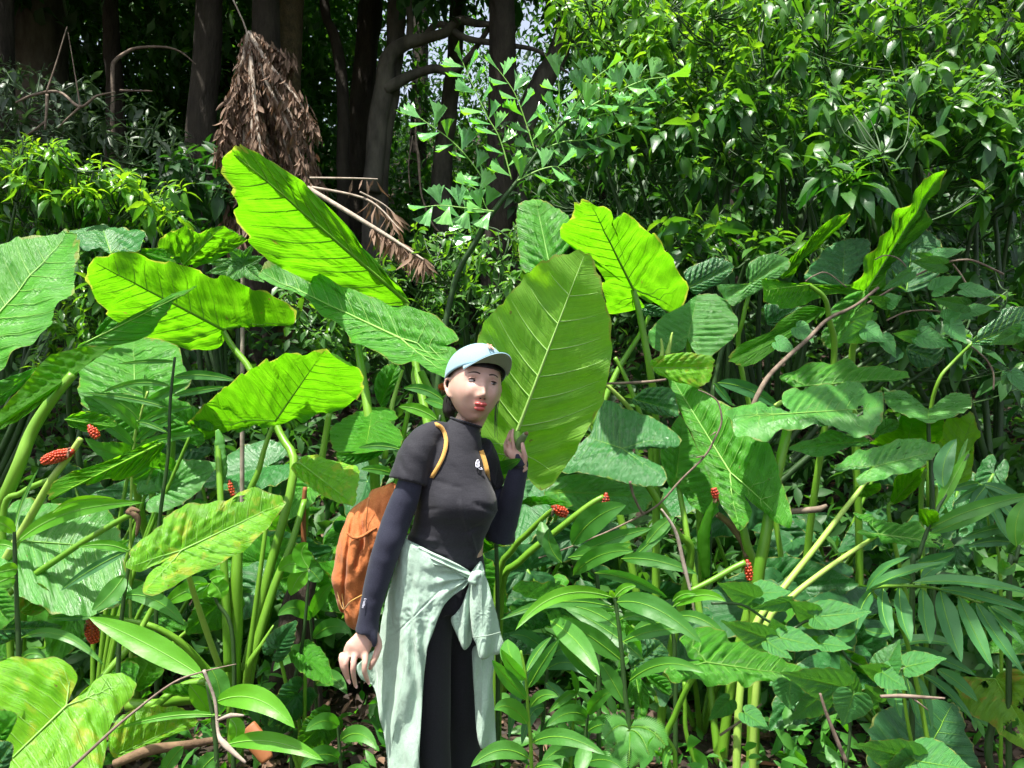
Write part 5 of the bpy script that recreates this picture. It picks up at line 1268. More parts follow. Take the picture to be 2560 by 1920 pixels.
for i, (fx, fd) in enumerate(FILL):
    p = plant('low dark elephant ear ' + FLAB[i], fx, fd, group='half hidden elephant ears deep in the patch')
    for k in range(5):
        a_ = rsF.uniform(0, 6.28); h_ = rsF.uniform(.35, .85 if fd > 4 else .6)
        X = ORI[p.name] + np.array([math.cos(a_) * .3, math.sin(a_) * .15, h_])
        q = (X[0] / X[1] * FPX + 1280, 960 - (X[2] - CAMZ) / X[1] * FPX)
        L = rsF.uniform(.28, .46) / X[1] * FPX; th = rsF.uniform(-.2, 1.4) if k % 2 else rsF.uniform(1.7, 3.3)
        T_ = (q[0] + L * math.cos(th), q[1] + L * math.sin(th) * .75)
        tleaf(p, lambda z_: z_, q, T_, L * rsF.uniform(.5, .75), X[1], rsF.uniform(-.3, .05), ['dark', 'blue', 'top', 'dark'][rsF.integers(4)], EAR, ds=rsF.uniform(-.1, .5), R_=7, nv=7, veins=None)
        stalk_to(p, lambda z_: z_, [(q[0], q[1], X[1])], .014, .008)

# ============================================================ GINGERS, PALM LEAVES, VINES, TWIGS
def stemmed(label, Z, stem, d, leaves, mat='gin', r=(.009, .005), stemm='stem_dark', cat='ginger plant', name='ginger_plant', group='narrow leaved plants'):
    """stem: zoom points bottom->top; leaves: (base, via, tip, width, ddepth_tip[, mat])"""
    pts = [P(*Z(q), d) for q in stem]
    f = pts[0].copy(); f[2] = ground_z(f[0], f[1])
    root = empty(name, f, label, cat, group)
    if pts[0][2] > f[2] + .05: pts = [f] + pts
    V, F = tube(pts, np.linspace(r[0], r[1], len(pts)), 7, True, 5)
    mesh('stem', V, F, M[stemm], root)
    for lf in leaves:
        b_, v_, t_, w = lf[:4]; dd = lf[4] if len(lf) > 4 else -.12; m_ = lf[5] if len(lf) > 5 else mat
        lance(root, Z, b_, v_, t_, w, d, m_, dd=(dd * .6, dd))
    return root

stemmed('dark stemmed ginger with a lime curled top leaf right of the pale sleeve', Y5, [(1145, 1400), (1120, 1150), (1090, 800), (1060, 520), (1033, 355)], 2.2, [
    ((1030, 352), (560, 190), (272, 600), 105, -.15, 'ginl'), ((1040, 430), (600, 290), (160, 520), 80, -.05), ((1055, 580), (860, 400), (560, 400), 110, .05),
    ((1085, 830), (860, 640), (610, 500), 150, -.05), ((1112, 1165), (1000, 950), (920, 840), 130, .0), ((1050, 385), (1330, 330), (1705, 700), 170, -.15),
    ((1075, 522), (1200, 440), (1380, 575), 60, -.05), ((1100, 688), (1330, 560), (1640, 600), 95, -.08), ((1150, 985), (1420, 760), (1720, 930), 105, -.15),
    ((540, 530), (760, 640), (920, 950), 165, -.2), ((1260, 830), (980, 560), (640, 420), 120, .15), ((880, 160), (1150, 170), (1440, 350), 90, .25), ((1035, 350), (1100, 250), (1200, 262), 70, -.02, 'ginl'),
    ((1035, 352), (1000, 300), (992, 300), 40, -.02, 'ginl'), ((560, 520), (700, 800), (900, 1000), 110, .1), ((1120, 560), (1180, 640), (1240, 830), 90, .1)])
stemmed('pale stemmed seedling with paired leaves beside the dangling sleeve', Y5, [(395, 1680), (370, 1250), (350, 950), (313, 757)], 1.95, [
    ((350, 980), (240, 900), (160, 745), 100, -.1), ((362, 1130), (210, 980), (92, 830), 110, -.1), ((368, 1045), (470, 850), (612, 662), 95, -.05), ((352, 930), (420, 760), (550, 650), 60, .1),
    ((330, 900), (200, 800), (215, 670), 150, .15), ((385, 1192), (470, 1050), (602, 1112), 85, -.05), ((368, 1325), (230, 1110), (108, 1215), 130, -.1), ((400, 1465), (620, 1330), (962, 1560), 120, -.12),
    ((380, 1590), (160, 1420), (-70, 1650), 130, -.05), ((420, 1660), (520, 1600), (640, 1665), 60, -.05)], stemm='stalk', r=(.006, .003))
stemmed('dark ginger leaves hanging low behind the legs', Y5, [(470, 1500), (500, 1100), (530, 800)], 2.75, [((500, 950), (300, 760), (220, 1450), 120), ((510, 900), (700, 760), (860, 980), 110), ((500, 1200), (380, 1150), (320, 1480), 100),
    ((480, 1400), (560, 1250), (700, 1300), 70), ((530, 800), (760, 640), (880, 720), 110), ((530, 800), (380, 600), (230, 640), 110), ((500, 1000), (640, 1100), (690, 1260), 90)], 'palm')
stemmed('long leaved ginger arching below the dark red fruit heads', Z7, [(620, 1900), (560, 1650), (480, 1500), (420, 1470)], 2.6, [((410, 1462), (560, 1200), (840, 1145), 200, -.1), ((400, 1560), (700, 1400), (1040, 1330), 120, -.1), ((800, 1570), (1050, 1540), (1400, 1690), 110, -.1),
    ((420, 1700), (600, 1480), (900, 1510), 130, -.15, 'gin'), ((240, 1500), (180, 1400), (170, 1270), 120, .1), ((380, 1560), (680, 1520), (880, 1450), 100, -.1), ((330, 1600), (200, 1480), (230, 1330), 120, 0), ((1000, 1450), (1100, 1300), (1220, 1240), 100, 0), ((900, 1550), (1080, 1400), (1240, 1250), 80, 0)])
stemmed('slender ginger with leaves turned to the right beside the lime shoot', Y5, [(1500, 900), (1480, 600), (1480, 450)], 2.5, [((1480, 420), (1700, 260), (1890, 380), 90, -.1, 'ginl'), ((1480, 500), (1700, 440), (1910, 680), 90, -.1), ((1480, 380), (1560, 290), (1680, 330), 60, -.05, 'ginl'), ((1490, 560), (1300, 500), (1150, 640), 90)])

# right: gingers and palm leaves
stemmed('dark stemmed ginger with long leaves reaching the right edge', Z8, [(1440, 1540), (1480, 1370), (1550, 1160), (1595, 1060)], 2.35, [((1560, 1165), (1850, 1000), (2330, 920), 95, -.1, 'gin'), ((1560, 1200), (1820, 1100), (2060, 1000), 80, 0, 'gin'),
    ((1440, 1530), (1250, 1440), (1120, 1600), 100, -.15, 'palm'), ((1480, 1400), (1620, 1400), (1740, 1330), 90, -.1, 'palm'), ((1500, 1520), (1560, 1440), (1690, 1390), 70, .1, 'palm')])
blade(COL.objects['ginger_plant.005'] if 'ginger_plant.005' in COL.objects else p, Z8, [(1495, 1050), (1550, 1038), (1615, 1060), (1640, 1100), (1600, 1140), (1558, 1165), (1510, 1130)], (1556, 1160), (1520, 1045), 2.35, 2.3, 'lit', side=-1, nv=5, veins=None)
stemmed('upright ginger shoot with a furled bright green leaf', Z8, [(1590, 1300), (1610, 1050), (1700, 900), (1830, 650)], 2.75, [((1610, 1040), (1700, 850), (1835, 620), 80, 0, 'ginl'), ((1655, 880), (1620, 700), (1745, 545), 120, .05, 'palm'), ((1740, 800), (1780, 640), (1825, 540), 30, .05, 'gin')])
stemmed('ginger with upright stem and drooping leaves at the right edge', Z8, [(2110, 1560), (2150, 1400), (2180, 1280)], 2.2, [((2150, 1400), (2050, 1500), (2065, 1370), 90, -.05), ((2160, 1290), (2120, 1100), (2230, 960), 110, 0), ((2180, 1280), (2260, 1180), (2330, 1200), 80, 0, 'ginl'), ((2150, 1400), (2250, 1380), (2350, 1420), 80, 0)])
def palm_leaf(label, Z, rachis, d, leaflets, mat='palm', dd=-.1, group='palm seedlings of the forest floor'):
    W = [P(*Z(q), d) for q in rachis]; f = W[0].copy(); f[2] = ground_z(f[0], f[1])
    root = empty('palm_seedling', f, label, 'palm seedling', group)
    V, F = tube([f] + W, np.linspace(.008, .003, len(W) + 1), 6, True, 5)
    mesh('rachis', V, F, M['stalk'], root)
    for b_, v_, t_, w in leaflets: lance(root, Z, b_, v_, t_, w, d, mat, 'leaflet', dd=(dd * .5, dd), twist=rng.uniform(.3, .8), foldk=.4)
palm_leaf('palm seedling with a row of broad ribbed leaflets hanging like a comb', Y6, [(1500, 1900), (1320, 900), (1200, 600), (1050, 430), (1250, 400), (1500, 420), (1800, 520)], 2.15, [
    ((1130, 415), (1090, 600), (1200, 760), 115), ((1240, 410), (1230, 600), (1320, 790), 130), ((1400, 415), (1400, 640), (1450, 800), 130), ((1520, 430), (1560, 640), (1670, 930), 140), ((1650, 470), (1740, 700), (1885, 975), 110),
    ((1770, 515), (1860, 700), (2105, 1010), 105), ((1850, 540), (1960, 680), (2120, 830), 80), ((1870, 540), (2000, 600), (2140, 690), 70), ((1060, 430), (960, 500), (935, 740), 100), ((1330, 380), (1700, 330), (2220, 470), 95), ((1500, 420), (1800, 440), (2230, 610), 70),
    ((1015, 440), (1200, 300), (1570, 235), 80), ((1015, 430), (1100, 250), (1320, 200), 60)])
palm_leaf('palm seedling with narrow leaflets fanning beneath the serrated vine leaves', Y6, [(1400, 1900), (1290, 1300), (1250, 900), (1190, 830)], 2.3, [
    ((1190, 830), (1430, 720), (1690, 840), 90), ((1195, 840), (1500, 860), (1775, 1025), 90), ((1400, 1020), (1560, 1080), (1760, 1350), 80), ((1340, 1010), (1420, 1160), (1465, 1400), 80), ((1240, 1060), (1180, 1180), (1255, 1320), 80),
    ((1000, 700), (1120, 760), (1240, 700), 70), ((800, 740), (880, 780), (950, 700), 90), ((1290, 1040), (1330, 1200), (1370, 1340), 70), ((1500, 980), (1640, 1040), (1780, 1200), 90), ((1160, 1040), (1140, 1180), (1200, 1240), 70)])
palm_leaf('shaded palm seedling with spread leaflets under the leaf held up at the right', Z8, [(2050, 1500), (1980, 1200), (1930, 900), (1900, 860)], 2.9, [
    ((1920, 860), (2100, 880), (2260, 1040), 70), ((1950, 880), (2050, 1000), (2240, 1180), 70), ((1940, 880), (1830, 900), (1720, 1000), 70), ((1960, 860), (1860, 960), (1830, 1060), 80), ((1900, 850), (1800, 860), (1700, 900), 60), ((2130, 1150), (1950, 1160), (1780, 1235), 90), ((2130, 1260), (1980, 1230), (1810, 1290), 70), ((1950, 900), (2000, 1080), (2120, 1260), 80), ((2150, 1100), (2250, 1150), (2350, 1100), 70)])
palm_leaf('fern like palm frond arching at the bottom beside the wide glossy leaf', Y5, [(1500, 1700), (1480, 1500), (1350, 1360), (1150, 1350), (1000, 1330)], 2.25, [
    ((1350, 1380), (1250, 1500), (1140, 1640), 60), ((1480, 1500), (1400, 1550), (1420, 1700), 60)], 'gin')
palm_leaf('small palm seedling in the dark hollow beside the seedling with paired leaves', Y5, [(700, 1500), (720, 1300), (740, 1080)], 2.6, [((740, 1080), (660, 1080), (520, 1240), 70), ((735, 1150), (640, 1150), (560, 1330), 60), ((740, 1080), (820, 1100), (880, 1250), 60), ((720, 1250), (620, 1250), (510, 1370), 60), ((720, 1300), (800, 1300), (900, 1360), 60), ((700, 1400), (600, 1450), (560, 1600), 60), ((740, 1090), (760, 980), (700, 900), 60)], 'gin')
# fern
def fern():
    c = P(*Y5((1150, 1500)), 2.2); g = ground_z(c[0], c[1])
    root = empty('fern', (c[0], c[1], g), 'small feathery fern hanging at the foot of the dark stemmed ginger', 'fern')
    for b_, t_, L in [((1150, 1380), (1140, 1640), 1), ((1150, 1370), (1000, 1560), .8), ((1150, 1370), (1300, 1560), .8), ((1150, 1350), (1420, 1480), .8), ((1140, 1350), (960, 1430), .7)]:
        A, B = P(*Y5(b_), 2.2), P(*Y5(t_), 2.08); mid = (A + B) / 2 + np.array([0, -.03, .05])
        q = np.linspace(0, 1, 26)[:, None]; C = (1 - q) ** 2 * A + 2 * q * (1 - q) * mid + q * q * B
        V, F = tube(C, np.linspace(.002, .0006, 26), 4, False, 1)
        fr = mesh('frond', V, F, M['stalk'], root)
        tg = unit(np.gradient(C, axis=0)); nrm = np.array([0, -.8, .6]); sd = unit(np.cross(tg, nrm))
        pos, dr = [], []
        for i in range(1, 26):
            for s in (1, -1):
                for k in range(1): pos.append(C[i]); dr.append(sd[i] * s + tg[i] * .5 + np.array([0, 0, -.15]))
        pos = np.array(pos); dr = unit(np.array(dr)); tt = np.repeat(np.linspace(.04, 1, 25), 2)
        Ls = .05 * L * np.sin(np.pi * np.clip(tt * .85 + .12, 0, 1)) + .008
        V, F, v = leaf_cloud(pos, dr, np.tile(unit(nrm), (len(pos), 1)), Ls, np.full(len(pos), .0045), np.full(len(pos), .6), True, .25)
        mesh('leaflets', V, F, M['gin'], fr, var=v)
fern()

# left side narrow leaved plants
stemmed('dark upright ginger stem at the left edge with arching leaves', Z2, [(122, 1440), (110, 1100), (95, 700), (92, 590)], 2.35, [((108, 660), (380, 400), (925, 402), 95, .25, 'ginl'), ((92, 600), (20, 500), (-90, 540), 90, -.05, 'ginl'), ((100, 700), (0, 640), (-60, 700), 60, 0, 'ginl'),
    ((105, 880), (40, 880), (-90, 960), 120, -.05, 'ginl'), ((340, 470), (480, 350), (745, 380), 50, .3, 'ginl'), ((100, 590), (110, 420), (250, 180), 26, .1, 'gin'), ((115, 830), (60, 830), (-40, 860), 90, -.05, 'ginl')])
stemmed('slender dark ginger crossing the rosette of stripes at the left', Z1, [(1010, 2300), (1080, 1659), (1095, 1300), (1125, 1010)], 3.0, [((1120, 1030), (980, 1030), (750, 1050), 34, 0, 'stemless') if False else ((1120, 1040), (980, 1030), (750, 1055), 30, 0),
    ((1115, 1140), (1300, 1100), (1530, 1165), 60, 0), ((1100, 1200), (900, 1130), (650, 1240), 44, 0), ((1090, 1340), (860, 1260), (520, 1240), 40, 0), ((1110, 1260), (1260, 1220), (1480, 1200), 44, 0), ((1085, 1500), (900, 1400), (880, 1440), 40, 0)])
stemmed('fresh green ginger with paired ribbed leaves below the quilted leaf', Z1, [(840, 2100), (862, 1580), (900, 1400), (950, 1230)], 3.05, [((890, 1480), (780, 1320), (590, 1270), 70, -.1), ((865, 1580), (720, 1450), (530, 1340), 75, -.1), ((900, 1420), (820, 1300), (660, 1265), 60, -.05), ((910, 1330), (1050, 1230), (1220, 1180), 60, 0), ((895, 1440), (1050, 1340), (1230, 1330), 55, 0),
    ((870, 1560), (980, 1440), (1150, 1390), 60, 0), ((930, 1290), (950, 1200), (930, 1120), 40, 0), ((800, 1640), (680, 1640), (545, 1530), 85, -.1), ((940, 1250), (860, 1220), (780, 1180), 50, 0), ((870, 1600), (1020, 1520), (1300, 1500), 60, 0)], 'gin', stemm='stalk_pale', r=(.006, .004))
stemmed('shaded ginger hanging dark leaves over the dappled leaf', Z2, [(760, 1500), (800, 1000), (850, 700)], 2.45, [((840, 700), (560, 830), (390, 970), 60, -.1, 'palm'), ((800, 870), (720, 1000), (590, 1100), 120, -.1, 'gin'), ((840, 720), (700, 640), (500, 690), 60, -.05, 'ginl'), ((800, 1000), (1000, 960), (1190, 1190), 100, 0, 'gin'), ((790, 1040), (700, 1000), (620, 1120), 60, 0, 'palm'), ((830, 640), (760, 700), (620, 700), 50, 0, 'gin')])
stemmed('low ginger arching a ribbed leaf across the fallen twigs', Y4, [(1400, 1500), (1380, 1100), (1330, 780)], 2.15, [((1310, 755), (960, 520), (570, 368), 160, .05, 'ginl'), ((1350, 690), (1440, 800), (1410, 985), 130, .0, 'gin'), ((1390, 910), (1660, 790), (1895, 1080), 150, -.1, 'ginl'), ((1480, 1020), (1560, 1080), (1490, 1195), 100, 0, 'ginl'), ((1460, 1185), (1760, 1100), (2080, 1290), 110, -.1, 'ginl'),
    ((1420, 1000), (1100, 960), (740, 1090), 45, -.05, 'ginl'), ((1220, 800), (1300, 900), (1350, 980), 110, .05, 'ginl'), ((1180, 1200), (1100, 1260), (1040, 1400), 90, 0, 'gin'), ((1400, 1250), (1330, 1290), (1260, 1400), 110, 0, 'gin')], 'ginl')
stemmed('low ginger with a thin arching leaf over bare litter at the lower left', Y4, [(100, 900), (120, 700), (138, 500)], 2.6, [((140, 500), (400, 380), (672, 680), 60, -.05, 'gin'), ((320, 370), (440, 390), (620, 365), 24, 0, 'palm'), ((130, 640), (220, 560), (300, 640), 60, 0, 'gin')], 'gin')
stemmed('five fingered shrub seedling beside the backpack', Y4, [(1880, 900), (1950, 500), (1990, 60)], 2.75, [((1985, 60), (1880, -20), (1790, 70), 120, 0, 'ginl'), ((1990, 60), (1900, 100), (1870, 230), 120, 0, 'ginl'), ((1990, 60), (2040, 100), (2060, 140), 100, 0, 'gin'), ((1985, 50), (1900, -60), (1980, -110), 120, 0, 'ginl')], 'ginl', cat='seedling', name='shrub_seedling', group=None)
stemmed('round leaved seedling beneath the bright yellow green leaf', Z2, [(1500, 1300), (1400, 1050), (1350, 960)], 2.75, [((1340, 940), (1180, 950), (1060, 1060), 110, 0, 'ginl'), ((1340, 930), (1230, 900), (1150, 990), 100, 0, 'gin'), ((1350, 920), (1290, 990), (1300, 1020), 120, 0, 'ginl'), ((1360, 910), (1420, 960), (1420, 1020), 130, 0, 'ginl'), ((1350, 900), (1400, 860), (1450, 880), 80, 0, 'ginl')], 'ginl', cat='seedling', name='shrub_seedling', group=None)
stemmed('ginger leaves poking out behind the black shirt collar', Z3, [(900, 1900), (980, 1200), (1040, 820)], 2.75, [((1060, 690), (900, 560), (720, 590), 90, .0, 'gin'), ((1010, 860), (850, 740), (680, 750), 100, .0, 'ginl'), ((700, 1120), (520, 1060), (330, 1105), 60, 0, 'gin'), ((640, 1330), (500, 1270), (350, 1290), 80, -.05, 'gin'), ((1100, 760), (1020, 700), (900, 690), 90, .1, 'gin')], 'gin')
stemmed('striped ginger leaf slanting in front of the raised forearm', H8, [(330, 3600), (260, 1900), (190, 1250)], 2.56, [((180, 1230), (400, 1150), (775, 955), 260, -.24, 'gin')], 'gin')
stemmed('stiff narrow grey green leaves leaning behind the arrow shaped leaf', Z7, [(1500, 900), (1520, 500), (1530, 200)], 3.35, [((1560, 180), (1800, 180), (2080, 400), 110, .0, 'palm'), ((1530, 180), (1600, 260), (1680, 360), 60, 0, 'palm')], 'palm')

# climbing vine with serrated heart leaves, lower right and upper right
vn = empty('climbing_vine', P(*Y6((870, 1650)), 2.05), 'vine with large toothed dull green leaves sprawling across the lower right', 'vine')
W = [P(*Y6(q), 2.08) for q in ((-60, 520), (150, 530), (330, 640), (480, 700), (620, 640), (760, 720), (880, 900), (1000, 960), (1150, 1000), (1300, 960))]
V, F = tube(W, [.004] * 10, 5, True, 5); mesh('stem', V, F, M['stem_dark'], vn)
W = [P(*Y6(q), 2.0) for q in ((870, 1660), (900, 1400), (880, 1150), (900, 1000))]; V, F = tube(W, [.004] * 4, 5, True, 5); mesh('stem', V, F, M['stem_dark'], vn)
for a_, t_, w_, d_ in [((242, 480), (-20, 380), 190, 2.1), ((250, 455), (490, 440), 170, 2.12), ((470, 505), (215, 560), 100, 2.08), ((335, 765), (5, 640), 185, 2.0), ((400, 740), (360, 620), 160, 2.05), ((420, 760), (720, 830), 170, 1.98), ((330, 790), (500, 910), 130, 1.96),
                       ((665, 620), (470, 500), 180, 2.1), ((665, 615), (1048, 580), 210, 2.06), ((650, 625), (745, 705), 130, 2.04), ((700, 800), (915, 830), 120, 2.0), ((848, 1095), (418, 1000), 250, 1.92), ((918, 1150), (848, 1368), 290, 1.88), ((925, 1120), (830, 880), 140, 1.98),
                       ((1132, 990), (1245, 770), 220, 2.0), ((1120, 1000), (1295, 1120), 200, 1.95), ((1290, 960), (1565, 900), 180, 1.98), ((480, 1060), (480, 1255), 260, 2.15), ((700, 1160), (480, 1330), 200, 2.2), ((1352, 1600), (925, 1490), 270, 1.8), ((1352, 1610), (1765, 1680), 330, 1.78), ((1350, 1600), (1120, 1700), 240, 1.82), ((1150, 1010), (960, 950), 150, 2.0),
                       ((1100, 1200), (1000, 1080), 160, 2.1), ((60, 1190), (-80, 1330), 150, 2.2), ((170, 1280), (350, 1400), 140, 2.1)]:
    tleaf(vn, Y6, a_, t_, w_, d_, -.04, 'vineleaf', HEART, ds=-.1, R_=7, nv=6, quilt=.002, wave=.006)
vn = empty('climbing_vine', P(*Z6((365, 1640)), 3.3), 'vine of toothed pale leaves scrambling over a bare diagonal branch at the right', 'vine')
for pts, rr in [([(1130, 990), (1250, 920), (1400, 830), (1640, 720), (1800, 690), (1900, 710), (2070, 790)], .005), ([(1720, 720), (1780, 800), (1830, 890)], .004), ([(985, 880), (850, 780), (760, 800), (700, 840)], .003), ([(1850, 1290), (1950, 1380), (2000, 1480), (2000, 1590)], .004), ([(1180, 690), (1250, 660), (1340, 680), (1400, 740)], .003), ([(1260, 1110), (1400, 1050), (1560, 1040), (1680, 1060)], .004)]:
    V, F = tube([P(*Z6(q), 3.3) for q in pts], [rr] * len(pts), 5, True, 5); mesh('stem', V, F, M['twig'], vn)
for a_, t_, w_, d_ in [((1655, 722), (1425, 700), 120, 3.25), ((1425, 775), (1225, 905), 90, 3.22), ((1560, 680), (1812, 615), 95, 3.3), ((1560, 660), (1430, 645), 50, 3.3), ((1112, 1170), (1255, 1260), 150, 3.15), ((1108, 1160), (925, 1265), 170, 3.15), ((1590, 900), (1785, 800), 130, 3.25), ((1810, 1000), (1570, 960), 110, 3.2), ((1790, 900), (2045, 935), 100, 3.2),
                       ((1270, 990), (1370, 940), 120, 3.25), ((1270, 990), (1130, 940), 90, 3.28), ((1480, 1220), (1300, 1200), 100, 3.15), ((1480, 1220), (1720, 1290), 150, 3.12), ((1700, 1140), (1820, 1270), 140, 3.12), ((1660, 1100), (1780, 1060), 120, 3.2), ((1240, 1230), (1330, 1370), 110, 3.15), ((2180, 1180), (1970, 1280), 130, 3.0), ((2180, 1180), (2350, 1160), 110, 3.0),
                       ((1160, 1050), (1000, 1110), 130, 3.3), ((1840, 1050), (2010, 1020), 90, 3.3), ((2130, 1480), (2240, 1620), 110, 3.0), ((2100, 1480), (2060, 1560), 100, 3.0), ((500, 1260), (640, 1330), 110, 3.4), ((640, 1160), (760, 1260), 130, 3.6), ((1540, 1130), (1500, 1250), 120, 3.2), ((1720, 1050), (1870, 1100), 100, 3.25)]:
    tleaf(vn, Z6, a_, t_, w_, d_, -.05, 'vineleaf', HEART, ds=-.12, R_=6, nv=6, quilt=.002, wave=.006, veins=None)

# twigs and fallen branches
bough('bare brown branch slanting up from the stalks to the scrambling vine', [(2200, 718, 3.3), (2140, 760, 3.3), (2073, 795, 3.3), (2012, 850, 3.28), (1935, 925, 3.25), (1892, 993, 3.2), (1870, 1060, 3.2)], [.006, .007, .008, .009, .010, .010, .008], 'twig', 'fallen_branch', 'branch')
bough('thorny brown twig bending across the bright arrow shaped leaf', [Z7((1400, 220)) + (2.75,), Z7((1500, 270)) + (2.75,), Z7((1565, 340)) + (2.75,), Z7((1590, 500)) + (2.75,), Z7((1530, 640)) + (2.75,), Z7((1450, 770)) + (2.75,), Z7((1240, 990)) + (2.75,), Z7((970, 1220)) + (2.75,), Z7((700, 1370)) + (2.75,), Z7((400, 1480)) + (2.75,), Z7((150, 1560)) + (2.75,)], [.002, .003, .003, .004, .004, .004, .004, .004, .004, .003, .003], 'twig', 'fallen_branch', 'branch',
      twigs=[([Z7((1545, 570)) + (2.75,), Z7((1500, 600)) + (2.74,)], [.003, .001]), ([Z7((1450, 760)) + (2.75,), Z7((1390, 770)) + (2.75,)], [.004, .002]), ([Z7((970, 1220)) + (2.75,), Z7((900, 1080)) + (2.72,), Z7((870, 960)) + (2.7,)], [.005, .005, .006])])
bough('straight pale dead stick behind the held leaf', [Z7((675, 185)) + (2.9,), Z7((900, 170)) + (2.9,), Z7((1150, 150)) + (2.9,)], [.004, .006, .005], 'twig', 'fallen_branch', 'branch')
bough('long dry straw hanging beside the lime curled leaf', [Z7((1120, 1180)) + (2.5,), Z7((1240, 1370)) + (2.5,), Z7((1320, 1650)) + (2.5,), Y5((1640, 490)) + (2.5,)], [.003, .006, .007, .003], 'deadstem', 'dry_straw', 'straw')
bough('thin bare twig standing before the toothed vine leaves', [Y6((705, 1150)) + (1.85,), Y6((740, 1280)) + (1.85,), Y6((800, 1440)) + (1.85,), Y6((880, 1620)) + (1.85,)], [.003, .004, .005, .005], 'twig', 'fallen_branch', 'branch')
bough('short forked twig resting on the toothed vine leaves', [Y6((1110, 1165)) + (1.85,), Y6((1250, 1160)) + (1.85,), Y6((1400, 1165)) + (1.85,), Y6((1560, 1170)) + (1.85,)], [.004, .005, .004, .002], 'twig', 'fallen_branch', 'branch', twigs=[([Y6((1320, 1165)) + (1.85,), Y6((1440, 1260)) + (1.83,)], [.003, .0015])])
bough('thin brown stick crossing the low dark hollow at the bottom right', [Y5((1840, 1410)) + (2.3,), Y5((2000, 1280)) + (2.3,), Y5((2151, 1150)) + (2.3,)], [.004, .004, .003], 'twig', 'fallen_branch', 'branch')
bough('broken brown branch lying behind the slanting light green stalks', [Z8((600, 1045)) + (2.95,), Z8((720, 1040)) + (2.95,), Z8((800, 1030)) + (2.95,), Z8((850, 1005)) + (2.95,)], [.012, .013, .012, .006], 'twig', 'fallen_branch', 'branch')
bough('long dry cane slanting over the bottom left leaf', [Y4((430, 1350)) + (1.75,), Y4((560, 1230)) + (1.76,), Y4((730, 1080)) + (1.78,), Y4((880, 960)) + (1.8,), Y4((1130, 780)) + (1.84,), Y4((1320, 710)) + (1.86,), Y4((1520, 670)) + (1.88,)], [.004, .004, .0035, .003, .0025, .002, .001], 'twig', 'fallen_branch', 'branch')
bough('pale dry straw bent over the low ginger', [Y4((1320, 700)) + (1.86,), Y4((1370, 900)) + (1.86,), Y4((1390, 1120)) + (1.84,), Y4((1440, 1200)) + (1.82,), Y4((1580, 1300)) + (1.8,)], [.004, .004, .004, .008, .003], 'deadstem', 'dry_straw', 'straw',
      twigs=[([Y4((1400, 1030)) + (1.82,), Y4((1480, 1000)) + (1.8,), Y4((1570, 1000)) + (1.8,)], [.003, .006, .002])])
bough('dark crooked root running along the bottom left litter', [Y4((730, 1300)) + (2.3,), Y4((950, 1230)) + (2.3,), Y4((1150, 1190)) + (2.35,), Y4((1390, 1150)) + (2.4,)], [.012, .015, .013, .01], 'dry', 'fallen_branch', 'branch')
bough('grey stick poking from the litter behind the thick stem', [Y4((1750, 1180)) + (2.6,), Y4((1900, 1080)) + (2.7,)], [.006, .005], 'twig', 'fallen_branch', 'branch')
bough('orange brown dead stem standing left of the backpack', [Z2((1950, 740)) + (3.1,), Z2((1950, 500)) + (3.1,), Z2((1965, 300)) + (3.1,)], [.011, .010, .009], 'orange_stem', 'dead_cane', 'dead cane')
# cut dead trunk base in the shade left of the legs
W = [P(*Z2((1900, 1800)), 3.3), P(*Z2((1880, 1500)), 3.3), P(*Z2((1920, 1150)), 3.3), P(*Z2((1990, 850)), 3.35)]
W[0][2] = ground_z(W[0][0], 3.3) - .05
V, F = tube(W, [.13, .10, .075, .05], 16, True, 8)
for i in range(len(V)): V[i] += .03 * np.array(mnoise.noise_vector(Vector(V[i] * [9, 9, 3])))
tag(mesh('tree_stump', V, F, M['dry_dark'], origin=W[0]), 'dark fibrous stump in the shade between the thick stem and the backpack', 'stump')
# fallen orange sheath
V, F = tube([P(*Y4((1590, 1080)), 2.4), P(*Y4((1660, 1180)), 2.38), P(*Y4((1720, 1290)), 2.36)], [.03, .034, .02], 10, True, 5, flat=.4)
tag(mesh('leaf_sheath', V, F, M['orange_stem'], origin=V.mean(0)), 'curled orange brown fallen sheath among the bottom left leaves', 'leaf sheath')

# more leaves closing the dark hollow between the thick stem and the woman, and the lower centre
stemmed('young ginger behind the thick pale stem left of her trailing hand', OV, [(690, 1700), (680, 1450), (670, 1330)], 3.0, [((672, 1340), (640, 1290), (600, 1330), 34), ((675, 1380), (720, 1330), (760, 1370), 34), ((678, 1420), (630, 1390), (590, 1450), 36), ((680, 1480), (720, 1440), (750, 1500), 34), ((672, 1335), (690, 1280), (720, 1260), 28)])
stemmed('ginger standing in the shade below the low horizontal stalk', OV, [(740, 1750), (735, 1640), (730, 1560)], 2.5, [((732, 1570), (700, 1540), (660, 1580), 34), ((734, 1600), (780, 1560), (815, 1620), 34), ((735, 1640), (690, 1610), (650, 1660), 36), ((736, 1680), (790, 1650), (810, 1700), 34)])
stemmed('bushy ginger between the seedling with paired leaves and the wide glossy leaf', OV, [(1250, 1800), (1260, 1650), (1270, 1540)], 2.5, [((1270, 1550), (1230, 1520), (1180, 1570), 34), ((1268, 1580), (1320, 1540), (1370, 1600), 36), ((1265, 1620), (1210, 1600), (1170, 1650), 36), ((1262, 1650), (1320, 1620), (1360, 1680), 34), ((1270, 1545), (1290, 1500), (1330, 1490), 28)])
p = plant('broad leaved plant at the left behind the fruit head with the curled stalk', 230, 3.2)
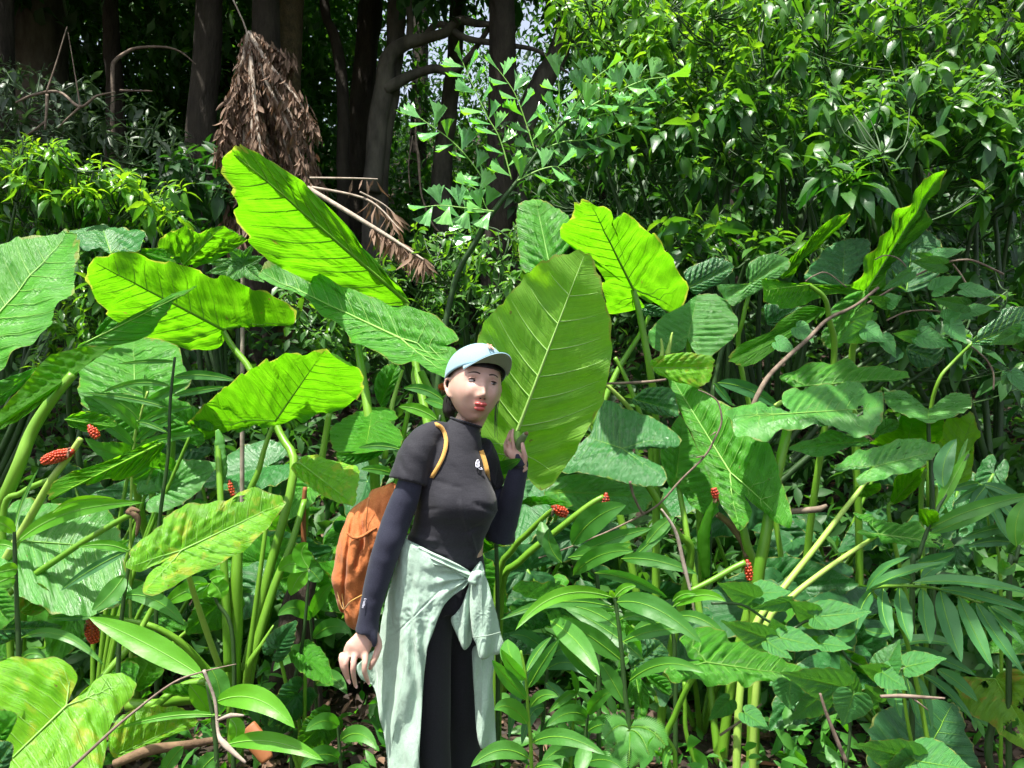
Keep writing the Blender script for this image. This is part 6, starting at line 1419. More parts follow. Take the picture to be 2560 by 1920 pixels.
for a_, t_, w_, dd, m_ in [((330, 1010), (200, 960), 90, -.1, 'top'), ((350, 1060), (470, 1000), 100, .1, 'pale'), ((300, 900), (180, 860), 90, .1, 'top'), ((420, 920), (330, 860), 80, .1, 'top'), ((200, 1120), (110, 1080), 80, -.1, 'pale'), ((420, 1120), (480, 1180), 90, -.15, 'top'), ((480, 1300), (400, 1370), 90, -.15, 'top')]:
    tleaf(p, OV, a_, t_, w_, 3.25, dd, m_, EAR, ds=-.1, R_=8, nv=7, veins=None)
    stalk_to(p, OV, [(a_[0], a_[1], 3.25)], .012, .007)

p = plant('low broad leaved plant covering the foot of the dark stump', 760, 2.75)
for a_, t_, w_, m_ in [((640, 1500), (580, 1570), 80, 'dark'), ((660, 1420), (720, 1480), 70, 'top'), ((600, 1400), (640, 1340), 60, 'dark'), ((700, 1560), (640, 1620), 80, 'top'), ((620, 1590), (560, 1520), 60, 'dark')]:
    tleaf(p, OV, a_, t_, w_, 2.72, -.12, m_, EAR, ds=-.15, R_=8, nv=7, veins=None)
    stalk_to(p, OV, [(a_[0], a_[1], 2.73)], .010, .006)

# ============================================================ THE WOMAN
def mat_cloth(name, c1, c2, scale=300, rough=.8, wr=.5, wd=.01, stretch=(1, 1, 2.5), sheen=.3, wscale=9):
    m, nt, out = newmat(name)
    tc = nd(nt, "ShaderNodeTexCoord")
    mp = nd(nt, "ShaderNodeMapping"); mp.inputs['Scale'].default_value = stretch
    nt.links.new(tc.outputs['Object'], mp.inputs[0])
    big = noise(nt, wscale, 4, .55, vec=mp.outputs[0]); fine_ = noise(nt, scale, 2, .6)
    col = mixc(nt, ramp(nt, fine_, [(.3, 0), (.7, 1)]), c1, c2)
    pr = nd(nt, "ShaderNodeBsdfPrincipled")
    nt.links.new(col, pr.inputs['Base Color']); pr.inputs['Roughness'].default_value = rough
    pr.inputs['Specular IOR Level'].default_value = .25
    pr.inputs['Sheen Weight'].default_value = sheen; pr.inputs['Sheen Roughness'].default_value = .5
    h = mathn(nt, 'ADD', big, mathn(nt, 'MULTIPLY', fine_, .06))
    b = nd(nt, "ShaderNodeBump"); b.inputs['Strength'].default_value = wr; b.inputs['Distance'].default_value = wd
    nt.links.new(h, b.inputs['Height']); nt.links.new(b.outputs[0], pr.inputs['Normal'])
    nt.links.new(pr.outputs[0], out.inputs[0])
    return m

def mat_skin():
    m, nt, out = newmat("skin")
    n1 = noise(nt, 22, 3)
    col = mixc(nt, ramp(nt, n1, [(.35, 0), (.7, 1)]), (.52, .32, .25), (.60, .38, .31))
    pr = nd(nt, "ShaderNodeBsdfPrincipled")
    nt.links.new(col, pr.inputs['Base Color']); pr.inputs['Roughness'].default_value = .45
    pr.inputs['Subsurface Weight'].default_value = .15; pr.inputs['Subsurface Radius'].default_value = (.01, .004, .002)
    pr.inputs['Subsurface Scale'].default_value = .6
    nf = noise(nt, 400, 2); b = nd(nt, "ShaderNodeBump"); b.inputs['Strength'].default_value = .08; b.inputs['Distance'].default_value = .002
    nt.links.new(nf, b.inputs['Height']); nt.links.new(b.outputs[0], pr.inputs['Normal'])
    nt.links.new(pr.outputs[0], out.inputs[0]); return m
M['skin'] = mat_skin()
M['tee'] = mat_cloth("shirt_black", (.013, .013, .018), (.024, .024, .031), sheen=.1, wr=.5, wd=.012, stretch=(1, 1, 2.4), wscale=7)
M['sleeve'] = mat_cloth("sleeve_navy", (.014, .015, .030), (.028, .030, .052), 420, .7, .15, .004, sheen=.1)
M['legging'] = mat_cloth("legging_charcoal", (.009, .009, .013), (.020, .020, .027), 420, .8, .15, .004, sheen=.1)
M['mint'] = mat_cloth("shirt_mint", (.33, .47, .37), (.39, .53, .43), 260, .85, .8, .012, (1.6, 1.6, .7), .2, 12)
M['cap'] = mat_cloth("cap_blue", (.21, .35, .41), (.25, .40, .47), 300, .8, .15, .004, (1, 1, 1), .2, 30)
M['capunder'] = mat_cloth("cap_under", (.22, .30, .24), (.27, .36, .29), 300, .85, .1, .002)
M['pack'] = mat_cloth("pack_orange", (.36, .105, .026), (.47, .155, .048), 260, .75, .9, .014, (1, 1, 1), .1, 10)
M['strap'] = mat_cloth("strap_yellow", (.50, .26, .05), (.60, .34, .09), 260, .75, .2, .003)
M['hair'] = mat_simple("hair", (.008, .006, .006), (.02, .016, .014), 60, .4, .6, .003, stretch=(3, 3, .4), spec=.6)
M['lip'] = mat_simple("lip", (.50, .08, .075), (.60, .12, .11), 60, .35, .1, .001, spec=.6)
M['eyewhite'] = mat_simple("eye_white", (.38, .36, .35), (.44, .42, .41), 40, .2, 0, .001)
M['iris'] = mat_simple("iris", (.012, .008, .006), (.02, .012, .008), 60, .1, 0, .001, spec=.8)
M['thread'] = mat_simple("thread_white", (.62, .62, .74), (.75, .75, .85), 60, .7, .1, .001)
M['peach'] = mat_simple("thread_peach", (.62, .26, .20), (.70, .34, .28), 60, .7, .1, .001)
M['nail'] = mat_simple("nail", (.70, .42, .38), (.75, .48, .43), 60, .25, 0, .001)

FOOT = (P(1090, 1900, 2.38)[0], 2.38, 0.0)
w_ = empty('person', FOOT, 'woman in light blue cap and black shirt holding up a leaf, pale shirt round waist', 'person')

def remesh(name, parts, voxel, mat, parent, smooth=4, disp=None):
    V, F = jn(parts)
    me = bpy.data.meshes.new("tmp"); me.from_pydata([tuple(v) for v in V], [], F); me.update()
    bm = bmesh.new(); bm.from_mesh(me); bmesh.ops.recalc_face_normals(bm, faces=bm.faces); bm.to_mesh(me); bm.free()
    o = bpy.data.objects.new("tmp", me); COL.objects.link(o)
    m = o.modifiers.new("r", 'REMESH'); m.mode = 'VOXEL'; m.voxel_size = voxel
    s = o.modifiers.new("s", 'SMOOTH'); s.iterations = smooth; s.factor = .5
    dg = bpy.context.evaluated_depsgraph_get(); dg.update()
    e = o.evaluated_get(dg); m2 = bpy.data.meshes.new_from_object(e)
    n = len(m2.vertices); co = np.empty(n * 3); m2.vertices.foreach_get("co", co); co = co.reshape(-1, 3)
    if disp is not None:
        no = np.empty(n * 3); m2.vertices.foreach_get("normal", no); no = no.reshape(-1, 3)
        co = co + no * disp(co, no)[:, None]
    Fc = [tuple(p.vertices) for p in m2.polygons]
    bpy.data.objects.remove(o); bpy.data.meshes.remove(me); bpy.data.meshes.remove(m2)
    return mesh(name, co, Fc, mat, parent)

def loft(rings, seg=40):
    """rings: (px, py, hw_px, depth, hd_m, slope)"""
    V, F = [], []
    for r_ in rings:
        x, y, hw, d, hd = r_[:5]; sl = r_[5] if len(r_) > 5 else 0
        c = P(x, y, d); a = hw / FPX * d
        for k in range(seg):
            t = 2 * math.pi * k / seg
            ct, st = math.cos(t), math.sin(t)
            ct_ = math.copysign(abs(ct) ** .9, ct); st_ = math.copysign(abs(st) ** .9, st)
            V.append(c + np.array([a * ct_, hd * st_, -sl * a * ct_]))
    n = len(rings)
    for i in range(n - 1):
        for k in range(seg):
            F.append((i * seg + k, i * seg + (k + 1) % seg, (i + 1) * seg + (k + 1) % seg, (i + 1) * seg + k))
    F.append(tuple(range(seg))); F.append(tuple((n - 1) * seg + k for k in range(seg))[::-1])
    return np.array(V), F

def limb(Z, pts, rads_px, sides=20):
    s = Z((1, 0))[0] - Z((0, 0))[0]
    W = [P(*Z((x, y)), d) for x, y, d in pts]
    rr = [r * s / FPX * p[2] for r, p in zip(rads_px, pts)]
    return tube(W, rr, sides, True, 6)

def nz3(co, sc, seed=0.):
    return np.array([mnoise.noise(Vector((p[0] * sc[0] + seed, p[1] * sc[1], p[2] * sc[2]))) for p in co])

# ---- head in local metres (x image right, y out of the face, z up, origin at eye level)
YAW, ROLL, PITCH = R(19), R(-8), R(8)
HC = P(*Z3((1338, 565)), 2.37)
def hrot(yaw=YAW, roll=ROLL, pitch=PITCH):
    # local (x,y,z) -> world: y axis points to the camera (-Y) before turning
    B = Matrix(((1, 0, 0), (0, -1, 0), (0, 0, 1)))          # mirrors y; x stays right
    Rz = Matrix.Rotation(yaw, 3, 'Z'); Ry = Matrix.Rotation(-roll, 3, 'Y'); Rx = Matrix.Rotation(-pitch, 3, 'X')
    return np.array(Rz @ Ry @ Rx @ B)
HR = hrot()
def h2w(v, rot=None, c=None):
    return np.asarray(v) @ (HR if rot is None else rot).T + (HC if c is None else c)
# turning the face to the image right: yaw must bring local y towards +x
if (HR @ np.array([0, 1, 0]))[0] < 0:
    HR = hrot(-YAW); 
def cap_rot(yaw, pitch, roll=0):
    r_ = hrot(yaw, roll, pitch)
    if (r_ @ np.array([0, 1, 0]))[0] < 0: r_ = hrot(-yaw, roll, pitch)
    return r_
g = lambda v, m_, s_: np.exp(-((v - m_) / s_) ** 2)
def head_pts(nu=110, nv_=84):
    V = []
    for j in range(nv_ + 1):
        ph = math.pi * j / nv_
        for i in range(nu):
            th = 2 * math.pi * i / nu
            V.append((math.sin(ph) * math.sin(th), math.sin(ph) * math.cos(th), math.cos(ph)))
    V = np.array(V); x, y, z = V.T.copy()
    zz = np.clip(-z, 0, 1)
    X = x * .079 * (1 - .24 * zz ** 2.2) * (1 + .03 * g(z, -.35, .3)); Yv = y * .094; Zv = z * .115
    back = (y < 0)
    Yv = np.where(back, Yv * (1 - .55 * np.clip((zz - .15) / .85, 0, 1)), Yv)
    Yv = np.where(~back, Yv * (1 - .05 * zz ** 2), Yv)
    fr = np.clip(y, 0, 1) ** .5
    Yv += fr * (.020 * g(X, 0, .0095) * (g(Zv, -.043, .0095) + .62 * g(Zv, -.028, .014) + .30 * g(Zv, -.008, .016)))
    Yv += fr * .008 * (g(X, -.013, .007) + g(X, .013, .007)) * g(Zv, -.047, .008)
    Yv -= fr * .0085 * (g(X, -.031, .017) + g(X, .031, .017)) * g(Zv, -.001, .012)
    Yv += fr * .004 * (g(X, -.030, .02) + g(X, .030, .02)) * g(Zv, .020, .008)
    Yv += fr * .007 * (g(X, -.042, .018) + g(X, .042, .018)) * g(Zv, -.040, .022)
    Yv += fr * .012 * g(X, 0, .021) * g(Zv, -.074, .015)
    Yv -= fr * .0045 * g(X, 0, .018) * g(Zv, -.094, .006)
    Yv += fr * .012 * g(X, 0, .021) * g(Zv, -.107, .012)
    X = X * (1 + .10 * g(Zv, -.085, .02) * (fr > .1) * fr)
    F = []
    for j in range(nv_):
        for i in range(nu):
            F.append((j * nu + i, j * nu + (i + 1) % nu, (j + 1) * nu + (i + 1) % nu, (j + 1) * nu + i))
    return np.stack([X, Yv, Zv], 1), F
HV, HF = head_pts()
def face_y(x, z):
    """front surface y of the face at x,z"""
    m_ = HV[:, 1] > 0
    d_ = (HV[m_, 0] - x) ** 2 + (HV[m_, 2] - z) ** 2
    k = np.argsort(d_)[:4]; return HV[m_][k, 1].mean()
def ell(c, r_, rot=None, nu=24, nv_=16):
    V = []
    for j in range(nv_ + 1):
        ph = math.pi * j / nv_
        for i in range(nu):
            th = 2 * math.pi * i / nu
            V.append((math.sin(ph) * math.cos(th) * r_[0], math.sin(ph) * math.sin(th) * r_[1], math.cos(ph) * r_[2]))
    V = np.array(V)
    if rot is not None: V = V @ np.array(rot).T
    V = V + np.array(c)
    F = [(j * nu + i, j * nu + (i + 1) % nu, (j + 1) * nu + (i + 1) % nu, (j + 1) * nu + i) for j in range(nv_) for i in range(nu)]
    return V, F
skinp = [(h2w(HV), HF)]
for s in (-1, 1):
    rim = [(s * .074, .004, .004), (s * .085, -.006, .012), (s * .091, -.016, .000), (s * .088, -.015, -.020), (s * .080, -.004, -.040), (s * .073, .004, -.046)]
    skinp.append(tube([h2w(np.array([q]))[0] for q in rim], [.0035, .0042, .0045, .0042, .0050, .0045], 8, True, 5))
    v_, f_ = ell((s * .077, -.004, -.018), (.005, .013, .024)); skinp.append((h2w(v_), f_))
# neck, shoulders, torso, arms, legs under the clothes
skinp.append(limb(Z3, [(1345, 760, 2.39), (1290, 880, 2.40), (1235, 990, 2.39), (1200, 1080, 2.38)], [128, 122, 132, 180], 24))
skinp.append(loft([(1150, 1080, 40, 2.37, .055), (1118, 1112, 78, 2.37, .065), (1118, 1150, 84, 2.37, .085), (1132, 1200, 82, 2.36, .095), (1140, 1262, 84, 2.36, .10), (1124, 1330, 86, 2.37, .09), (1108, 1400, 98, 2.38, .10), (1104, 1470, 104, 2.39, .105), (1106, 1510, 96, 2.39, .10)]))
ANK1 = (FOOT[0] - .02, 2.36, .08); ANK2 = (FOOT[0] + .12, 2.48, .08)
skinp.append(tube([P(1068, 1470, 2.36), P(1066, 1589, 2.345), P(1080, 1850, 2.34), P(1084, 1960, 2.345), ANK1], [.086, .074, .053, .048, .034], 20, True, 6))
skinp.append(tube([P(1140, 1470, 2.42), P(1150, 1589, 2.45), P(1158, 1850, 2.47), P(1160, 1960, 2.475), ANK2], [.084, .072, .052, .047, .034], 20, True, 6))
for a_ in (ANK1, ANK2):
    skinp.append(tube([np.array(a_), np.array(a_) + [.01, -.03, -.045], np.array(a_) + [.05, -.15, -.06]], [.034, .034, .026], 12, True, 4))
# her right arm (image left)
D1 = 2.26
skinp.append(limb(Z3, [(960, 980, 2.32), (870, 1100, 2.28), (810, 1230, 2.27), (770, 1400, 2.26)], [70, 88, 92, 92]))
skinp.append(limb(OV, [(884, 1050, 2.26), (862, 1110, 2.26), (840, 1165, 2.25), (826, 1215, 2.25), (805, 1290, 2.25), (796, 1330, 2.25), (793, 1368, 2.25)], [27, 28, 27, 25, 20.5, 18, 17]))
def hand_parts(Z, palm, pr, pth, fingers, d):
    s = Z((1, 0))[0] - Z((0, 0))[0]; k = s / FPX * d
    out_ = []
    W = [P(*Z((x, y)), dd) for x, y, dd in palm]
    n = len(W); seg = 20
    V, F = [], []
    for i in range(n):
        t = unit(W[min(i + 1, n - 1)] - W[max(i - 1, 0)]); side = unit(np.cross(t, [0, 1, 0])); up_ = np.cross(side, t)
        for q in range(seg):
            a = 2 * math.pi * q / seg
            V.append(W[i] + side * math.cos(a) * pr[i] * k * .93 + up_ * math.sin(a) * pth[i])
    for i in range(n - 1):
        for q in range(seg): F.append((i * seg + q, i * seg + (q + 1) % seg, (i + 1) * seg + (q + 1) % seg, (i + 1) * seg + q))
    F += [tuple(range(seg)), tuple((n - 1) * seg + q for q in range(seg))[::-1]]
    out_.append((np.array(V), F))
    for pts, rr in fingers:
        rr = [q * .86 for q in rr]
        Wf = [P(*Z((x, y)), dd) for x, y, dd in pts]
        r0 = [r * k for r in rr]
        # round the tip
        Wf = Wf + [Wf[-1] + unit(Wf[-1] - Wf[-2]) * r0[-1] * .55]; r0 = r0 + [r0[-1] * .55]
        out_.append(tube(Wf, r0, 12, True, 5))
    return out_
handR = hand_parts(H1, [(600, 150, 2.25), (590, 320, 2.25), (500, 480, 2.245), (400, 620, 2.24), (350, 740, 2.24)], [190, 195, 225, 262, 262], [.020, .018, .016, .0145, .010],
    [([(120, 700, 2.245), (95, 810, 2.235), (125, 980, 2.235), (215, 1195, 2.25)], [62, 58, 52, 42]),
     ([(225, 680, 2.24), (190, 850, 2.226), (190, 990, 2.228), (238, 1230, 2.245)], [66, 62, 56, 45]),
     ([(360, 690, 2.235), (335, 880, 2.22), (322, 1050, 2.22), (368, 1310, 2.24)], [72, 68, 62, 48]),
     ([(555, 680, 2.24), (545, 880, 2.222), (540, 1050, 2.222), (608, 1240, 2.24)], [76, 70, 64, 48]),
     ([(700, 330, 2.26), (800, 520, 2.255), (775, 680, 2.25), (710, 850, 2.245), (640, 990, 2.25)], [120, 88, 80, 72, 50])], 2.24)
skinp += handR
# her left arm (raised) and hand
skinp.append(tube([P(1190, 1140, 2.43), P(1225, 1240, 2.47), P(1250, 1340, 2.48)], [.045, .042, .038], 16, True, 5))
skinp.append(tube([P(1250, 1340, 2.48), P(1268, 1290, 2.455), P(1290, 1200, 2.41), P(1300, 1160, 2.39)], [.038, .036, .027, .024], 16, True, 5))
handL = hand_parts(H8, [(820, 1180, 2.39), (775, 1040, 2.385), (690, 930, 2.38), (610, 850, 2.38), (590, 770, 2.38)], [105, 118, 135, 120, 100], [.018, .016, .015, .013, .010],
    [([(640, 830, 2.375), (625, 680, 2.37), (605, 540, 2.368), (624, 395, 2.372)], [56, 48, 42, 34]),
     ([(570, 810, 2.385), (535, 680, 2.382), (530, 560, 2.38), (580, 425, 2.383)], [52, 46, 42, 34]),
     ([(530, 860, 2.392), (480, 770, 2.39), (470, 680, 2.395), (520, 560, 2.40)], [50, 42, 38, 30]),
     ([(540, 910, 2.40), (490, 860, 2.40), (470, 790, 2.405), (500, 700, 2.41)], [46, 38, 34, 28]),
     ([(800, 1080, 2.375), (850, 950, 2.368), (820, 800, 2.36), (798, 665, 2.362)], [70, 62, 55, 44])], 2.38)
skinp += handL
body = remesh('body', skinp, .0036, M['skin'], w_, 3)

# nails on the hanging hand
for q in ((232, 1215), (254, 1250), (384, 1330), (618, 1262)):
    v_, f_ = ell(P(q[0] * .13256 + 840, q[1] * .13256 + 1540, 2.2365), (.0042, .0015, .0062), None, 12, 8); mesh('nail', v_, f_, M['nail'], w_)
# eyes, brows, lips
def on_face(x, z, off=0.): return (x, face_y(x, z) + off, z)
for s in (-1, 1):
    c = np.array(on_face(s * .031, -.001, -.0015))
    v_, f_ = ell(c, (.0125, .0055, .0038)); e_ = mesh('eye', h2w(v_), f_, M['eyewhite'], w_)
    v_, f_ = ell(c + [.0042, .0028, .0003], (.0060, .0040, .0042)); mesh('iris', h2w(v_), f_, M['iris'], e_)
    arc = [c + np.array([-s * .0145 + s * .029 * t, .0048 * math.sin(math.pi * t) + .001, .0022 + .0042 * math.sin(math.pi * t)]) for t in np.linspace(0, 1, 7)]
    V, F = tube([h2w(np.array([q]))[0] for q in arc], [.0008, .0014, .0017, .0017, .0017, .0014, .001], 6, True, 2); mesh('eyelashes', V, F, M['hair'], e_)
    lid = [q + np.array([0, .0012, .0028]) for q in arc]
    V, F = tube([h2w(np.array([q]))[0] for q in lid], [.001, .0020, .0026, .0028, .0026, .002, .001], 6, True, 2); mesh('eyelid', V, F, M['skin'], e_)
    br_ = [on_face(s * (.014 + .034 * t), .0205 + .006 * math.sin(math.pi * t * .8) - .004 * t, .0005) for t in np.linspace(0, 1, 6)]
    V, F = tube([h2w(np.array([q]))[0] for q in br_], [.0018, .0024, .0024, .002, .0015, .0006], 6, True, 3); mesh('eyebrow', V, F, M['brow'] if 'brow' in M else M['hair'], w_)
lz = -.0735
lipp = []
for cx_, cz_, rx, ry, rz, up_ in [(-.0075, .0058, .0120, .0105, .0062, 1), (.0075, .0058, .0120, .0105, .0062, 1), (0, -.0066, .0165, .0125, .0080, 0), (0, .0046, .007, .0110, .0050, 0)]:
    y_ = face_y(cx_, lz + cz_) - .0025
    v_, f_ = ell((cx_ + .001, y_, lz + cz_), (rx, ry, rz)); lipp.append((h2w(v_), f_))
V, F = jn(lipp); mesh('lips', V, F, M['lip'], w_)
V, F = tube([h2w(np.array([[x_, face_y(x_, lz) + .0052 - abs(x_) * .22, lz - .0002 + abs(x_) * .05]]))[0] for x_ in np.linspace(-.014, .014, 7)], .0009, 5, True, 2); mesh('mouth_line', V, F, M['hair'] if False else M['lip'], w_)
# nostrils
for s in (-1, 1):
    v_, f_ = ell((s * .0068, face_y(s * .007, -.052) - .0010, -.0525), (.0036, .003, .0022)); mesh('nostril', h2w(v_), f_, M['iris'], w_)

# hair: shell over skull, back and temples
hm = HV.copy(); hm[:, 0] *= 1.05; hm[:, 1] = hm[:, 1] * 1.035 - .003; hm[:, 2] *= 1.0
keepf = []
for f in HF:
    c = HV[list(f)].mean(0)
    lim = -.012 + 1.9 * max(0, c[2] - .008)
    if c[2] > -.085 and c[1] < lim: keepf.append(f)
    elif c[2] > .040: keepf.append(f)
used = sorted({i for f in keepf for i in f}); mp_ = {a: b for b, a in enumerate(used)}
hv = hm[used]; hv = hv * (1 + .02 * np.array([mnoise.noise(Vector(p * 90)) for p in hv]))[:, None]
hair = mesh('hair', h2w(hv), [tuple(mp_[i] for i in f) for f in keepf], M['hair'], w_)
sm = hair.modifiers.new("solid", 'SOLIDIFY'); sm.thickness = .003
# gathered hair behind the ear and loose strands
hp = [limb(Z3, [(1180, 600, 2.45), (1135, 700, 2.46), (1120, 790, 2.46), (1150, 850, 2.46)], [60, 70, 62, 20], 14)]
for k in range(26):
    x0 = rng.uniform(1085, 1180); hp.append(limb(Z3, [(x0 + 30, 600, 2.44), (x0, 700, 2.43 + rng.uniform(0, .04)), (x0 + rng.uniform(-10, 30), 800 + rng.uniform(-20, 50), 2.45)], [5, 6, 1.5], 5))
for k in range(7):
    x0 = 1505 + rng.uniform(-10, 25); hp.append(limb(Z3, [(x0 + 20, 700, 2.37), (x0 + 5, 830, 2.36), (x0 + rng.uniform(0, 20), 900 + rng.uniform(0, 140), 2.35)], [2.5, 2, .8], 4))
for k in range(16):
    t = k / 15; q = np.array([[-.060 - .012 * t, .040 - .05 * t, .045 + .0 * t], [-.066 - .010 * t, .034 - .05 * t, .020], [-.070 - .006 * t, .026 - .04 * t, -.004 - .025 * t]]); W = h2w(q); hp.append(tube(W, [.004, .0035, .001], 5, True, 4))
V, F = jn(hp); mesh('hair_strands', V, F, M['hair'], hair)

# ---- cap
CR = cap_rot(R(29), R(19), R(-8)); CC = h2w(np.array([[0, -.006, .034]]))[0]
def cw(v): return np.asarray(v) @ CR.T + CC
nu, nv_ = 64, 20
V = []
for j in range(nv_ + 1):
    t = j / nv_ * math.pi / 2
    for i in range(nu):
        a = 2 * math.pi * i / nu
        rr_ = math.cos(t) ** .82
        hh = .088 * math.sin(t) ** .95
        x_, y_ = .0925 * math.sin(a) * rr_, .108 * math.cos(a) * rr_
        if math.cos(a) > 0: y_ *= 1.0; hh += .006 * math.cos(a) ** 2 * math.sin(2 * t)
        z_ = hh - (.022 * (1 - t / (math.pi / 2)) ** 2 if True else 0) * (1 - math.cos(a)) * .5
        seam = .0012 * (abs(((a / (math.pi / 3)) % 1) - .5) > .47)
        V.append((x_ * (1 - seam * 8), y_ * (1 - seam * 8), z_))
F = [(j * nu + i, j * nu + (i + 1) % nu, (j + 1) * nu + (i + 1) % nu, (j + 1) * nu + i) for j in range(nv_) for i in range(nu)]
cap = mesh('cap', cw(V), F, M['cap'], w_)
s_ = cap.modifiers.new("solid", 'SOLIDIFY'); s_.thickness = .003
V, F = [], []
nb, mb = 34, 10
for i in range(nb + 1):
    a = (-54 + 108 * i / nb) * math.pi / 180
    for j in range(mb + 1):
        r_ = j / mb
        ext = .074 * max(0, math.cos(a * 90 / 54.5)) ** .85
        x_ = .0922 * math.sin(a) + .004 * r_ * math.sin(a) * math.cos(a * 90 / 54.5); y_ = .1078 * math.cos(a) + ext * r_
        z_ = .002 - .024 * (x_ / .08) ** 2 * (.35 + .65 * r_) + .004 * r_ 
        V.append((x_, y_, z_))
F = [(i * (mb + 1) + j, i * (mb + 1) + j + 1, (i + 1) * (mb + 1) + j + 1, (i + 1) * (mb + 1) + j) for i in range(nb) for j in range(mb)]
Vt = np.array(V); nV = len(Vt); Vb = Vt - np.array([0, 0, .0035])
Fb = [tuple(k + nV for k in f[::-1]) for f in F]
edge = []
bd = [i * (mb + 1) + mb for i in range(nb + 1)]
for a_, b_ in zip(bd[:-1], bd[1:]): edge.append((a_, b_, b_ + nV, a_ + nV))
mesh('brim', cw(np.vstack([Vt, Vb])), F + Fb + edge, [M['cap'], M['capunder']], cap, mi=[0] * len(F) + [1] * len(Fb) + [0] * len(edge))
v_, f_ = ell((0, 0, .0895), (.006, .006, .003), None, 12, 8); mesh('button', cw(v_), f_, M['cap'], cap)

def text_mesh(name, txt, size, origin, right, up, mat, parent, ext=.0006, bold=.0):
    c = bpy.data.curves.new("t", 'FONT'); c.body = txt; c.size = size; c.extrude = ext; c.offset = bold; c.align_x = 'CENTER'; c.align_y = 'CENTER'
    o = bpy.data.objects.new("t", c); COL.objects.link(o)
    dg = bpy.context.evaluated_depsgraph_get(); me = bpy.data.meshes.new_from_object(o.evaluated_get(dg))
    co = np.array([v.co[:] for v in me.vertices]); F_ = [tuple(p.vertices) for p in me.polygons]
    bpy.data.objects.remove(o); bpy.data.curves.remove(c)
    right = unit(np.array(right, float)); up = unit(np.array(up, float)); n_ = np.cross(right, up)
    W = np.array(origin) + co[:, :1] * right + co[:, 1:2] * up + co[:, 2:] * n_
    return mesh(name, W, F_, mat, parent, smooth=False)
# monogram on the cap front
tE = R(30)
def capsurf(a, t):
    return np.array([.0935 * math.sin(a) * math.cos(t) ** .82, .1095 * math.cos(a) * math.cos(t) ** .82, .088 * math.sin(t) ** .95 + .006 * math.cos(a) ** 2 * math.sin(2 * t)])
c0, ca, cb = capsurf(0, tE), capsurf(R(8), tE), capsurf(0, tE + R(8))
o_, rgt, upv = cw([c0])[0], cw([ca])[0] - cw([c0])[0], cw([cb])[0] - cw([c0])[0]
nrm_ = np.cross(unit(rgt), unit(upv))
if nrm_[1] > 0: nrm_ = -nrm_
if rgt[0] < 0: rgt = -rgt
text_mesh('emblem', 'N', .026, o_ + nrm_ * .006 - unit(upv) * .003, rgt, upv, M['peach'], cap, .0012, .0006)
text_mesh('emblem', 'Y', .026, o_ + nrm_ * .0068 + unit(upv) * .003, rgt, upv, M['peach'], cap, .0012, .0006)

# ---- black short sleeved shirt
tparts = [loft([(1165, 1056, 38, 2.375, .050, .28), (1158, 1068, 41, 2.375, .056, .28), (1146, 1088, 56, 2.37, .066, .18), (1122, 1106, 82, 2.365, .078, .05), (1114, 1124, 90, 2.365, .090), (1117, 1152, 92, 2.36, .10), (1131, 1200, 91, 2.36, .112), (1141, 1250, 98, 2.355, .118), (1141, 1275, 100, 2.355, .118),
                (1129, 1310, 95, 2.36, .110), (1114, 1350, 98, 2.365, .108), (1106, 1380, 98, 2.37, .114, .08), (1109, 1400, 98, 2.37, .112, .12)], 48)]
tparts.append(limb(Z3, [(1090, 960, 2.36), (985, 985, 2.33), (890, 1060, 2.30), (825, 1190, 2.28), (785, 1310, 2.27), (762, 1395, 2.265)], [80, 112, 140, 156, 162, 168], 26))
tparts.append(tube([P(1185, 1130, 2.40), P(1205, 1160, 2.43), P(1222, 1215, 2.455)], [.062, .058, .052], 18, True, 4))
bcs = [P(1208, 1258, 2.26), P(1120, 1258, 2.25)]
def teedisp(co, no):
    d = np.zeros(len(co)); front = np.clip(-no[:, 1] + .2, 0, 1)
    for b_, a_ in zip(bcs, (.032, .024)):
        d += a_ * np.exp(-(((co[:, 0] - b_[0]) / .050) ** 2 + ((co[:, 2] - b_[2]) / .052) ** 2)) * (co[:, 1] < 2.40) * front
    # drapes: horizontal pulls on the belly, diagonal ones from the bust, bunching near the hem
    z = co[:, 2]; x = co[:, 0]
    belly = np.exp(-((z - 1.02) / .10) ** 2)
    d += .007 * belly * nz3(co, (5, 5, 26))
    d += .010 * np.exp(-((z - .965) / .04) ** 2) * nz3(co, (16, 8, 30), 3)
    d += .004 * nz3(co, (7, 7, 15), 7)
    d += .0028 * np.exp(-((z - 1.30) / .12) ** 2) * nz3(np.stack([x + z, co[:, 1], z - x], 1), (28, 9, 8), 5)
    px = x / co[:, 1] * FPX + 1280; py = 960 - (z - CAMZ) / co[:, 1] * FPX
    # named creases
    for (ax_, ay_), (bx_, by_), w_a, am in [((1180, 1260), (1235, 1282), 5, -.008), ((1150, 1255), (1190, 1390), 5, .007), ((1060, 1275), (1100, 1270), 4, -.003), ((1160, 1330), (1200, 1310), 5, -.004), ((1015, 1340), (1090, 1352), 6, .006), ((1045, 1372), (1120, 1398), 5, -.007), ((1080, 1200), (1150, 1220), 6, -.003), ((985, 1110), (1010, 1180), 6, -.004)]:
        e_ = np.array([bx_ - ax_, by_ - ay_]); L_ = np.hypot(*e_); e_ = e_ / L_
        t_ = (px - ax_) * e_[0] + (py - ay_) * e_[1]; q_ = (px - ax_) * -e_[1] + (py - ay_) * e_[0]
        d += am * np.exp(-(q_ / w_a) ** 2) * np.clip(np.minimum(t_, L_ - t_) / 14 + .5, 0, 1) * front
    return d
tee = remesh('t_shirt', tparts, .0048, M['tee'], w_, 5, teedisp)
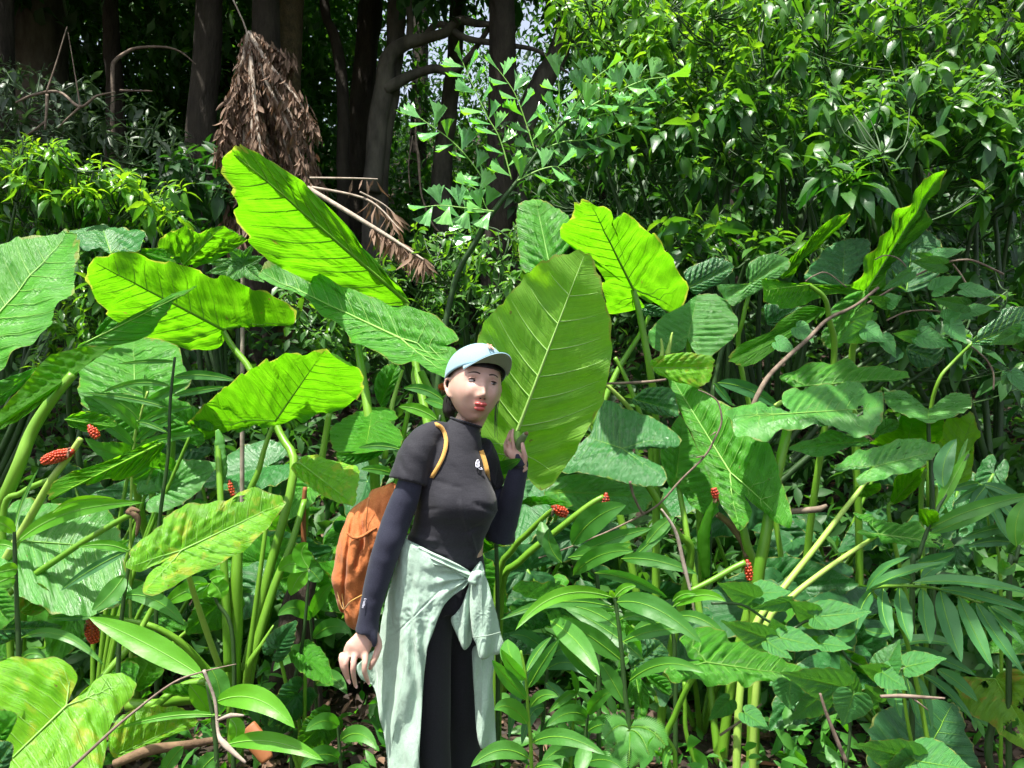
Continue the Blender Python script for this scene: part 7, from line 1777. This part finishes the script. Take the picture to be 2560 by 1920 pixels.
# collar band
V, F = tube([P(1165 + 38 * math.cos(a), 1056 + 12 * math.cos(a), 2.375 + .051 * math.sin(a)) for a in np.linspace(0, 2 * math.pi, 30)], .0035, 6, False, 1)
mesh('collar', V, F, M['tee'], tee)
# chest emblem
ec = P(1196, 1158, 2.215)
def surf_front(px, py):
    """nearest shirt surface along the view ray"""
    me = tee.data; base = ORI[tee.name]
    if not hasattr(surf_front, 'c'):
        surf_front.c = np.array([v.co[:] for v in me.vertices]) + base
        c_ = surf_front.c; surf_front.p = np.stack([c_[:, 0] / c_[:, 1] * FPX + 1280, 960 - (c_[:, 2] - CAMZ) / c_[:, 1] * FPX], 1)
    m_ = np.hypot(surf_front.p[:, 0] - px, surf_front.p[:, 1] - py) < 6
    if not m_.any(): return 2.26
    return surf_front.c[m_, 1].min()
def on_shirt(pts, off=.004):
    return [P(x, y, surf_front(x, y) - off) for x, y in pts]
T_ = ZF(1160, 1100, .06028)
parts = [tube(on_shirt([T_((560 + 60 * math.cos(a) - 45 * math.sin(a) * .6, 980 + 150 * math.sin(a) * 1.05 + 20 * math.cos(a))) for a in np.linspace(0, 6.28, 16)]), .0016, 5, True, 2)]
parts.append(tube(on_shirt([T_(q) for q in ((540, 900), (570, 1000), (590, 1110))]), .0014, 5, True, 3))
parts.append(tube(on_shirt([T_(q) for q in ((600, 950), (640, 1060), (600, 1130))]), .0012, 5, True, 3))
parts.append(tube(on_shirt([T_(q) for q in ((610, 1160), (650, 1215), (720, 1220), (775, 1205))]), .0016, 5, True, 3))
parts.append(tube(on_shirt([T_(q) for q in ((710, 1130), (725, 1200))]), .0014, 5, True, 3))
V, F = jn(parts); mesh('emblem', V, F, M['thread'], tee)

# ---- long under sleeves
sl = remesh('arm_sleeve', [limb(OV, [(905, 985, 2.27), (893, 1020, 2.26), (876, 1075, 2.26), (858, 1120, 2.26), (843, 1165, 2.25), (828, 1210, 2.25), (811, 1270, 2.25), (798, 1325, 2.25), (792, 1366, 2.25)], [18, 24, 30, 31.5, 31, 29.5, 26, 23, 25], 26),
     limb(H1, [(640, 250, 2.245), (690, 380, 2.235), (722, 480, 2.232), (712, 590, 2.232)], [170, 105, 62, 22], 14)], .004, M['sleeve'], w_, 4, lambda co, no: .0015 * nz3(co, (12, 12, 40)))
u_ = unit(P(922, 1530, 2.2) - P(936, 1480, 2.2))
text_mesh('lettering', 'LetsSlim', .0085, P(910, 1508, 2.2135), u_, unit(np.cross([0, -1, 0], u_)), M['thread'], sl, .0004, .0003)
remesh('arm_sleeve', [tube([P(1200, 1160, 2.43), P(1226, 1240, 2.465), P(1250, 1335, 2.48), P(1252, 1352, 2.478)], [.05, .049, .050, .042], 20, True, 6),
     tube([P(1248, 1345, 2.48), P(1262, 1300, 2.46), P(1282, 1230, 2.42), P(1298, 1165, 2.395), P(1300, 1155, 2.39)], [.046, .045, .036, .0285, .026], 20, True, 6),
     limb(H8, [(760, 1080, 2.372), (715, 950, 2.362), (705, 860, 2.358)], [110, 62, 30], 12)], .004, M['sleeve'], w_, 4, lambda co, no: .0015 * nz3(co, (12, 12, 40)))

# ---- leggings and shoes
remesh('leggings', [loft([(1110, 1385, 98, 2.375, .100), (1106, 1430, 108, 2.38, .112), (1104, 1480, 110, 2.385, .115), (1106, 1515, 102, 2.39, .108)]),
    tube([P(1064, 1470, 2.36), P(1064, 1589, 2.345), P(1078, 1850, 2.34), P(1084, 1960, 2.345), ANK1], [.092, .080, .058, .053, .038], 24, True, 6),
    tube([P(1140, 1470, 2.42), P(1150, 1589, 2.45), P(1158, 1850, 2.47), P(1160, 1960, 2.475), ANK2], [.090, .077, .057, .052, .038], 24, True, 6)], .0055, M['legging'], w_, 5)
for a_ in (ANK1, ANK2):
    a_ = np.array(a_)
    remesh('shoe', [tube([a_ + [0, .03, -.01], a_ + [.005, .01, -.035], a_ + [.03, -.09, -.045], a_ + [.055, -.17, -.055]], [.040, .044, .042, .030], 16, True, 5)], .006, M['legging'], w_, 3)

# ---- mint shirt tied round the waist
def sheet(name, Z, pts, dfun, thick=.006, mat='mint', parent=None, R_=26, foldf=None, c=None, amp=1.0):
    O = crom([Z(p) for p in pts], 200)
    c = np.array(Z(c)) if c else O.mean(0)
    n = len(O); fr = (np.arange(1, R_ + 1) / R_)
    px = np.vstack([c[None], (c + fr[:, None, None] * (O - c)[None]).reshape(-1, 2)])
    FR = np.concatenate([[0], np.repeat(fr, n)])
    d = dfun(px[:, 0], px[:, 1]) 
    W0 = np.stack([(px[:, 0] - 1280) / FPX * d, d, CAMZ - (px[:, 1] - 960) / FPX * d], 1)
    f_ = foldf(px[:, 0], px[:, 1], FR) if foldf else 0
    th = thick * np.sqrt(np.clip(1 - FR ** 6, 0, 1))
    Vf = W0.copy(); Vf[:, 1] -= f_ + th; Vb = W0.copy(); Vb[:, 1] += -f_ * .8 + th
    F = [(0, 1 + i, 1 + (i + 1) % n) for i in range(n)]
    for r in range(R_ - 1):
        b0, b1 = 1 + r * n, 1 + (r + 1) * n
        F += [(b0 + i, b1 + i, b1 + (i + 1) % n, b0 + (i + 1) % n) for i in range(n)]
    m_ = len(W0); Fb = [tuple(k + m_ for k in f[::-1]) for f in F]
    e0 = 1 + (R_ - 1) * n
    Fe = [(e0 + i, e0 + (i + 1) % n, e0 + (i + 1) % n + m_, e0 + i + m_)[::-1] for i in range(n)]
    return mesh(name, np.vstack([Vf, Vb]), F + Fb + Fe, M[mat], parent)
K4 = Z4((985, 420))
def fold_main(x, y, fr):
    dx, dy = x - K4[0], y - K4[1]; r_ = np.hypot(dx, dy); a = np.arctan2(dy, -dx)
    near = np.exp(-(r_ / 85) ** 2) * (1 - np.exp(-(r_ / 10) ** 2))
    rad = .010 * near * np.sin(a * 15 + .6 * np.sin(r_ * .05))
    low = np.clip((y - 1500) / 150, 0, 1)
    nzx = np.array([mnoise.noise(Vector((xx * .012, yy * .004, 0))) for xx, yy in zip(x, y)])
    nz2 = np.array([mnoise.noise(Vector((xx * .05, yy * .018, 4))) for xx, yy in zip(x, y)])
    nz3_ = np.array([mnoise.noise(Vector((xx * .12, yy * .09, 8))) for xx, yy in zip(x, y)])
    ver = .012 * low * np.sin(x * .14 + nzx * 5) + .008 * nz2 + .0025 * nz3_
    seamd = np.abs((y - 1490) + (x - 1085) * .98) ; seam = -.003 * np.exp(-(seamd / 2.5) ** 2) * (y > 1470) * (x > 990)
    return rad + ver + seam
def d_main(x, y):
    t = (x - 1055)
    base = 2.236 + np.where(t < 0, .10 * np.clip(-t / 95, 0, 1.35) ** 2.2, .028 * np.clip(t / 110, 0, 1.3) ** 2)
    base = base + np.clip((1450 - y) / 100, 0, 1) * .0 
    return np.minimum(base, 2.42)
mint = sheet('tied_shirt', Z4, [(535, 180), (610, 215), (700, 262), (850, 325), (935, 365), (990, 402), (995, 440), (958, 470), (900, 512), (840, 565), (800, 612), (765, 690), (738, 765), (700, 870), (680, 1000), (672, 1100), (655, 1400), (640, 1659), (636, 1800), (440, 1800), (440, 1659), (412, 1450), (385, 1290), (345, 1150), (262, 1062), (245, 985), (300, 960), (350, 900), (385, 800), (400, 700), (428, 560), (470, 420), (510, 290)],
      d_main, .005, 'mint', w_, 34, fold_main, c=(600, 700))
def ripple(fx, am, seed): 
    def f_(x, y, fr):
        return am * np.sin(x * fx + .02 * y + seed) + .004 * np.array([mnoise.noise(Vector((xx * .06, yy * .02, seed))) for xx, yy in zip(x, y)]) + .0015 * np.array([mnoise.noise(Vector((xx * .2, yy * .2, seed))) for xx, yy in zip(x, y)])
    return f_
sheet('sleeve', Z4, [(985, 405), (1015, 375), (1055, 385), (1085, 450), (1112, 540), (1150, 680), (1170, 780), (1196, 890), (1120, 932), (1040, 948), (1012, 860), (990, 800), (972, 650), (960, 500)], lambda x, y: 2.235 + .0009 * np.abs(x - 1205), .012, 'mint', mint, 20, ripple(.16, .006, 1.))
sheet('sleeve', Z4, [(965, 480), (920, 600), (885, 650), (848, 690), (870, 760), (905, 840), (943, 893), (985, 830), (985, 700), (975, 560)], lambda x, y: 2.265 + .0007 * np.abs(x - 1160), .010, 'mint', mint, 16, ripple(.2, .006, 2.))
sheet('shirt_tail', Z4, [(990, 880), (1060, 860), (1125, 900), (1127, 1000), (1120, 1100), (1132, 1300), (1137, 1400), (1138, 1530), (1080, 1540), (1040, 1520), (1012, 1400), (1000, 1200), (992, 1040)], lambda x, y: 2.33 + .0008 * np.abs(x - 1205), .010, 'mint', mint, 20, ripple(.13, .008, 3.))
sheet('waist_band', Z4, [(980, 405), (1010, 350), (1040, 318), (1056, 345), (1068, 400), (1062, 440), (1020, 430)], lambda x, y: 2.275 + 0 * x, .014, 'mint', mint, 12, ripple(.3, .004, 4.))
sheet('waist_band', Z4, [(530, 170), (620, 205), (720, 255), (820, 300), (920, 350), (985, 400), (990, 425), (950, 425), (860, 372), (700, 325), (590, 270), (515, 225)], lambda x, y: 2.225 + .0006 * np.abs(x - 1110), .009, 'mint', mint, 12, lambda x, y, fr: .004 * np.sin((y - x * .45) * .5))
kp_ = []
for (x_, y_, r_) in [(1000, 415, 34), (980, 440, 28), (1025, 400, 30), (1000, 450, 26)]:
    v_, f_ = ell(P(*Z4((x_, y_)), 2.235), (r_ * .00038, .018, r_ * .00042)); kp_.append((v_, f_))
remesh('knot', kp_, .004, M['mint'], mint, 2, lambda co, no: .003 * nz3(co, (60, 30, 60)))
# cuff seam on the hanging sleeve
V, F = tube([P(*Z4(q), 2.222) for q in ((990, 812), (1050, 806), (1110, 795), (1170, 778))], .0016, 5, True, 4); mesh('cuff_seam', V, F, M['capunder'], mint)

# ---- backpack (worn, a thing of its own)
bp = empty('backpack', P(900, 1500, 2.50), 'orange backpack with yellow straps worn on her back', 'backpack')
def d_pack(x, y): return 2.47 + 0 * x
def fold_pack(x, y, fr):
    b = .105 * np.sqrt(np.clip(1 - fr ** 2.4, 0, 1))
    nz_ = np.array([mnoise.noise(Vector((xx * .022, yy * .014, 2))) for xx, yy in zip(x, y)]); n2 = np.array([mnoise.noise(Vector((xx * .07, yy * .035, 5))) for xx, yy in zip(x, y)])
    cr = -.012 * np.exp(-(((x - (922 - (y - 1240) * .05)) + 6 * np.sin(y * .06)) / 5) ** 2) * (y < 1400)
    cr2 = -.014 * np.exp(-((x - (868 + (y - 1500) * -.12)) / 4) ** 2)
    return b + .016 * nz_ + .007 * n2 + cr + cr2
sheet('bag', T2, [(760, 130), (640, 160), (500, 212), (470, 280), (350, 360), (250, 450), (210, 560), (165, 660), (130, 780), (105, 880), (85, 1060), (62, 1200), (90, 1380), (150, 1560), (200, 1630), (240, 1740), (340, 1810), (460, 1800), (600, 1500), (760, 1100), (900, 600), (920, 300)], d_pack, .010, 'pack', bp, 30, fold_pack, c=(450, 900))
def strap(name, pts, w, parent=bp, m_='strap'):
    W = np.array(pts); n = len(W)
    t = np.linspace(0, n - 1, (n - 1) * 6 + 1); Wi = np.stack([np.interp(t, range(n), W[:, k]) for k in range(3)], 1)
    for _ in range(3): Wi[1:-1] = (Wi[:-2] + Wi[1:-1] * 2 + Wi[2:]) / 4
    tg = unit(np.gradient(Wi, axis=0)); sd = unit(np.cross(tg, [0, -1, .0])); up_ = np.cross(sd, tg)
    V = np.concatenate([Wi + sd * w / 2, Wi - sd * w / 2, Wi + sd * w / 2 + up_ * .004, Wi - sd * w / 2 + up_ * .004]); m2 = len(Wi)
    F = []
    for i in range(m2 - 1):
        for a, b in ((0, 1), (1, 3), (3, 2), (2, 0)): F.append((a * m2 + i, b * m2 + i, b * m2 + i + 1, a * m2 + i + 1))
    return mesh(name, V, F, M[m_], parent)
def shirt_path(pts, off=.002):
    return [P(*Z3(q), surf_front(*Z3(q)) - off) for q in pts]
strap('strap', [P(*Z3((960, 900)), 2.42)] + shirt_path([(1005, 900), (1050, 925), (1078, 975), (1092, 1040), (1085, 1110), (1060, 1190), (1020, 1270), (965, 1360)]) + [P(*Z3((900, 1480)), 2.36), P(*Z3((840, 1560)), 2.44)], .012)
strap('strap', shirt_path([(1395, 1130)]) + shirt_path([(1412, 1180), (1430, 1240), (1446, 1310)], .008) + [P(*Z3((1452, 1380)), 2.36)], .014)
for q in ([(90, 1200), (110, 1380), (150, 1540), (180, 1585)], [(130, 1180), (160, 1400), (185, 1580)], [(190, 1580), (250, 1500), (330, 1450), (410, 1410)]):
    V, F = tube([P(*T2(p_), 2.345 + .05 * (p_[0] < 200)) for p_ in q], .002, 5, True, 5); mesh('cord', V, F, M['strap'], bp)
V, F = tube([P(*T2(p_), 2.355) for p_ in ((215, 700), (300, 760), (400, 740), (480, 690), (560, 640))], [.003, .005, .005, .005, .003], 6, True, 5); mesh('pocket_edge', V, F, M['pack'], bp)
V, F = tube([P(*T2(p_), 2.36) for p_ in ((475, 290), (450, 480), (440, 640), (470, 820), (490, 900))], .0016, 5, True, 5); mesh('seam', V, F, M['orange_stem'], bp)

# ---- the leaf she holds behind her head (picked leaf with its thick stub)
lf = empty('picked_leaf', P(*H8((700, 800)), 2.40), 'very large heart shaped leaf held up by the woman behind her head', 'leaf')
blade(lf, OV, [(1265, 543), (1230, 547), (1205, 551), (1180, 560), (1158, 574), (1138, 592), (1115, 618), (1095, 642), (1078, 662), (1060, 678), (1042, 702), (1030, 730), (1026, 780), (1030, 850), (1036, 910), (1045, 960), (1060, 1010), (1095, 1035), (1108, 1000), (1118, 940), (1128, 1000), (1142, 1035), (1165, 1058), (1185, 1055), (1215, 1020), (1240, 985), (1262, 940), (1285, 905), (1302, 870), (1315, 810), (1322, 745), (1318, 690), (1305, 640), (1292, 590), (1280, 560)],
      (1116, 935), (1264, 546), 2.52, 2.38, 'hero', ds=-.03, side=-1, fold=.03, nv=7, veins='veinh', vr=1.6, quilt=.006, name='blade')
V, F = tube([P(*H8((700, 470)), 2.44), P(*H8((690, 620)), 2.41), P(*H8((720, 760)), 2.395), P(*H8((740, 840)), 2.39)], [.010, .012, .013, .012], 14, True, 6)
mesh('leaf_stalk', V, F, M['veinp'], lf)
V, F = tube([P(*H8((735, 900)), 2.395), P(*H8((715, 760)), 2.39), P(*H8((760, 640)), 2.375), P(*H8((860, 490)), 2.35)], [.011, .0125, .0125, .0085], 14, True, 6)
mesh('stalk_stub', V, F, M['stub'], lf)
V, F = tube([P(*H8((850, 500)), 2.352), P(*H8((885, 470)), 2.345), P(*H8((900, 510)), 2.345)], [.006, .005, .002], 6, True, 3)
mesh('cut_end', V, F, M['dry'], lf)
